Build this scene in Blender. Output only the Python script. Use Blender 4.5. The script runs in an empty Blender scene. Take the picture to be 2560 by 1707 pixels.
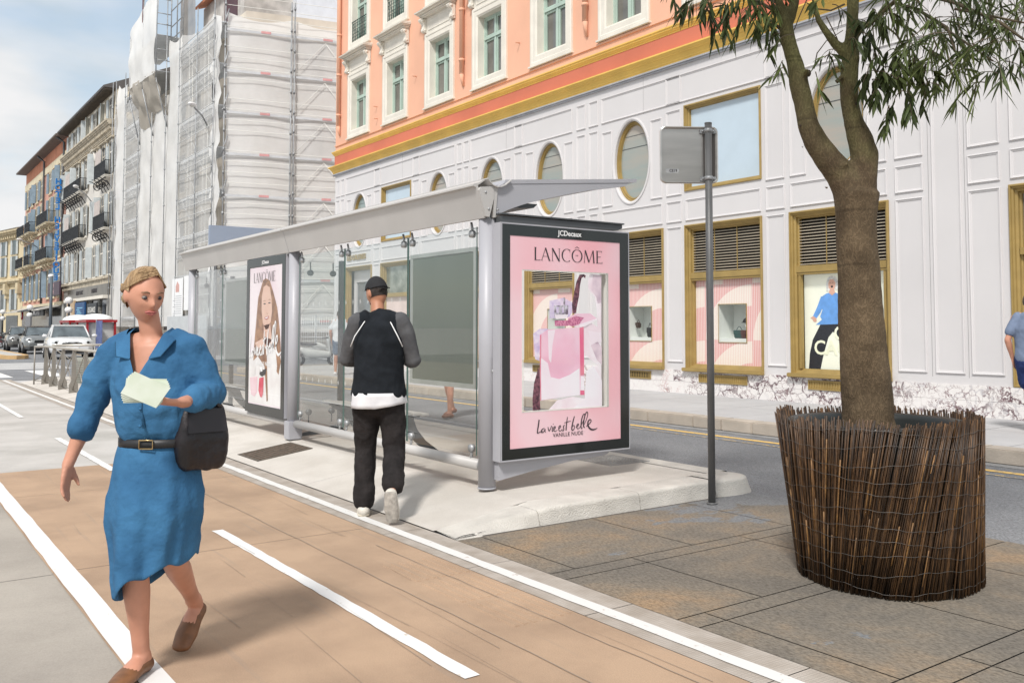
import bpy, bmesh, math, random
from mathutils import Vector, Matrix, noise
PI=math.pi; R=math.radians
random.seed(7)
scene=bpy.context.scene
# ---------------------------------------------------------------- camera (world: +X runs up the street, -Y is the shop side, metres)
YAW,PITCH,ROLL=R(-36.6268),R(2.9471),R(-0.0587)
CAMZ=1.45
fw=Vector((math.cos(YAW)*math.cos(PITCH),math.sin(YAW)*math.cos(PITCH),math.sin(PITCH)))
rt=fw.cross(Vector((0,0,1))).normalized(); up=rt.cross(fw)
rt2=rt*math.cos(ROLL)+up*math.sin(ROLL); up2=up*math.cos(ROLL)-rt*math.sin(ROLL)
cam=bpy.data.cameras.new('camera'); camo=bpy.data.objects.new('camera',cam); scene.collection.objects.link(camo)
M3=Matrix((rt2,up2,-fw)).transposed(); camo.matrix_world=Matrix.Translation((0,0,CAMZ))@M3.to_4x4()
cam.sensor_width=36; cam.lens=2275.94/2560*36; cam.shift_x=-(1358.54-1280)/2560; cam.shift_y=(699.97-853.5)/2560
cam.clip_start=0.05; cam.clip_end=2000
scene.camera=camo
def at(x,y,d):
    """a point seen at photo pixel (2560 wide) at depth d - used to take measurements over from the photograph"""
    return Vector((0,0,CAMZ))+d*(rt2*((x-1358.54)/2275.94)-up2*((y-699.97)/2275.94)+fw)
# ---------------------------------------------------------------- sky, sun, exposure
SUN_EL,SUN_AZ=R(49),R(128)      # azimuth measured from +X towards +Y
w=bpy.data.worlds.new('World'); scene.world=w; w.use_nodes=True
nt=w.node_tree; nt.nodes.clear()
o=nt.nodes.new('ShaderNodeOutputWorld'); bg=nt.nodes.new('ShaderNodeBackground'); bg.inputs[1].default_value=0.10
sky=nt.nodes.new('ShaderNodeTexSky'); sky.sky_type='NISHITA'; sky.sun_disc=False; sky.sun_elevation=SUN_EL; sky.sun_rotation=R(90)-SUN_AZ
sky.altitude=20; sky.air_density=1.0; sky.dust_density=1.5
tc=nt.nodes.new('ShaderNodeTexCoord'); mp=nt.nodes.new('ShaderNodeMapping'); mp.inputs['Scale'].default_value=(1.0,1.0,2.6)
n1=nt.nodes.new('ShaderNodeTexNoise'); n1.inputs['Scale'].default_value=3.2; n1.inputs['Detail'].default_value=8; n1.inputs['Roughness'].default_value=.52; n1.inputs['Distortion'].default_value=.25
rp=nt.nodes.new('ShaderNodeValToRGB'); rp.color_ramp.elements[0].position=.27; rp.color_ramp.elements[1].position=.52
rp.color_ramp.elements[0].color=(.42,.42,.42,1); rp.color_ramp.elements[1].color=(1,1,1,1)
n2=nt.nodes.new('ShaderNodeTexNoise'); n2.inputs['Scale'].default_value=3.1; n2.inputs['Detail'].default_value=5
rp2=nt.nodes.new('ShaderNodeValToRGB'); rp2.color_ramp.elements[0].color=(6.1,6.9,7.5,1); rp2.color_ramp.elements[1].color=(9.1,9.1,9.15,1)
rp2.color_ramp.elements[0].position=.38; rp2.color_ramp.elements[1].position=.56
mx=nt.nodes.new('ShaderNodeMixRGB')
sb=nt.nodes.new('ShaderNodeMixRGB'); sb.blend_type='MULTIPLY'; sb.inputs[0].default_value=1; sb.inputs[2].default_value=(2.3,2.3,2.15,1)
L=nt.links.new
L(tc.outputs['Generated'],mp.inputs[0]); L(mp.outputs[0],n1.inputs[0]); L(mp.outputs[0],n2.inputs[0]); L(n1.outputs[0],rp.inputs[0]); L(n2.outputs[0],rp2.inputs[0])
L(sky.outputs[0],sb.inputs[1]); L(rp.outputs[0],mx.inputs[0]); L(sb.outputs[0],mx.inputs[1]); L(rp2.outputs[0],mx.inputs[2]); L(mx.outputs[0],bg.inputs[0]); L(bg.outputs[0],o.inputs[0])
sl=bpy.data.lights.new('sun','SUN'); sl.energy=3.5; sl.angle=R(9); sl.color=(1,.965,.92)
so=bpy.data.objects.new('sun',sl); scene.collection.objects.link(so)
sd=Vector((math.cos(SUN_EL)*math.cos(SUN_AZ),math.cos(SUN_EL)*math.sin(SUN_AZ),math.sin(SUN_EL)))
so.rotation_euler=(-sd).to_track_quat('-Z','Y').to_euler()
vs=scene.view_settings; vs.view_transform='Standard'; vs.look='None'; vs.gamma=1; vs.exposure=-0.02
scene.render.engine='CYCLES'
# ---------------------------------------------------------------- helpers
COL=scene.collection
class MB:
    """collects faces, builds one mesh object"""
    def __init__(s): s.v=[]; s.f=[]; s.m=[]; s.cur=0; s.sm=set()
    def add(s,vs,fs,smooth=False):
        b=len(s.v); s.v+= [tuple(p) for p in vs]
        for f in fs:
            if smooth: s.sm.add(len(s.f))
            s.f.append(tuple(b+i for i in f)); s.m.append(s.cur)
        return b
    def box(s,x0,x1,y0,y1,z0,z1):
        if x0>x1:x0,x1=x1,x0
        if y0>y1:y0,y1=y1,y0
        if z0>z1:z0,z1=z1,z0
        s.add([(x0,y0,z0),(x1,y0,z0),(x1,y1,z0),(x0,y1,z0),(x0,y0,z1),(x1,y0,z1),(x1,y1,z1),(x0,y1,z1)],
              [(0,3,2,1),(4,5,6,7),(0,1,5,4),(1,2,6,5),(2,3,7,6),(3,0,4,7)])
    def bbox(s,x0,x1,y0,y1,z0,z1,b=.004):
        """box with bevelled edges"""
        bm=bmesh.new(); bmesh.ops.create_cube(bm,size=1)
        for v in bm.verts: v.co=Vector(((x0+x1)/2+v.co.x*abs(x1-x0),(y0+y1)/2+v.co.y*abs(y1-y0),(z0+z1)/2+v.co.z*abs(z1-z0)))
        bmesh.ops.bevel(bm,geom=bm.edges[:],offset=b,segments=2,affect='EDGES'); s.addbm(bm)
    def addbm(s,bm,smooth=False,mat=None):
        bm.verts.ensure_lookup_table(); bm.verts.index_update()
        vs=[(mat@v.co if mat else v.co) for v in bm.verts]
        s.add(vs,[[v.index for v in f.verts] for f in bm.faces],smooth); bm.free()
    def quad(s,a,b,c,d): s.add([a,b,c,d],[(0,1,2,3)])
    def poly(s,pts): s.add(pts,[tuple(range(len(pts)))])
    def prism(s,pts,off):
        """flat polygon extruded by vector off"""
        n=len(pts); off=Vector(off); vs=[Vector(p) for p in pts]+[Vector(p)+off for p in pts]
        s.add(vs,[tuple(range(n))[::-1],tuple(range(n,2*n))]+[(i,(i+1)%n,n+(i+1)%n,n+i) for i in range(n)])
    def tube(s,pts,r,seg=10,cap=True,flat=None,ref=None):
        """pts polyline; r number or list; flat=(k) squashes along second axis (list ok)"""
        pts=[Vector(p) for p in pts]; n=len(pts)
        rs=r if isinstance(r,(list,tuple)) else [r]*n
        fl=flat if isinstance(flat,(list,tuple)) else [flat or 1]*n
        vs=[]; prev=None
        for i,p in enumerate(pts):
            t=(pts[min(i+1,n-1)]-pts[max(i-1,0)]).normalized()
            if ref is not None: a=(Vector(ref)-t*t.dot(Vector(ref)))
            else:
                a=prev-t*t.dot(prev) if prev is not None else t.orthogonal()
            if a.length<1e-6: a=t.orthogonal()
            a.normalize(); prev=a; b=t.cross(a)
            for k in range(seg):
                an=2*PI*k/seg; vs.append(p+a*(rs[i]*math.cos(an))+b*(rs[i]*fl[i]*math.sin(an)))
        fs=[(i*seg+k,i*seg+(k+1)%seg,(i+1)*seg+(k+1)%seg,(i+1)*seg+k) for i in range(n-1) for k in range(seg)]
        if cap: fs+= [tuple(range(seg))[::-1],tuple((n-1)*seg+k for k in range(seg))]
        s.add(vs,fs,True)
    def cyl(s,a,b,r,seg=12): s.tube([a,b],r,seg)
    def blob(s,pts,radii,seg=20,ref=(1,0,0)):
        """closed rounded loft: radii list of (ra along ref, rb across)"""
        P=[Vector(p) for p in pts]; rr=[q if isinstance(q,(tuple,list)) else (q,q) for q in radii]
        d0=(P[1]-P[0]).normalized(); d1=(P[-1]-P[-2]).normalized()
        pre=[];post=[]
        for a in (80,55,30):
            c=math.cos(R(a)); k=math.sin(R(a))*min(rr[0]); pre.append((P[0]-d0*k,(rr[0][0]*c,rr[0][1]*c)))
        for a in (30,55,80):
            c=math.cos(R(a)); k=math.sin(R(a))*min(rr[-1]); post.append((P[-1]+d1*k,(rr[-1][0]*c,rr[-1][1]*c)))
        L2=pre+list(zip(P,rr))+post
        s.tube([q[0] for q in L2],[q[1][0] for q in L2],seg,True,[q[1][1]/q[1][0] for q in L2],ref)
    def sphere(s,c,r,seg=16,sc=(1,1,1),rot=None):
        bm=bmesh.new(); bmesh.ops.create_uvsphere(bm,u_segments=seg,v_segments=max(8,seg*2//3),radius=1)
        M=Matrix.Translation(c)@(rot or Matrix.Identity(4))@Matrix.Diagonal((r*sc[0],r*sc[1],r*sc[2],1)); s.addbm(bm,True,M)
    def ring(s,x0,x1,z0,z1,prof,closed_in=False):
        """mitred frame in an XZ plane facing +Y: prof = [(inset,y),...]"""
        vs=[];n=len(prof)
        for i,y in prof: vs+=[(x0+i,y,z0+i),(x1-i,y,z0+i),(x1-i,y,z1-i),(x0+i,y,z1-i)]
        fs=[]
        for k in range(n-1):
            for j in range(4): fs.append((k*4+j,(k+1)*4+j,(k+1)*4+(j+1)%4,k*4+(j+1)%4))
        if closed_in: fs.append((4*(n-1)+3,4*(n-1)+2,4*(n-1)+1,4*(n-1)))
        s.add(vs,fs)
    def build(s,name,mat,parent=None,smooth=None,world=False):
        me=bpy.data.meshes.new(name)
        v=s.v
        if world and parent is not None:
            T=Matrix.Translation(parent.location)@parent.rotation_euler.to_matrix().to_4x4()
            if parent.parent is not None:
                pp=parent.parent; T=Matrix.Translation(pp.location)@pp.rotation_euler.to_matrix().to_4x4()@T
            T=T.inverted(); v=[T@Vector(p) for p in v]
        me.from_pydata([tuple(p) for p in v],[],s.f); me.validate(verbose=False)
        mats=mat if isinstance(mat,(list,tuple)) else [mat]
        for m in mats: me.materials.append(m)
        if len(me.polygons)==len(s.m):
            me.polygons.foreach_set('material_index',s.m)
            if s.sm: me.polygons.foreach_set('use_smooth',[i in s.sm for i in range(len(s.f))])
        if smooth: me.polygons.foreach_set('use_smooth',[True]*len(me.polygons))
        me.update()
        o=bpy.data.objects.new(name,me); COL.objects.link(o)
        if parent is not None: o.parent=parent
        return o
def thing(name,label,cat,loc=(0,0,0),rz=0,group=None):
    o=bpy.data.objects.new(name,None); COL.objects.link(o); o.empty_display_size=.1
    o.location=loc; o.rotation_euler=(0,0,rz); o['label']=label; o['category']=cat
    if group:o['group']=group
    return o
def tag(o,label,cat,group=None):
    o['label']=label;o['category']=cat
    if group:o['group']=group
    return o
def struct(o): o['kind']='structure'; return o
def base(o,loc):
    """move a mesh object's origin to loc, leaving its shape where it is"""
    loc=Vector(loc); o.data.transform(Matrix.Translation(-loc)); o.location=loc; return o
def children(o): return [c for c in bpy.data.objects if c.parent==o]
def dup(o,loc=None,rz=None,label=None,parent=None,kids=None):
    c=o.copy(); COL.objects.link(c)
    if parent is not None: c.parent=parent
    if loc is not None: c.location=loc
    if rz is not None: c.rotation_euler=(0,0,rz)
    if label: c['label']=label
    for ch in children(o): dup(ch,parent=c)
    return c
def bake(o):
    """apply an object's modifiers"""
    dg=bpy.context.evaluated_depsgraph_get(); dg.update()
    me=bpy.data.meshes.new_from_object(o.evaluated_get(dg)); old=o.data; o.modifiers.clear(); o.data=me
    for p in me.polygons:p.use_smooth=True
    return o
def remesh(o,vox,sm=3,fac=.5):
    m=o.modifiers.new('r','REMESH'); m.mode='VOXEL'; m.voxel_size=vox; m.use_smooth_shade=True
    if sm: q=o.modifiers.new('s','SMOOTH'); q.iterations=sm; q.factor=fac
    return bake(o)
def text_mesh(txt,size,ext=.002,align='CENTER',bold=0,space=1.0,shear=0):
    """lettering in the XY plane -> (verts,faces)"""
    cu=bpy.data.curves.new('t','FONT'); cu.body=txt; cu.size=size; cu.extrude=ext; cu.align_x=align; cu.align_y='CENTER'; cu.offset=bold; cu.space_character=space; cu.resolution_u=3; cu.shear=shear
    ob=bpy.data.objects.new('t',cu); COL.objects.link(ob)
    dg=bpy.context.evaluated_depsgraph_get(); dg.update()
    me=bpy.data.meshes.new_from_object(ob.evaluated_get(dg))
    vs=[v.co.copy() for v in me.vertices]; fs=[tuple(p.vertices) for p in me.polygons]
    bpy.data.objects.remove(ob); bpy.data.curves.remove(cu); bpy.data.meshes.remove(me)
    return vs,fs
def put_text(mb,txt,size,org,ux,uy,ext=.002,**k):
    """set lettering with its baseline direction ux and up direction uy at org"""
    vs,fs=text_mesh(txt,size,ext,**k); ux=Vector(ux).normalized(); uy=Vector(uy).normalized(); uz=ux.cross(uy); org=Vector(org)
    mb.add([org+ux*v.x+uy*v.y+uz*v.z for v in vs],fs)
def ribbon(mb,pts,ws,org,ux,uy,th=.001,smooth=0):
    """flat pen stroke: 2-D points, widths"""
    P=[Vector((p[0],p[1])) for p in pts]; W=list(ws) if isinstance(ws,(list,tuple)) else [ws]*len(P)
    for _ in range(smooth):
        Q=[P[0]];V=[W[0]]
        for i in range(len(P)-1):
            Q+= [P[i]*.75+P[i+1]*.25,P[i]*.25+P[i+1]*.75]; V+=[W[i]*.75+W[i+1]*.25,W[i]*.25+W[i+1]*.75]
        Q.append(P[-1]);V.append(W[-1]); P,W=Q,V
    ux=Vector(ux);uy=Vector(uy);uz=ux.cross(uy).normalized();org=Vector(org); n=len(P); vs=[]
    for i in range(n):
        t=P[min(i+1,n-1)]-P[max(i-1,0)]
        if t.length<1e-9:t=Vector((1,0))
        t.normalize(); nn=Vector((-t.y,t.x))*W[i]/2
        for q in (P[i]+nn,P[i]-nn): vs.append(org+ux*q.x+uy*q.y+uz*th)
    mb.add(vs,[(2*i+1,2*i+3,2*i+2,2*i) for i in range(n-1)])
# ---------------------------------------------------------------- materials
def newmat(name):
    m=bpy.data.materials.new(name); m.use_nodes=True; t=m.node_tree; b=t.nodes['Principled BSDF']; return m,t,b
def mat(name,col,rough=.6,metal=0,var=.12,scale=3,bump=0,bscale=40,col2=None,spec=None,island=0,detail=6,coat=0,stretch=None):
    m,t,b=newmat(name); N=t.nodes.new; l=t.links.new
    b.inputs['Roughness'].default_value=rough; b.inputs['Metallic'].default_value=metal
    if spec is not None: b.inputs['Specular IOR Level'].default_value=spec
    if coat: b.inputs['Coat Weight'].default_value=coat
    tc=N('ShaderNodeTexCoord'); src=tc.outputs['Object']
    if stretch:
        mpn=N('ShaderNodeMapping'); mpn.inputs['Scale'].default_value=stretch; l(src,mpn.inputs[0]); src=mpn.outputs[0]
    c2=col2 or tuple(max(0,c*(1-var)) for c in col); c1=col if col2 else tuple(min(1,c*(1+var*.6)) for c in col)
    nz=N('ShaderNodeTexNoise'); nz.inputs['Scale'].default_value=scale; nz.inputs['Detail'].default_value=detail; l(src,nz.inputs[0])
    rp=N('ShaderNodeValToRGB'); rp.color_ramp.elements[0].position=.34; rp.color_ramp.elements[1].position=.66
    rp.color_ramp.elements[0].color=(*c2,1); rp.color_ramp.elements[1].color=(*c1,1); l(nz.outputs[0],rp.inputs[0])
    out=rp.outputs[0]
    if island:
        g=N('ShaderNodeNewGeometry'); mr=N('ShaderNodeMapRange'); mr.inputs[3].default_value=1-island; mr.inputs[4].default_value=1+island; l(g.outputs['Random Per Island'],mr.inputs[0])
        mm=N('ShaderNodeVectorMath'); mm.operation='SCALE'; l(out,mm.inputs[0]); l(mr.outputs[0],mm.inputs['Scale']); out=mm.outputs[0]
    l(out,b.inputs['Base Color'])
    if bump:
        nb=N('ShaderNodeTexNoise'); nb.inputs['Scale'].default_value=bscale; nb.inputs['Detail'].default_value=4; l(src,nb.inputs[0])
        bp=N('ShaderNodeBump'); bp.inputs['Strength'].default_value=min(1,bump); bp.inputs['Distance'].default_value=.02; l(nb.outputs[0],bp.inputs['Height']); l(bp.outputs[0],b.inputs['Normal'])
    return m
def glass(name,tint=(.93,.97,.95),refl=1.0,rough=.01,alpha=1.0):
    m=bpy.data.materials.new(name); m.use_nodes=True; t=m.node_tree; t.nodes.clear(); N=t.nodes.new; l=t.links.new
    o=N('ShaderNodeOutputMaterial'); tr=N('ShaderNodeBsdfTransparent'); tr.inputs[0].default_value=(*tint,1)
    gl=N('ShaderNodeBsdfGlossy'); gl.inputs['Roughness'].default_value=rough; fr=N('ShaderNodeLayerWeight'); pw=N('ShaderNodeMath'); pw.operation='POWER'; pw.inputs[1].default_value=5; l(fr.outputs['Facing'],pw.inputs[0]); sc=N('ShaderNodeMath'); sc.operation='MULTIPLY_ADD'; sc.inputs[1].default_value=.92; sc.inputs[2].default_value=.035; l(pw.outputs[0],sc.inputs[0])
    mu=N('ShaderNodeMath'); mu.operation='MULTIPLY'; mu.inputs[1].default_value=refl; mu.use_clamp=True; l(sc.outputs[0],mu.inputs[0])
    mx=N('ShaderNodeMixShader'); l(mu.outputs[0],mx.inputs[0]); l(tr.outputs[0],mx.inputs[1]); l(gl.outputs[0],mx.inputs[2]); l(mx.outputs[0],o.inputs[0])
    return m
MT={}
MT['white_trim']=mat('white_trim',(.72,.68,.60),.7,var=.08,scale=2,bump=.1,bscale=25)
MT['panel']=mat('panel_grey',(.635,.615,.615),.42,var=.035,scale=.7,spec=.4)
MT['gold']=mat('gold_paint',(.36,.25,.085),.42,metal=.12,var=.12,scale=4)
MT['goldcorn']=mat('yellow_cornice',(.80,.52,.12),.6,var=.10,scale=1.5,bump=.05)
MT['pink']=mat('salmon_render',(.79,.44,.30),.85,var=.09,scale=.5,bump=.15,bscale=30,detail=8)
MT['pinkdk']=mat('brick_red_band',(.60,.18,.11),.8,var=.12,scale=.6,bump=.1)
MT['greenfr']=mat('pale_green_joinery',(.42,.53,.46),.5,var=.08)
MT['winglass']=mat('window_glass_dark',(.15,.145,.13),.04,var=.4,scale=1.2,spec=1.0)
MT['winglass_pale']=mat('window_glass_film',(.36,.42,.44),.06,var=.10,scale=1.0,spec=1.0)
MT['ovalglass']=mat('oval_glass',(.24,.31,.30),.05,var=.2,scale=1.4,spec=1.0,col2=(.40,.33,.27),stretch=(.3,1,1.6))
MT['bluepane']=mat('blue_film_pane',(.50,.60,.68),.15,var=.03)
MT['black']=mat('black_paint',(.012,.013,.013),.35,var=.2)
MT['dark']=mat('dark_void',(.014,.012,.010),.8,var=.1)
MT['iron']=mat('black_iron',(.014,.015,.018),.45,metal=.3,var=.3)
MT['steel']=mat('shelter_grey_paint',(.40,.40,.43),.42,metal=.0,var=.05,scale=2)
MT['steel_lt']=mat('shelter_light_paint',(.50,.485,.47),.45,metal=.0,var=.05,scale=2)
MT['steel_dk']=mat('dark_grey_metal',(.10,.105,.11),.45,metal=.4,var=.1)
MT['inox']=mat('brushed_steel',(.62,.60,.57),.28,metal=.9,var=.12,scale=5,stretch=(.4,.4,3))
MT['zinc']=mat('galvanised',(.42,.43,.44),.5,metal=.6,var=.2,scale=8)
MT['white']=mat('white_print',(.82,.82,.82),.5,var=.02)
MT['offwhite']=mat('off_white_print',(.78,.77,.72),.5,var=.02)
MT['ink']=mat('black_ink',(.03,.025,.03),.5,var=.05)
MT['kerb']=mat('kerb_concrete',(.60,.57,.52),.85,var=.18,scale=3,bump=.6,bscale=90,island=.05,detail=10)
MT['kerb_far']=mat('far_kerb_stone',(.44,.385,.325),.8,var=.15,scale=3,bump=.2,island=.1)
MT['joint']=mat('joint_dark',(.09,.08,.07),.9)
MT['rubber']=mat('rubber',(.015,.015,.016),.75,var=.2)
MT['red']=mat('red_paint',(.35,.015,.02),.4)
MT['blue']=mat('blue_paint',(.01,.10,.36),.45)
MT['skin']=mat('skin',(.56,.27,.18),.5,var=.10,scale=12)
MT['skin_tan']=mat('skin_tan',(.46,.21,.125),.5,var=.10,scale=12)
# ================================================================ the ground
def groundmat(name,c1,c2,spec_cols=None,big=.6,fine=120,bump=.4,rough=.85,streak=None,speck=0):
    """concrete / asphalt: broad stains + fine grain + optional streaks along X"""
    m,t,b=newmat(name); N=t.nodes.new; l=t.links.new; tc=N('ShaderNodeTexCoord'); src=tc.outputs['Object']
    b.inputs['Roughness'].default_value=rough; b.inputs['Specular IOR Level'].default_value=.25
    n1=N('ShaderNodeTexNoise'); n1.inputs['Scale'].default_value=big; n1.inputs['Detail'].default_value=9; n1.inputs['Roughness'].default_value=.6; l(src,n1.inputs[0])
    rp=N('ShaderNodeValToRGB'); rp.color_ramp.elements[0].position=.36; rp.color_ramp.elements[1].position=.62; rp.color_ramp.elements[0].color=(*c2,1); rp.color_ramp.elements[1].color=(*c1,1); l(n1.outputs[0],rp.inputs[0])
    out=rp.outputs[0]
    nf=N('ShaderNodeTexNoise'); nf.inputs['Scale'].default_value=fine; nf.inputs['Detail'].default_value=3; nf.inputs['Roughness'].default_value=.7; l(src,nf.inputs[0])
    mr=N('ShaderNodeMapRange'); mr.inputs[1].default_value=.3; mr.inputs[2].default_value=.7; mr.inputs[3].default_value=1-speck-.06; mr.inputs[4].default_value=1+speck+.06; l(nf.outputs[0],mr.inputs[0])
    mm=N('ShaderNodeVectorMath'); mm.operation='SCALE'; l(out,mm.inputs[0]); l(mr.outputs[0],mm.inputs['Scale']); out=mm.outputs[0]
    if streak:
        mp=N('ShaderNodeMapping'); mp.inputs['Scale'].default_value=(.35,9,1); mp.inputs['Rotation'].default_value=(0,0,R(3)); l(src,mp.inputs[0])
        ns=N('ShaderNodeTexNoise'); ns.inputs['Scale'].default_value=2.2; ns.inputs['Detail'].default_value=6; l(mp.outputs[0],ns.inputs[0])
        r2=N('ShaderNodeValToRGB'); r2.color_ramp.elements[0].position=.60; r2.color_ramp.elements[1].position=.70; r2.color_ramp.elements[0].color=(0,0,0,1); r2.color_ramp.elements[1].color=(.25,.25,.25,1); l(ns.outputs[0],r2.inputs[0])
        mx=N('ShaderNodeMixRGB'); mx.inputs[2].default_value=(*streak,1); l(r2.outputs[0],mx.inputs[0]); l(out,mx.inputs[1]); out=mx.outputs[0]
    l(out,b.inputs['Base Color'])
    bp=N('ShaderNodeBump'); bp.inputs['Strength'].default_value=bump; bp.inputs['Distance'].default_value=.004; l(nf.outputs[0],bp.inputs['Height']); l(bp.outputs[0],b.inputs['Normal'])
    return m
MT['asphalt']=groundmat('asphalt',(.235,.24,.25),(.18,.185,.195),big=.5,fine=75,bump=1,speck=.42)
MT['concrete']=groundmat('pale_concrete',(.52,.50,.475),(.40,.385,.36),big=.9,fine=130,bump=.3,speck=.03)
MT['concrete2']=groundmat('grey_concrete',(.40,.365,.32),(.32,.29,.255),big=1.1,fine=130,bump=.3,speck=.04)
MT['lane']=groundmat('tan_lane_coating',(.45,.315,.215),(.345,.24,.165),big=1.3,fine=170,bump=.45,speck=.08,streak=(.26,.22,.185))
MT['islandtop']=groundmat('island_concrete',(.60,.565,.52),(.50,.465,.42),big=1.4,fine=130,bump=.3,speck=.04)
MT['walk']=groundmat('pavement_grey',(.48,.475,.475),(.41,.405,.41),big=.7,fine=110,bump=.2,speck=.03)
# stained slabs: tan coating worn over grey
def slabmat():
    m,t,b=newmat('worn_tan_slabs'); N=t.nodes.new; l=t.links.new; tc=N('ShaderNodeTexCoord'); src=tc.outputs['Object']
    b.inputs['Roughness'].default_value=.9; b.inputs['Specular IOR Level'].default_value=.2
    n=N('ShaderNodeTexNoise'); n.inputs['Scale'].default_value=1.1; n.inputs['Detail'].default_value=12; n.inputs['Roughness'].default_value=.68; n.inputs['Distortion'].default_value=.3; l(src,n.inputs[0])
    r=N('ShaderNodeValToRGB'); e=r.color_ramp.elements; e[0].position=.40; e[0].color=(.185,.165,.14,1); e[1].position=.70; e[1].color=(.36,.25,.155,1)
    x=e.new(.50); x.color=(.225,.195,.158,1); x=e.new(.59); x.color=(.27,.215,.158,1); l(n.outputs[0],r.inputs[0])
    # grey-blue scuffed band near the kerb
    n2=N('ShaderNodeTexNoise'); n2.inputs['Scale'].default_value=1.6; n2.inputs['Detail'].default_value=10; n2.inputs['Roughness'].default_value=.7
    mp=N('ShaderNodeMapping'); mp.inputs['Scale'].default_value=(1.6,.8,1); mp.inputs['Location'].default_value=(3.1,7,0); l(src,mp.inputs[0]); l(mp.outputs[0],n2.inputs[0])
    sep=N('ShaderNodeSeparateXYZ'); l(src,sep.inputs[0])
    a=N('ShaderNodeMapRange'); a.inputs[1].default_value=4.3; a.inputs[2].default_value=5.0; l(sep.outputs['X'],a.inputs[0])
    q=N('ShaderNodeMapRange'); q.inputs[1].default_value=-3.9; q.inputs[2].default_value=-5.6; l(sep.outputs['Y'],q.inputs[0])
    mu=N('ShaderNodeMath'); mu.operation='MULTIPLY'; l(a.outputs[0],mu.inputs[0]); l(q.outputs[0],mu.inputs[1])
    ad=N('ShaderNodeMath'); ad.operation='MULTIPLY_ADD'; ad.inputs[1].default_value=.24; l(mu.outputs[0],ad.inputs[0]); l(n2.outputs[0],ad.inputs[2])
    g=N('ShaderNodeMapRange'); g.inputs[1].default_value=.665; g.inputs[2].default_value=.69; l(ad.outputs[0],g.inputs[0])
    mx=N('ShaderNodeMixRGB'); mx.inputs[2].default_value=(.215,.22,.225,1); l(g.outputs[0],mx.inputs[0]); l(r.outputs[0],mx.inputs[1])
    nf=N('ShaderNodeTexNoise'); nf.inputs['Scale'].default_value=70; nf.inputs['Detail'].default_value=4; nf.inputs['Roughness'].default_value=.75
    mp2=N('ShaderNodeMapping'); mp2.inputs['Scale'].default_value=(.5,1,1); mp2.inputs['Rotation'].default_value=(0,0,R(35)); l(src,mp2.inputs[0]); l(mp2.outputs[0],nf.inputs[0])
    mr=N('ShaderNodeMapRange'); mr.inputs[1].default_value=.36; mr.inputs[2].default_value=.6; mr.inputs[3].default_value=.60; mr.inputs[4].default_value=1.08; l(nf.outputs[0],mr.inputs[0])
    mm=N('ShaderNodeVectorMath'); mm.operation='SCALE'; l(mx.outputs[0],mm.inputs[0]); l(mr.outputs[0],mm.inputs['Scale']); l(mm.outputs[0],b.inputs['Base Color'])
    bp=N('ShaderNodeBump'); bp.inputs['Strength'].default_value=.5; bp.inputs['Distance'].default_value=.004; l(nf.outputs[0],bp.inputs['Height']); l(bp.outputs[0],b.inputs['Normal'])
    return m
MT['slab']=slabmat()
def linemat(name,c,wear,worn):
    m,t,b=newmat(name); N=t.nodes.new; l=t.links.new; tc=N('ShaderNodeTexCoord')
    n=N('ShaderNodeTexNoise'); n.inputs['Scale'].default_value=14; n.inputs['Detail'].default_value=9; n.inputs['Roughness'].default_value=.7; l(tc.outputs['Object'],n.inputs[0])
    r=N('ShaderNodeValToRGB'); e=r.color_ramp.elements; e[0].position=wear; e[0].color=(*worn,1); e[1].position=wear+.07; e[1].color=(*c,1); l(n.outputs[0],r.inputs[0]); l(r.outputs[0],b.inputs['Base Color'])
    b.inputs['Roughness'].default_value=.7; return m
MT['line']=linemat('white_road_paint',(.74,.73,.715),.31,(.5,.42,.33))
MT['lineemb']=linemat('white_paint_embossed',(.70,.69,.67),.34,(.48,.42,.36))
MT['yellow']=linemat('yellow_road_paint',(.72,.47,.14),.40,(.30,.25,.17))
MT['yellow2']=linemat('yellow_road_paint_worn',(.66,.45,.16),.52,(.20,.20,.20))

def sheet(name,x0,x1,y0,y1,z,m,nx=1,ny=1):
    b=MB()
    for i in range(nx):
        for j in range(ny):
            xa,xb=x0+(x1-x0)*i/nx,x0+(x1-x0)*(i+1)/nx; ya,yb=y0+(y1-y0)*j/ny,y0+(y1-y0)*(j+1)/ny
            b.quad((xa,ya,z),(xb,ya,z),(xb,yb,z),(xa,yb,z))
    return struct(b.build(name,m))
sheet('ground',-500,900,-500,500,-.016,MT['walk'])
sheet('road',-30,250,-9.68,-6.2,-.008,MT['asphalt'])
sheet('side_street',29.7,42.2,-120,-9.68,-.008,MT['asphalt'])
sheet('cross_street',29.0,42.2,-6.2,60,-.008,MT['asphalt'])
sheet('road_far',42.2,250,-6.2,-4.3,-.012,MT['asphalt'])
# concrete platform beside the cycle lane with joints (separate slabs laid with a gap)
b=MB()
for j,(ya,yb) in enumerate(((-.94,2.6),(2.6,6.2),(6.2,11))):
    for i in range(-3,8):
        b.quad((6.1+i*3.6+.004,ya+.004,-.004),(6.1+(i+1)*3.6-.004,ya+.004,-.004),(6.1+(i+1)*3.6-.004,yb-.004,-.004),(6.1+i*3.6+.004,yb-.004,-.004))
struct(b.build('plaza_paving',MT['concrete2']))
b=MB()
b.quad((10.62,-3.27,-.004),(29,-3.27,-.004),(29,-.945,-.004),(10.62,-.945,-.004))
struct(b.build('cycle_track_concrete',MT['concrete']))
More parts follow.
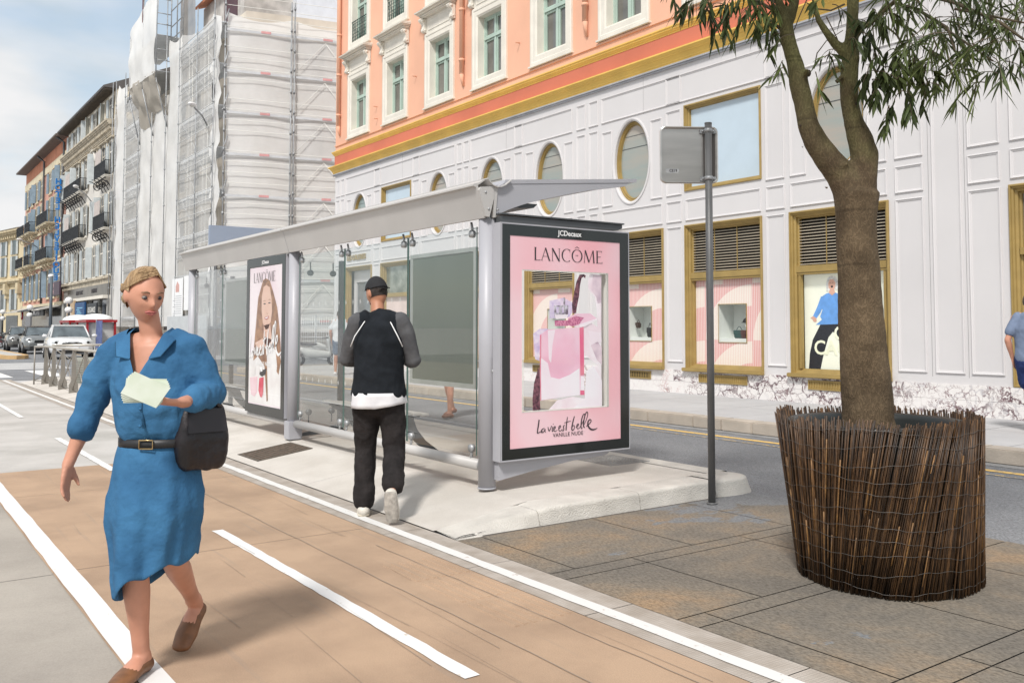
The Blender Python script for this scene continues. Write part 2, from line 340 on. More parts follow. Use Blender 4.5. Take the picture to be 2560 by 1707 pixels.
# tan coated cycle lane, transverse joint at x 6.1 -> sheets with a tiny gap
b=MB()
xs=[-3,2.45,6.12,9.0,10.6]
for i in range(4): 
    b.quad((xs[i]+.003,-2.945,0),(xs[i+1]-.003,-2.945,0),(xs[i+1]-.003,-.93,0),(xs[i]+.003,-.93,0))
struct(b.build('cycle_lane',MT['lane']))
# embossed granite strips either side of the right hand line
def emboss(name,col,col2):
    m,t,bs=newmat(name); N=t.nodes.new; l=t.links.new; tc=N('ShaderNodeTexCoord')
    n=N('ShaderNodeTexNoise'); n.inputs['Scale'].default_value=5; n.inputs['Detail'].default_value=8; l(tc.outputs['Object'],n.inputs[0])
    r=N('ShaderNodeValToRGB'); e=r.color_ramp.elements; e[0].position=.38; e[0].color=(*col2,1); e[1].position=.62; e[1].color=(*col,1); l(n.outputs[0],r.inputs[0])
    vo=N('ShaderNodeTexChecker'); vo.inputs['Scale'].default_value=70; vo.inputs[1].default_value=(1,1,1,1); vo.inputs[2].default_value=(.86,.86,.86,1)
    mp=N('ShaderNodeMapping'); mp.inputs['Rotation'].default_value=(0,0,R(45)); mp.inputs['Location'].default_value=(.013,.007,.005); l(tc.outputs['Object'],mp.inputs[0]); l(mp.outputs[0],vo.inputs[0])
    mm=N('ShaderNodeMixRGB'); mm.blend_type='MULTIPLY'; mm.inputs[0].default_value=1; l(r.outputs[0],mm.inputs[1]); l(vo.outputs[0],mm.inputs[2]); l(mm.outputs[0],bs.inputs['Base Color'])
    bs.inputs['Roughness'].default_value=.8
    bp=N('ShaderNodeBump'); bp.inputs['Distance'].default_value=.002; bp.inputs['Strength'].default_value=.7; l(vo.outputs['Fac'],bp.inputs['Height']); l(bp.outputs[0],bs.inputs['Normal'])
    return m
b=MB()
for i in range(-3,23):
    x0=3.62+i*1.12; b.quad((x0+.003,-3.272,0),(x0+1.117,-3.272,0),(x0+1.117,-2.95,0),(x0+.003,-2.95,0))
struct(b.build('embossed_edge_strip',emboss('embossed_concrete',(.47,.42,.37),(.37,.32,.27))))
b=MB()
def wline(b,x0,x1,y0,y1,z,n=40):
    pts=[]
    for i in range(n+1):
        x=x0+(x1-x0)*i/n; pts.append((x,y0+random.uniform(-.004,.004),y1+random.uniform(-.004,.004)))
    for i in range(n): b.quad((pts[i][0],pts[i][1],z),(pts[i+1][0],pts[i+1][1],z),(pts[i+1][0],pts[i+1][2],z),(pts[i][0],pts[i][2],z))
wline(b,-3,29,-3.115,-3.035,.004,200)
struct(b.build('lane_edge_line',MT['lineemb']))
b=MB(); wline(b,-3,29,-1.055,-.94,.004,120)
struct(b.build('lane_left_line',MT['line']))
b=MB(); wline(b,3.27,6.68,-2.10,-2.022,.004,30)
for k in range(1,4): wline(b,3.27+k*6.8,6.68+k*6.8,-2.10,-2.022,.004,30)
struct(b.build('lane_dash_line',MT['line']))
# thin grey scratches / seams along the lane
b=MB()
for (y,x0,x1,w_) in ((-2.42,2.4,10.4,.007),(-2.77,1.0,5.6,.006)):
    n=60
    P=[(x0+(x1-x0)*i/n,y+.012*noise.noise(Vector((i*.4,y,0)))) for i in range(n+1)]
    for i in range(n): b.quad((P[i][0],P[i][1]-w_/2,.004),(P[i+1][0],P[i+1][1]-w_/2,.004),(P[i+1][0],P[i+1][1]+w_/2,.004),(P[i][0],P[i][1]+w_/2,.004))
for k in range(22):
    x0=random.uniform(1.5,8.5); y=random.uniform(-2.85,-1.2); ln=random.uniform(.25,1.2); sl_=random.uniform(-.06,.03); w_=random.uniform(.002,.0045)
    b.quad((x0,y,.004),(x0+ln,y+sl_*ln,.004),(x0+ln,y+sl_*ln+w_*.3,.004),(x0,y+w_,.004))
struct(b.build('lane_scratches',mat('scratch_grey',(.33,.255,.195),.8)))
# raised tactile bars in the lane
b=MB()
for r_ in range(3):
    xa=3.68+r_*.49
    for k in range(7):
        yy=-2.91+k*.055-.0*r_
        bm=bmesh.new(); bmesh.ops.create_cube(bm,size=1)
        for v in bm.verts:
            t=1 if v.co.z<0 else .75
            v.co=Vector((xa+.22+v.co.x*.43*(.985 if v.co.z>0 else 1),yy+v.co.y*.030*t,.0035+v.co.z*.007))
        b.addbm(bm)
struct(b.build('tactile_bars',MT['lane']))
# slabs to the right of the lane
b=MB()
XJ=[5.40,4.35,4.2,3.3,3.15,2.2,2.05,1.1,-.2,-1.4,-2.6]
for i in range(len(XJ)-1):
    x1,x0=XJ[i],XJ[i+1]; off=(.45 if i%4 in(1,2) else 0)
    ys=[-3.276]+[-3.47-off-k*1.0 for k in range(4)]; ys=[y for y in ys if y>-6.25]+[-6.25]
    for k in range(len(ys)-1):
        if ys[k]-ys[k+1]<.05: continue
        b.quad((x0+.0045,ys[k+1]+.0045,-.002),(x1-.0045,ys[k+1]+.0045,-.002),(x1-.0045,ys[k]-.0045,-.002),(x0+.0045,ys[k]-.0045,-.002))
struct(b.build('stained_paving',MT['slab']))
sheet('paving_bed',-2.6,5.44,-6.25,-3.27,-.010,MT['joint'])
b=MB()
# yellow lines
wline(b,-20,60,-9.24,-9.13,-.004,160)
struct(b.build('yellow_kerb_line',MT['yellow']))
b=MB(); wline(b,-6,11.0,-8.97,-8.90,-.004,60)
struct(b.build('yellow_worn_line',MT['yellow2']))
# zebra crossing on the far side of the platform
b=MB()
for k in range(8):
    y=-9.3+k*1.45; b.quad((30.6,y,-.004),(35.2,y,-.004),(35.2,y+.62,-.004),(30.6,y+.62,-.004))
for k in range(7):
    x=36.5+k*.95; b.quad((x,-6.0,-.004),(x+.5,-6.0,-.004),(x+.5,-1.5,-.004),(x,-1.5,-.004))
struct(b.build('zebra_crossing',MT['line']))
# ---------------- shelter island: a raised concrete platform
def isz(y):   # the long side ramps up gently from the lane
    t=max(0,min(1,(-3.285-y)/.80)); return .006+.114*t+.02*max(0,min(1,(-4.1-y)/1.5))
b=MB(); X0,X1=5.72,27.5
ys=[-3.276,-3.285,-4.085,-5.6,-6.09]
xs=[X0]+[8.1+2.4*i for i in range(9)]+[X1]
for i in range(len(xs)-1):
    for j in range(len(ys)-1):
        b.quad((xs[i]+.003,ys[j],isz(ys[j])),(xs[i]+.003,ys[j+1],isz(ys[j+1])),(xs[i+1]-.003,ys[j+1],isz(ys[j+1])),(xs[i+1]-.003,ys[j],isz(ys[j])))
struct(b.build('shelter_island',MT['islandtop']))
# kerb stones (front, road side, back), each a rounded block
def kerbrun(b,pts,prof,gap=.004):
    """prof: list of (offset along normal, z-fraction as function)"""
b=MB()
yj=[-3.276,-3.66,-4.05,-5.02,-5.86]
def kprof(h): # (x offset from the front foot line, z)
    pr=[(0,-.012),(.012,.05*h/.14)]
    for a in range(0,91,15): pr.append((.020+.035*(1-math.cos(R(a))), h-.035+.035*math.sin(R(a)) if h>.04 else h*math.sin(R(a))))
    pr.append((.302,h)); return pr
def kprof2(h,y):
    k=max(0,1-(-3.276-y)/.8)*.12; P=kprof(h); return [(o_+(k*min(1,max(0,(z+.0)/max(.02,h)))) if o_<.30 else .302,z) for o_,z in P]
for (ya,yb) in ((-3.30,-3.999),(-4.006,-4.996),(-5.003,-5.87)):
    n=10
    secs=[]
    for i in range(n+1):
        y=ya+(yb-ya)*i/n; h=isz(y)+.001
        e=0.006 if i in(0,n) else 0
        secs.append([(5.425+max(0,(-3.70-y))*0+o_+.25*max(0,1-(-3.276-y)/.40)*0,y,max(-.012,z-e)) for o_,z in kprof2(max(h,.012),y)])
    m_=len(secs[0]); vs=[p for s_ in secs for p in s_]
    b.add(vs,[(i*m_+k,i*m_+k+1,(i+1)*m_+k+1,(i+1)*m_+k) for i in range(n) for k in range(m_-1)],True)
    b.add(secs[0],[tuple(range(m_))[::-1]]); b.add(secs[-1],[tuple(range(m_))])
# rounded corner stone
secs=[]
for a in range(0,91,9):
    A=R(a); dx,dy=-math.cos(A),-math.sin(A); cx_,cy_=5.727,-5.875
    sec=[]
    for o_,z in kprof(.141): 
        rr=.302-o_; k=1.0+.35*math.sin(2*A)*(1 if rr>.0 else 0)
        sec.append((cx_+dx*(rr)*k,cy_+dy*(rr)*k*(1.05+.55*min(1,rr/.3)),z))
    secs.append(sec)
m_=len(secs[0]); b.add([p for s_ in secs for p in s_],[(i*m_+k,i*m_+k+1,(i+1)*m_+k+1,(i+1)*m_+k) for i in range(len(secs)-1) for k in range(m_-1)],True)
# road side run
for i in range(22):
    xa=5.735+i*1.0; xb=xa+.992
    sa=[(xa,-6.385+o_*1.05,z) for o_,z in kprof(.14)]; sb_=[(xb,p[1],p[2]) for p in sa]; m_=len(sa)
    b.add(sa+sb_,[(k,m_+k,m_+k+1,k+1) for k in range(m_-1)],True); b.add(sb_,[tuple(range(m_))[::-1]])
struct(b.build('island_kerb',MT['kerb']))
b=MB(); b.quad((5.34,-6.25,-.004+.001),(5.43,-6.25,-.003),(5.43,-3.5,-.003),(5.385,-3.5,-.003))
struct(b.build('gutter_gap',MT['joint']))
# mortar in the kerb joints
# far pavement with kerb stones
b=MB()
for i in range(44):
    xa=-12+i*1.0
    if xa>29.2: break
    xb=min(29.6,xa+.99)
    for (ya,yb) in ((-9.99,-11.45),(-11.46,-12.93)): b.quad((xa,ya,.145),(xa,yb,.145),(xb,yb,.145),(xb,ya,.145))
struct(b.build('far_pavement',MT['walk']))
b=MB(); x=-12.0
while x<29.6:
    ln=random.choice((.55,.62,.95,1.0)); xb=min(29.7,x+ln)
    b.bbox(x+.003,xb-.003,-9.985,-9.69,-.01,.152,.014); x=xb
b.bbox(29.62,29.9,-12.95,-10.0,-.01,.15,.02)
struct(b.build('far_kerb',MT['kerb_far']))
sheet('gutter',-12,29.7,-9.69,-9.50,-.0045,mat('gutter_grey',(.25,.25,.25),.9,var=.2,scale=4))
b=MB(); b.box(42.2,200,-13.2,-10.0,-.02,.14); b.box(-60,29.6,-60,-12.95,-.02,.10)
struct(b.build('distant_pavement',MT['walk']))
# traffic island nose with tan kerb, far left
b=MB()
P=[(48.2+.0,-5.9)]
out=[(50,-6.25),(49,-6.2),(48.3,-5.95),(48.1,-5.6),(48.3,-5.3),(49,-5.05),(50,-5.0),(90,-4.6),(90,-6.5)]
b.prism([(x,y,-.01) for x,y in out],(0,0,.17)); struct(b.build('median_kerb',mat('tan_kerb',(.55,.36,.17),.8)))
b=MB(); b.prism([(50+(x-50)*.97 if x<50 else x,-5.6+(y+5.6)*.6,.16) for x,y in out],(0,0,.006)); struct(b.build('median_top',MT['concrete']))
# ================================================================ the salmon and white corner building with shops
F=-12.95
def marble(name,scale,dens,vein):
    m,t,b=newmat(name); N=t.nodes.new; l=t.links.new; tc=N('ShaderNodeTexCoord'); b.inputs['Roughness'].default_value=.3
    n=N('ShaderNodeTexNoise'); n.inputs['Scale'].default_value=scale*.9; n.inputs['Detail'].default_value=7; n.inputs['Roughness'].default_value=.62; l(tc.outputs['Object'],n.inputs[0])
    ad=N('ShaderNodeVectorMath'); ad.operation='MULTIPLY_ADD'; ad.inputs[1].default_value=(.55,.55,.55); l(n.outputs['Color'],ad.inputs[0]); l(tc.outputs['Object'],ad.inputs[2])
    def layer(sc,wd,c,src):
        v=N('ShaderNodeTexVoronoi'); v.feature='DISTANCE_TO_EDGE'; v.inputs['Scale'].default_value=sc; l(ad.outputs[0],v.inputs[0])
        r=N('ShaderNodeValToRGB'); r.color_ramp.elements[0].color=(1,1,1,1); r.color_ramp.elements[1].color=(0,0,0,1); r.color_ramp.elements[0].position=wd*.25; r.color_ramp.elements[1].position=wd; l(v.outputs[0],r.inputs[0])
        n2=N('ShaderNodeTexNoise'); n2.inputs['Scale'].default_value=sc*.45; n2.inputs['Detail'].default_value=3; l(tc.outputs['Object'],n2.inputs[0])
        r2=N('ShaderNodeMapRange'); r2.inputs[1].default_value=dens; r2.inputs[2].default_value=dens+.14; l(n2.outputs[0],r2.inputs[0])
        mu=N('ShaderNodeMath'); mu.operation='MULTIPLY'; l(r.outputs[0],mu.inputs[0]); l(r2.outputs[0],mu.inputs[1])
        mx=N('ShaderNodeMixRGB'); mx.inputs[2].default_value=(*c,1); l(mu.outputs[0],mx.inputs[0])
        if isinstance(src,tuple): mx.inputs[1].default_value=(*src,1)
        else: l(src,mx.inputs[1])
        return mx.outputs[0]
    o1=layer(scale*1.6,.10,tuple(.5+.5*c for c in vein),(.76,.73,.71)); o2=layer(scale*.8,.05,vein,o1); o3=layer(scale*2.6,.05,(vein[0]*1.3,vein[1],vein[2]),o2)
    l(o3,b.inputs['Base Color']); return m
MT['marble_dk']=marble('veined_marble',3.2,.38,(.13,.08,.09)); MT['marble_lt']=marble('veined_marble_pale',3.0,.50,(.38,.28,.27))
B=thing('commercial_building','salmon rendered corner building with yellow cornices, oval windows and grey panelled shop front','building',(8,F,.15))
PROF=[(0,0),(.004,.020),(.014,.026),(.026,.012),(.040,.010),(.046,0)]
CEN=[9.21,11.75,14.29,17.2,19.7,22.45,25.0,27.6]; HW=.965
mould=MB(); wallb=MB()
def mo(x0,x1,z0,z1):
    """one raised panel moulding"""
    if x1-x0<.12 or z1-z0<.1: return
    mould.ring(x0,x1,z0,z1,[(i,F+y) for i,y in PROF])
def wq(x0,x1,z0,z1,y=F): wallb.quad((x1,y,z0),(x0,y,z0),(x0,y,z1),(x1,y,z1))
def reveal(b,x0,x1,z0,z1,d,y=F):
    for (a,c) in (((x0,z0),(x1,z0)),((x1,z0),(x1,z1)),((x1,z1),(x0,z1)),((x0,z1),(x0,z0))):
        b.quad((a[0],y,a[1]),(c[0],y,c[1]),(c[0],y-d,c[1]),(a[0],y-d,a[1]))
# ---- grey panelled wall, bay by bay, with oval and square openings in the middle band
OV={9.21:1,14.29:1,17.2:1,19.7:1,22.45:1,27.6:1}
def ovalwall(cx,x0,x1,z0,z1,cz,rx,rz,n=48):
    per=[]
    for k in range(n):
        a=2*PI*k/n; ex,ez=cx+rx*math.cos(a),cz+rz*math.sin(a)
        dx,dz=math.cos(a)*rx,math.sin(a)*rz
        t=min(((x1-cx)/dx if dx>1e-6 else (x0-cx)/dx if dx<-1e-6 else 1e9),((z1-cz)/dz if dz>1e-6 else (z0-cz)/dz if dz<-1e-6 else 1e9))
        per.append(((ex,ez),(cx+dx*t,cz+dz*t)))
    for k in range(n):
        (a,b_),(c,d)=per[k],per[(k+1)%n]
        corner=None
        if abs(b_[0]-d[0])>1e-4 and abs(b_[1]-d[1])>1e-4:
            corner=(x1 if max(b_[0],d[0])>x1-1e-3 else x0, z1 if max(b_[1],d[1])>z1-1e-3 else z0)
        P=[a,b_]+([corner] if corner else [])+[d,c]
        wallb.poly([(p[0],F,p[1]) for p in P][::-1])
    return per
XE0,XE1=4.0,29.55
edges=sorted(CEN)
ZS=[.63,.66]
# middle band z 4.03..5.84
xprev=XE0
wq(6.35,XE1,.60,.60+.0001)
for i,c in enumerate(CEN):
    x0,x1=c-HW,c+HW
    # filler left of the bay
    pz=xprev if i else XE0
    # solid wall columns between bays full height .60-5.90
    a0=(CEN[i-1]+HW) if i else 6.35
    wq(a0,x0,.60,5.88)
    # below: shop opening .60-3.45 left open, lintel zone
    wq(x0,x1,3.45,4.10 if c in OV else 4.12)
    if c in OV:
        per=ovalwall(c,x0,x1,4.10,5.88,4.965,.535,.86)
    else:
        wq(x0,x1,5.84,5.88)
wq(CEN[-1]+HW,XE1,.60,5.88); wq(XE0,6.35,3.45,5.88)
wq(XE0,XE1,5.88,6.74)
# end wall on the side street
wallb.quad((XE1,F,.1),(XE1,F,6.74),(XE1,F-16,6.74),(XE1,F-16,.1))
wallb.build('ground_floor_wall',MT['panel'],B,world=True)
# ---- mouldings
zr=[(3.53,3.96)]
def pilaster(x0,x1):
    mo(x0,x1,.75,3.44); mo(x0,x1,3.53,3.96); mo(x0,x1,4.07,5.80); mo(x0,x1,5.92,6.49)
pilaster(10.27,10.69); pilaster(12.80,13.23); mo(15.70,16.12,.75,3.44); mo(15.34,15.66,.75,3.44)
for (a,b_) in ((15.36,15.69),(15.80,16.13)): mo(a,b_,3.53,3.96); mo(a,b_,4.07,5.80); mo(a,b_,5.92,6.49)
for (a,b_) in ((18.27,18.63),(23.52,23.93),(26.06,26.5)): pilaster(a,b_)
for (a,b_) in ((20.76,21.05),(21.12,21.40)): mo(a,b_,.75,3.44); mo(a,b_,3.53,3.96); mo(a,b_,4.07,5.80); mo(a,b_,5.92,6.49)
pilaster(28.75,29.05); pilaster(29.12,29.42)
for c in CEN:
    x0,x1=c-HW+.02,c+HW-.02
    mo(x0,x1,3.53,3.96)
    if c in OV:
        for (a,b_) in ((x0,c-.60),(c+.60,x1)): mo(a,b_,4.07,5.72)
# long frieze panels
for (a,b_) in ((16.29,20.70),(10.20,15.25),(21.5,28.65)): mo(a,b_,5.92,6.49)
# right hand section
for (a,b_) in ((7.65,8.13),(7.05,7.51),(6.47,6.95)):
    mo(a,b_,.75,3.44 if a!=7.05 else 5.4)
    if a!=7.05: mo(a,b_,3.53,3.96); mo(a,b_,4.07,5.80)
mo(4.1,6.33,3.53,3.96); mo(4.1,6.33,4.07,5.8); mo(4.1,7.0,5.92,6.49); mo(7.05,7.5,5.92,6.49); mo(7.6,10.1,5.92,6.49)
mould.build('panel_moulding',MT['panel'],B,world=True)
# vertical thin sheet joints
jm=mat('joint_grey',(.30,.29,.29),.8)
for x in (7.57,7.0): 
    b=MB(); b.box(x-.003,x+.003,F,F+.0025,.7,5.9); b.build('sheet_joint',jm,B,world=True)
for x in (13.9,19.0,24.6,9.2):
    b=MB(); b.box(x-.003,x+.003,F,F+.0025,5.90,6.7); b.build('sheet_joint',jm,B,world=True)
# capping ledge
b=MB(); b.box(XE0,XE1+.06,F+.001,F+.05,6.672,6.702); b.box(XE0,XE1+.09,F+.001,F+.08,6.705,6.736)
b.box(XE1+.001,XE1+.06,F-16,F-.01,6.68,6.735)
b.build('flashing',mat('zinc_flashing',(.42,.43,.46),.5,metal=.2),B,world=True)
# ---- cornices with stepped profile, returned round the corner
def cornice(name,prof,x0,x1,m):
    b=MB(); n=len(prof)
    A=[(x0,F+p[0],p[1]) for p in prof]; Bc=[(x1+p[0],F+p[0],p[1]) for p in prof]; Cc=[(x1+p[0],F-16,p[1]) for p in prof]
    b.add(A+Bc+Cc,[(k,n+k,n+k+1,k+1) for k in range(n-1)]+[(n+k,2*n+k,2*n+k+1,n+k+1) for k in range(n-1)])
    return b.build(name,m,B,world=True)
cornice('lower_cornice',[(.0,6.74),(.05,6.74),(.06,6.77),(.07,6.78),(.072,6.81),(.10,6.86),(.125,6.885),(.135,6.885),(.135,6.905),(.155,6.92),(.18,6.945),(.19,6.955),(.20,6.955),(.20,6.985),(.0,7.0)],XE0,XE1,MT['goldcorn'])
cornice('upper_cornice',[(.0,7.36),(.03,7.37),(.035,7.395),(.055,7.41),(.06,7.43),(.08,7.445),(.085,7.47),(.105,7.49),(.105,7.515),(.0,7.53)],XE0,XE1,MT['goldcorn'])
b=MB(); b.box(XE0,XE1,F-.3,F+.02,6.99,7.37); b.box(XE1+.001,XE1+.02,F-16,F+.02,6.99,7.37); b.build('red_band',MT['pinkdk'],B,world=True)
# ---- upper salmon wall with window holes
UW=[14.49,17.08,19.77,22.37,25.08,27.69,11.9,9.3,6.7]
wb=MB()
def uq(x0,x1,z0,z1): wb.quad((x1,F,z0),(x0,F,z0),(x0,F,z1),(x1,F,z1))
xs=sorted(UW); cur=XE0
for c in xs:
    a,d=c-.56,c+.56
    uq(cur,a,7.5,19); 
    uq(a,d,7.5,7.80); uq(a,d,9.74,10.80); uq(a,d,12.9,19); cur=d
uq(cur,XE1,7.5,19)
wb.quad((XE1,F,7.3),(XE1,F,19),(XE1,F-16,19),(XE1,F-16,7.3))
wb.box(XE0,XE1-.0,F-.0,F+.035,7.70,7.745)
wb.build('upper_wall',MT['pink'],B,world=True)
# top closing roof so that no light falls in
b=MB(); b.box(XE0,XE1+.4,F-16,F+.4,19.0,19.25); b.box(XE0,XE0+.2,F-16,F-.05,.2,19); b.build('roof',MT['white_trim'],B,world=True)
def console(b,x,z):
    """scrolled bracket under the pediment"""
    P=[(0,0),(.20,0),(.215,-.04),(.19,-.09),(.13,-.13),(.10,-.18),(.10,-.27),(.125,-.31),(.12,-.36),(.07,-.39),(.02,-.40),(0,-.40)]
    b.prism([(x-.075,F+.02+p[0],z+p[1]) for p in P][::-1],(.15,0,0))
    b.cyl((x-.085,F+.15,z-.055),(x+.085,F+.15,z-.055),.045,12); b.cyl((x-.082,F+.085,z-.33),(x+.082,F+.085,z-.33),.038,12)
def upper_window(c,z0,z1,floor2=False,pediment=True,balcony=False):
    W=MB(); x0,x1=c-.56,c+.56
    # surround (architrave)
    pr=[(0,F),(0,F+.05),(.03,F+.06),(.08,F+.06),(.10,F+.045),(.22,F+.045),(.25,F+.02),(.262,F+.02),(.262,F-.30)]
    W.ring(c-.82,c+.82,z0-.0,z1+.26,pr)
    if pediment:
        W.box(c-.72,c+.72,F+.002,F+.04,z1+.27,z1+.72)
        W.ring(c-.60,c+.60,z1+.33,z1+.66,[(0,F+.041),(.0,F+.055),(.02,F+.055),(.03,F+.045),(.03,F+.041)])
        for s,(y,z) in enumerate(((.16,.72),(.20,.755),(.27,.80),(.33,.835))): W.bbox(c-.86-.035*s,c+.86+.035*s,F+.002,F+y,z1+z,z1+z+.036,.006)
        W.prism([(c-.97,F+.0,z1+.875),(c-.97,F+.33,z1+.875),(c-.97,F+.0,z1+.95)],(1.94,0,0))
        console(W,c-.80,z1+.70); console(W,c+.80,z1+.70)
    w_=W.build('window_surround',MT['white_trim'],B,world=True)
    gap=MB(); gx0,gx1=c-.56,c+.56; yb=F-.24
    gap.ring(gx0,gx1,z0+.26-.24,z1,[(0,yb),(0,yb+.06),(.055,yb+.06),(.055,yb+.02)])
    gap.box(c-.035,c+.035,yb+.005,yb+.07,z0+.07,z1-.05); gap.box(gx0+.05,gx1-.05,yb+.004,yb+.085,z1-.62,z1-.55)
    for s in(-1,1):
        a,d=(gx0+.06,c-.04) if s<0 else (c+.04,gx1-.06)
        gap.ring(a,d,z0+.08,z1-.63,[(0,yb+.01),(0,yb+.05),(.045,yb+.05),(.045,yb+.01)]); gap.ring(a,d,z1-.54,z1-.06,[(0,yb+.01),(0,yb+.05),(.04,yb+.05),(.04,yb+.01)])
    fr=gap.build('window_frame',MT['greenfr'],w_,world=True)
    g=MB(); g.quad((gx1,yb+.015,z0),(gx0,yb+.015,z0),(gx0,yb+.015,z1),(gx1,yb+.015,z1)); g.build('window_glass',MT['winglass'],w_,world=True)
    s_=MB(); s_.bbox(c-.86,c+.86,F-.28,F+.09,z0-.035,z0+.012,.006); s_.build('sill',MT['white_trim'],w_,world=True)
    if balcony:
        r_=MB()
        for k in range(9):
            x=c-.54+k*.135; r_.cyl((x,F+.02,z0+.03),(x,F+.02,z0+.93),.008,6)
            for q in range(4): 
                zc=z0+.14+q*.22; rad=.055
                pts=[(x+.065+rad*math.cos(a),F+.02,zc+rad*1.4*math.sin(a)) for a in [i*PI/4 for i in range(9)]]
                if k<8: r_.tube(pts,.007,5,False)
        r_.cyl((c-.56,F+.02,z0+.94),(c+.56,F+.02,z0+.94),.016,6); r_.cyl((c-.56,F+.02,z0+.05),(c+.56,F+.02,z0+.05),.01,6)
        r_.build('balcony_rail',mat('green_iron',(.03,.07,.06),.5,metal=.3) if 'gi' not in MT else MT['gi'],w_,world=True)
    else:
        r_=MB(); r_.cyl((c-.60,F-.06,z0+.21),(c+.60,F-.06,z0+.21),.014,8); r_.build('guard_bar',MT['steel_dk'],w_,world=True)
for c in UW[:6]: upper_window(c,7.80,9.74)
for c in UW[3:6]: upper_window(c,10.80,12.9,balcony=True)
upper_window(19.77,10.80,12.9,balcony=True)
for c in UW[6:]: upper_window(c,7.80,9.74)
# drainpipes with foot brackets
for x in (29.15,21.05,15.72):
    b=MB(); b.cyl((x,F+.085,8.35),(x,F+.085,18.5),.065,12)
    for z in (8.7,10.1,11.5): b.cyl((x,F+.085,z),(x,F+.085,z+.07),.08,12)
    b.tube([(x,F+.085,8.38),(x,F+.07,8.2),(x,F+.02,8.02)],[.065,.05,.03],10)
    b.build('drainpipe',MT['pink'],B,world=True)
for (x,z) in ((18.4,8.55),(26.35,8.5),(26.3,8.1),(15.35,9.0),(23.75,8.9)):
    b=MB(); b.tube([(x,F,z),(x,F+.12,z-.01),(x,F+.13,z+.03)],.014,6); b.build('wall_hook',MT['pink'],B,world=True)
# ---- oval windows
for c in OV:
    b=MB(); n=56; cz=4.965
    def el(rx,rz,y): return [(c+rx*math.cos(2*PI*k/n),y,cz+rz*math.sin(2*PI*k/n)) for k in range(n)]
    L_=[el(.60,.925,F),el(.60,.925,F+.018),el(.575,.90,F+.022),el(.545,.87,F+.008),el(.535,.86,F+.0),el(.53,.855,F-.13)]
    b.add([p for r_ in L_ for p in r_],[(r_*n+k,(r_+1)*n+k,(r_+1)*n+(k+1)%n,r_*n+(k+1)%n) for r_ in range(5) for k in range(n)])
    w_=b.build('oval_window',MT['panel'],B,world=True)
    b=MB(); L_=[el(.53,.855,F-.06),el(.50,.825,F-.055),el(.49,.815,F-.08),el(.465,.79,F-.075),el(.455,.78,F-.11),el(.445,.77,F-.14)]
    b.add([p for r_ in L_ for p in r_],[(r_*n+k,(r_+1)*n+k,(r_+1)*n+(k+1)%n,r_*n+(k+1)%n) for r_ in range(5) for k in range(n)])
    b.build('gold_ring',MT['gold'],w_,world=True)
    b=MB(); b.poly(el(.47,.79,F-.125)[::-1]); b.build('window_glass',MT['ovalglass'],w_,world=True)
    b=MB(); b.box(c-.42,c+.42,F-.124,F-.118,cz+.30,cz+.312); b.box(c-.30,c+.30,F-.124,F-.118,cz+.56,cz+.568); b.build('glazing_bar',MT['steel_dk'],w_,world=True)
# ---- square upper windows
GP=[(0,F+.0),(0,F+.025),(.012,F+.03),(.03,F+.028),(.035,F+.0),(.055,F-.005),(.06,F-.04),(.085,F-.05),(.09,F-.09),(.12,F-.10)]
for c in (11.75,25.0):
    b=MB(); b.ring(c-HW,c+HW,4.12,5.84,GP); w_=b.build('square_window',MT['gold'],B,world=True)
    b=MB(); b.quad((c+HW-.1,F-.092,4.2),(c-HW+.1,F-.092,4.2),(c-HW+.1,F-.092,5.76),(c+HW-.1,F-.092,5.76)); b.build('window_glass',MT['bluepane'],w_,world=True)
# ---- marble plinth: separate slabs
xx=29.5
b=MB(); b2=MB()
x=4.0
while x<29.5:
    ln=1.25; x1=min(29.5,x+ln)
    (b if x<12.3 else b2).box(x+.0015,x1-.0015,F-.1,F+.03,.146,.375); (b if x<12.3 else b2).box(x+.3+.0015,min(29.5,x1+.3)-.0015,F-.1,F+.028,.378,.60)
    x+=ln
b.build('marble_plinth',MT['marble_dk'],B,world=True); b2.build('marble_plinth',MT['marble_lt'],B,world=True)
# ---- shop windows
STR=None
def stripes():
    m,t,b=newmat('pink_stripe_print'); N=t.nodes.new; l=t.links.new; tc=N('ShaderNodeTexCoord'); b.inputs['Roughness'].default_value=.5
    sp=N('ShaderNodeSeparateXYZ'); l(tc.outputs['Object'],sp.inputs[0])
    def math_(op,a,c=None):
        n=N('ShaderNodeMath'); n.operation=op
        for i,v in enumerate((a,c)):
            if v is None: continue
            if isinstance(v,(int,float)): n.inputs[i].default_value=v
            else: l(v,n.inputs[i])
        return n.outputs[0]
    f=math_('FRACT',math_('MULTIPLY',sp.outputs['X'],24.0)); st=math_('GREATER_THAN',f,.45)
    # large quarter-circle arcs
    px=math_('FRACT',math_('MULTIPLY',math_('ADD',sp.outputs['X'],.35),.85)); pz=math_('FRACT',math_('MULTIPLY',sp.outputs['Z'],.95))
    d=math_('SQRT',math_('ADD',math_('MULTIPLY',px,px),math_('MULTIPLY',pz,pz)))
    arc=math_('MULTIPLY',math_('GREATER_THAN',d,.60),math_('LESS_THAN',d,.98))
    m1=N('ShaderNodeMixRGB'); m1.inputs[1].default_value=(.76,.34,.33,1); m1.inputs[2].default_value=(.86,.64,.62,1); l(st,m1.inputs[0])
    m2=N('ShaderNodeMixRGB'); m2.inputs[1].default_value=(.84,.66,.60,1); m2.inputs[2].default_value=(.90,.82,.76,1); l(st,m2.inputs[0])
    mx=N('ShaderNodeMixRGB'); l(arc,mx.inputs[0]); l(m1.outputs[0],mx.inputs[1]); l(m2.outputs[0],mx.inputs[2]); l(mx.outputs[0],b.inputs['Base Color'])
    return m
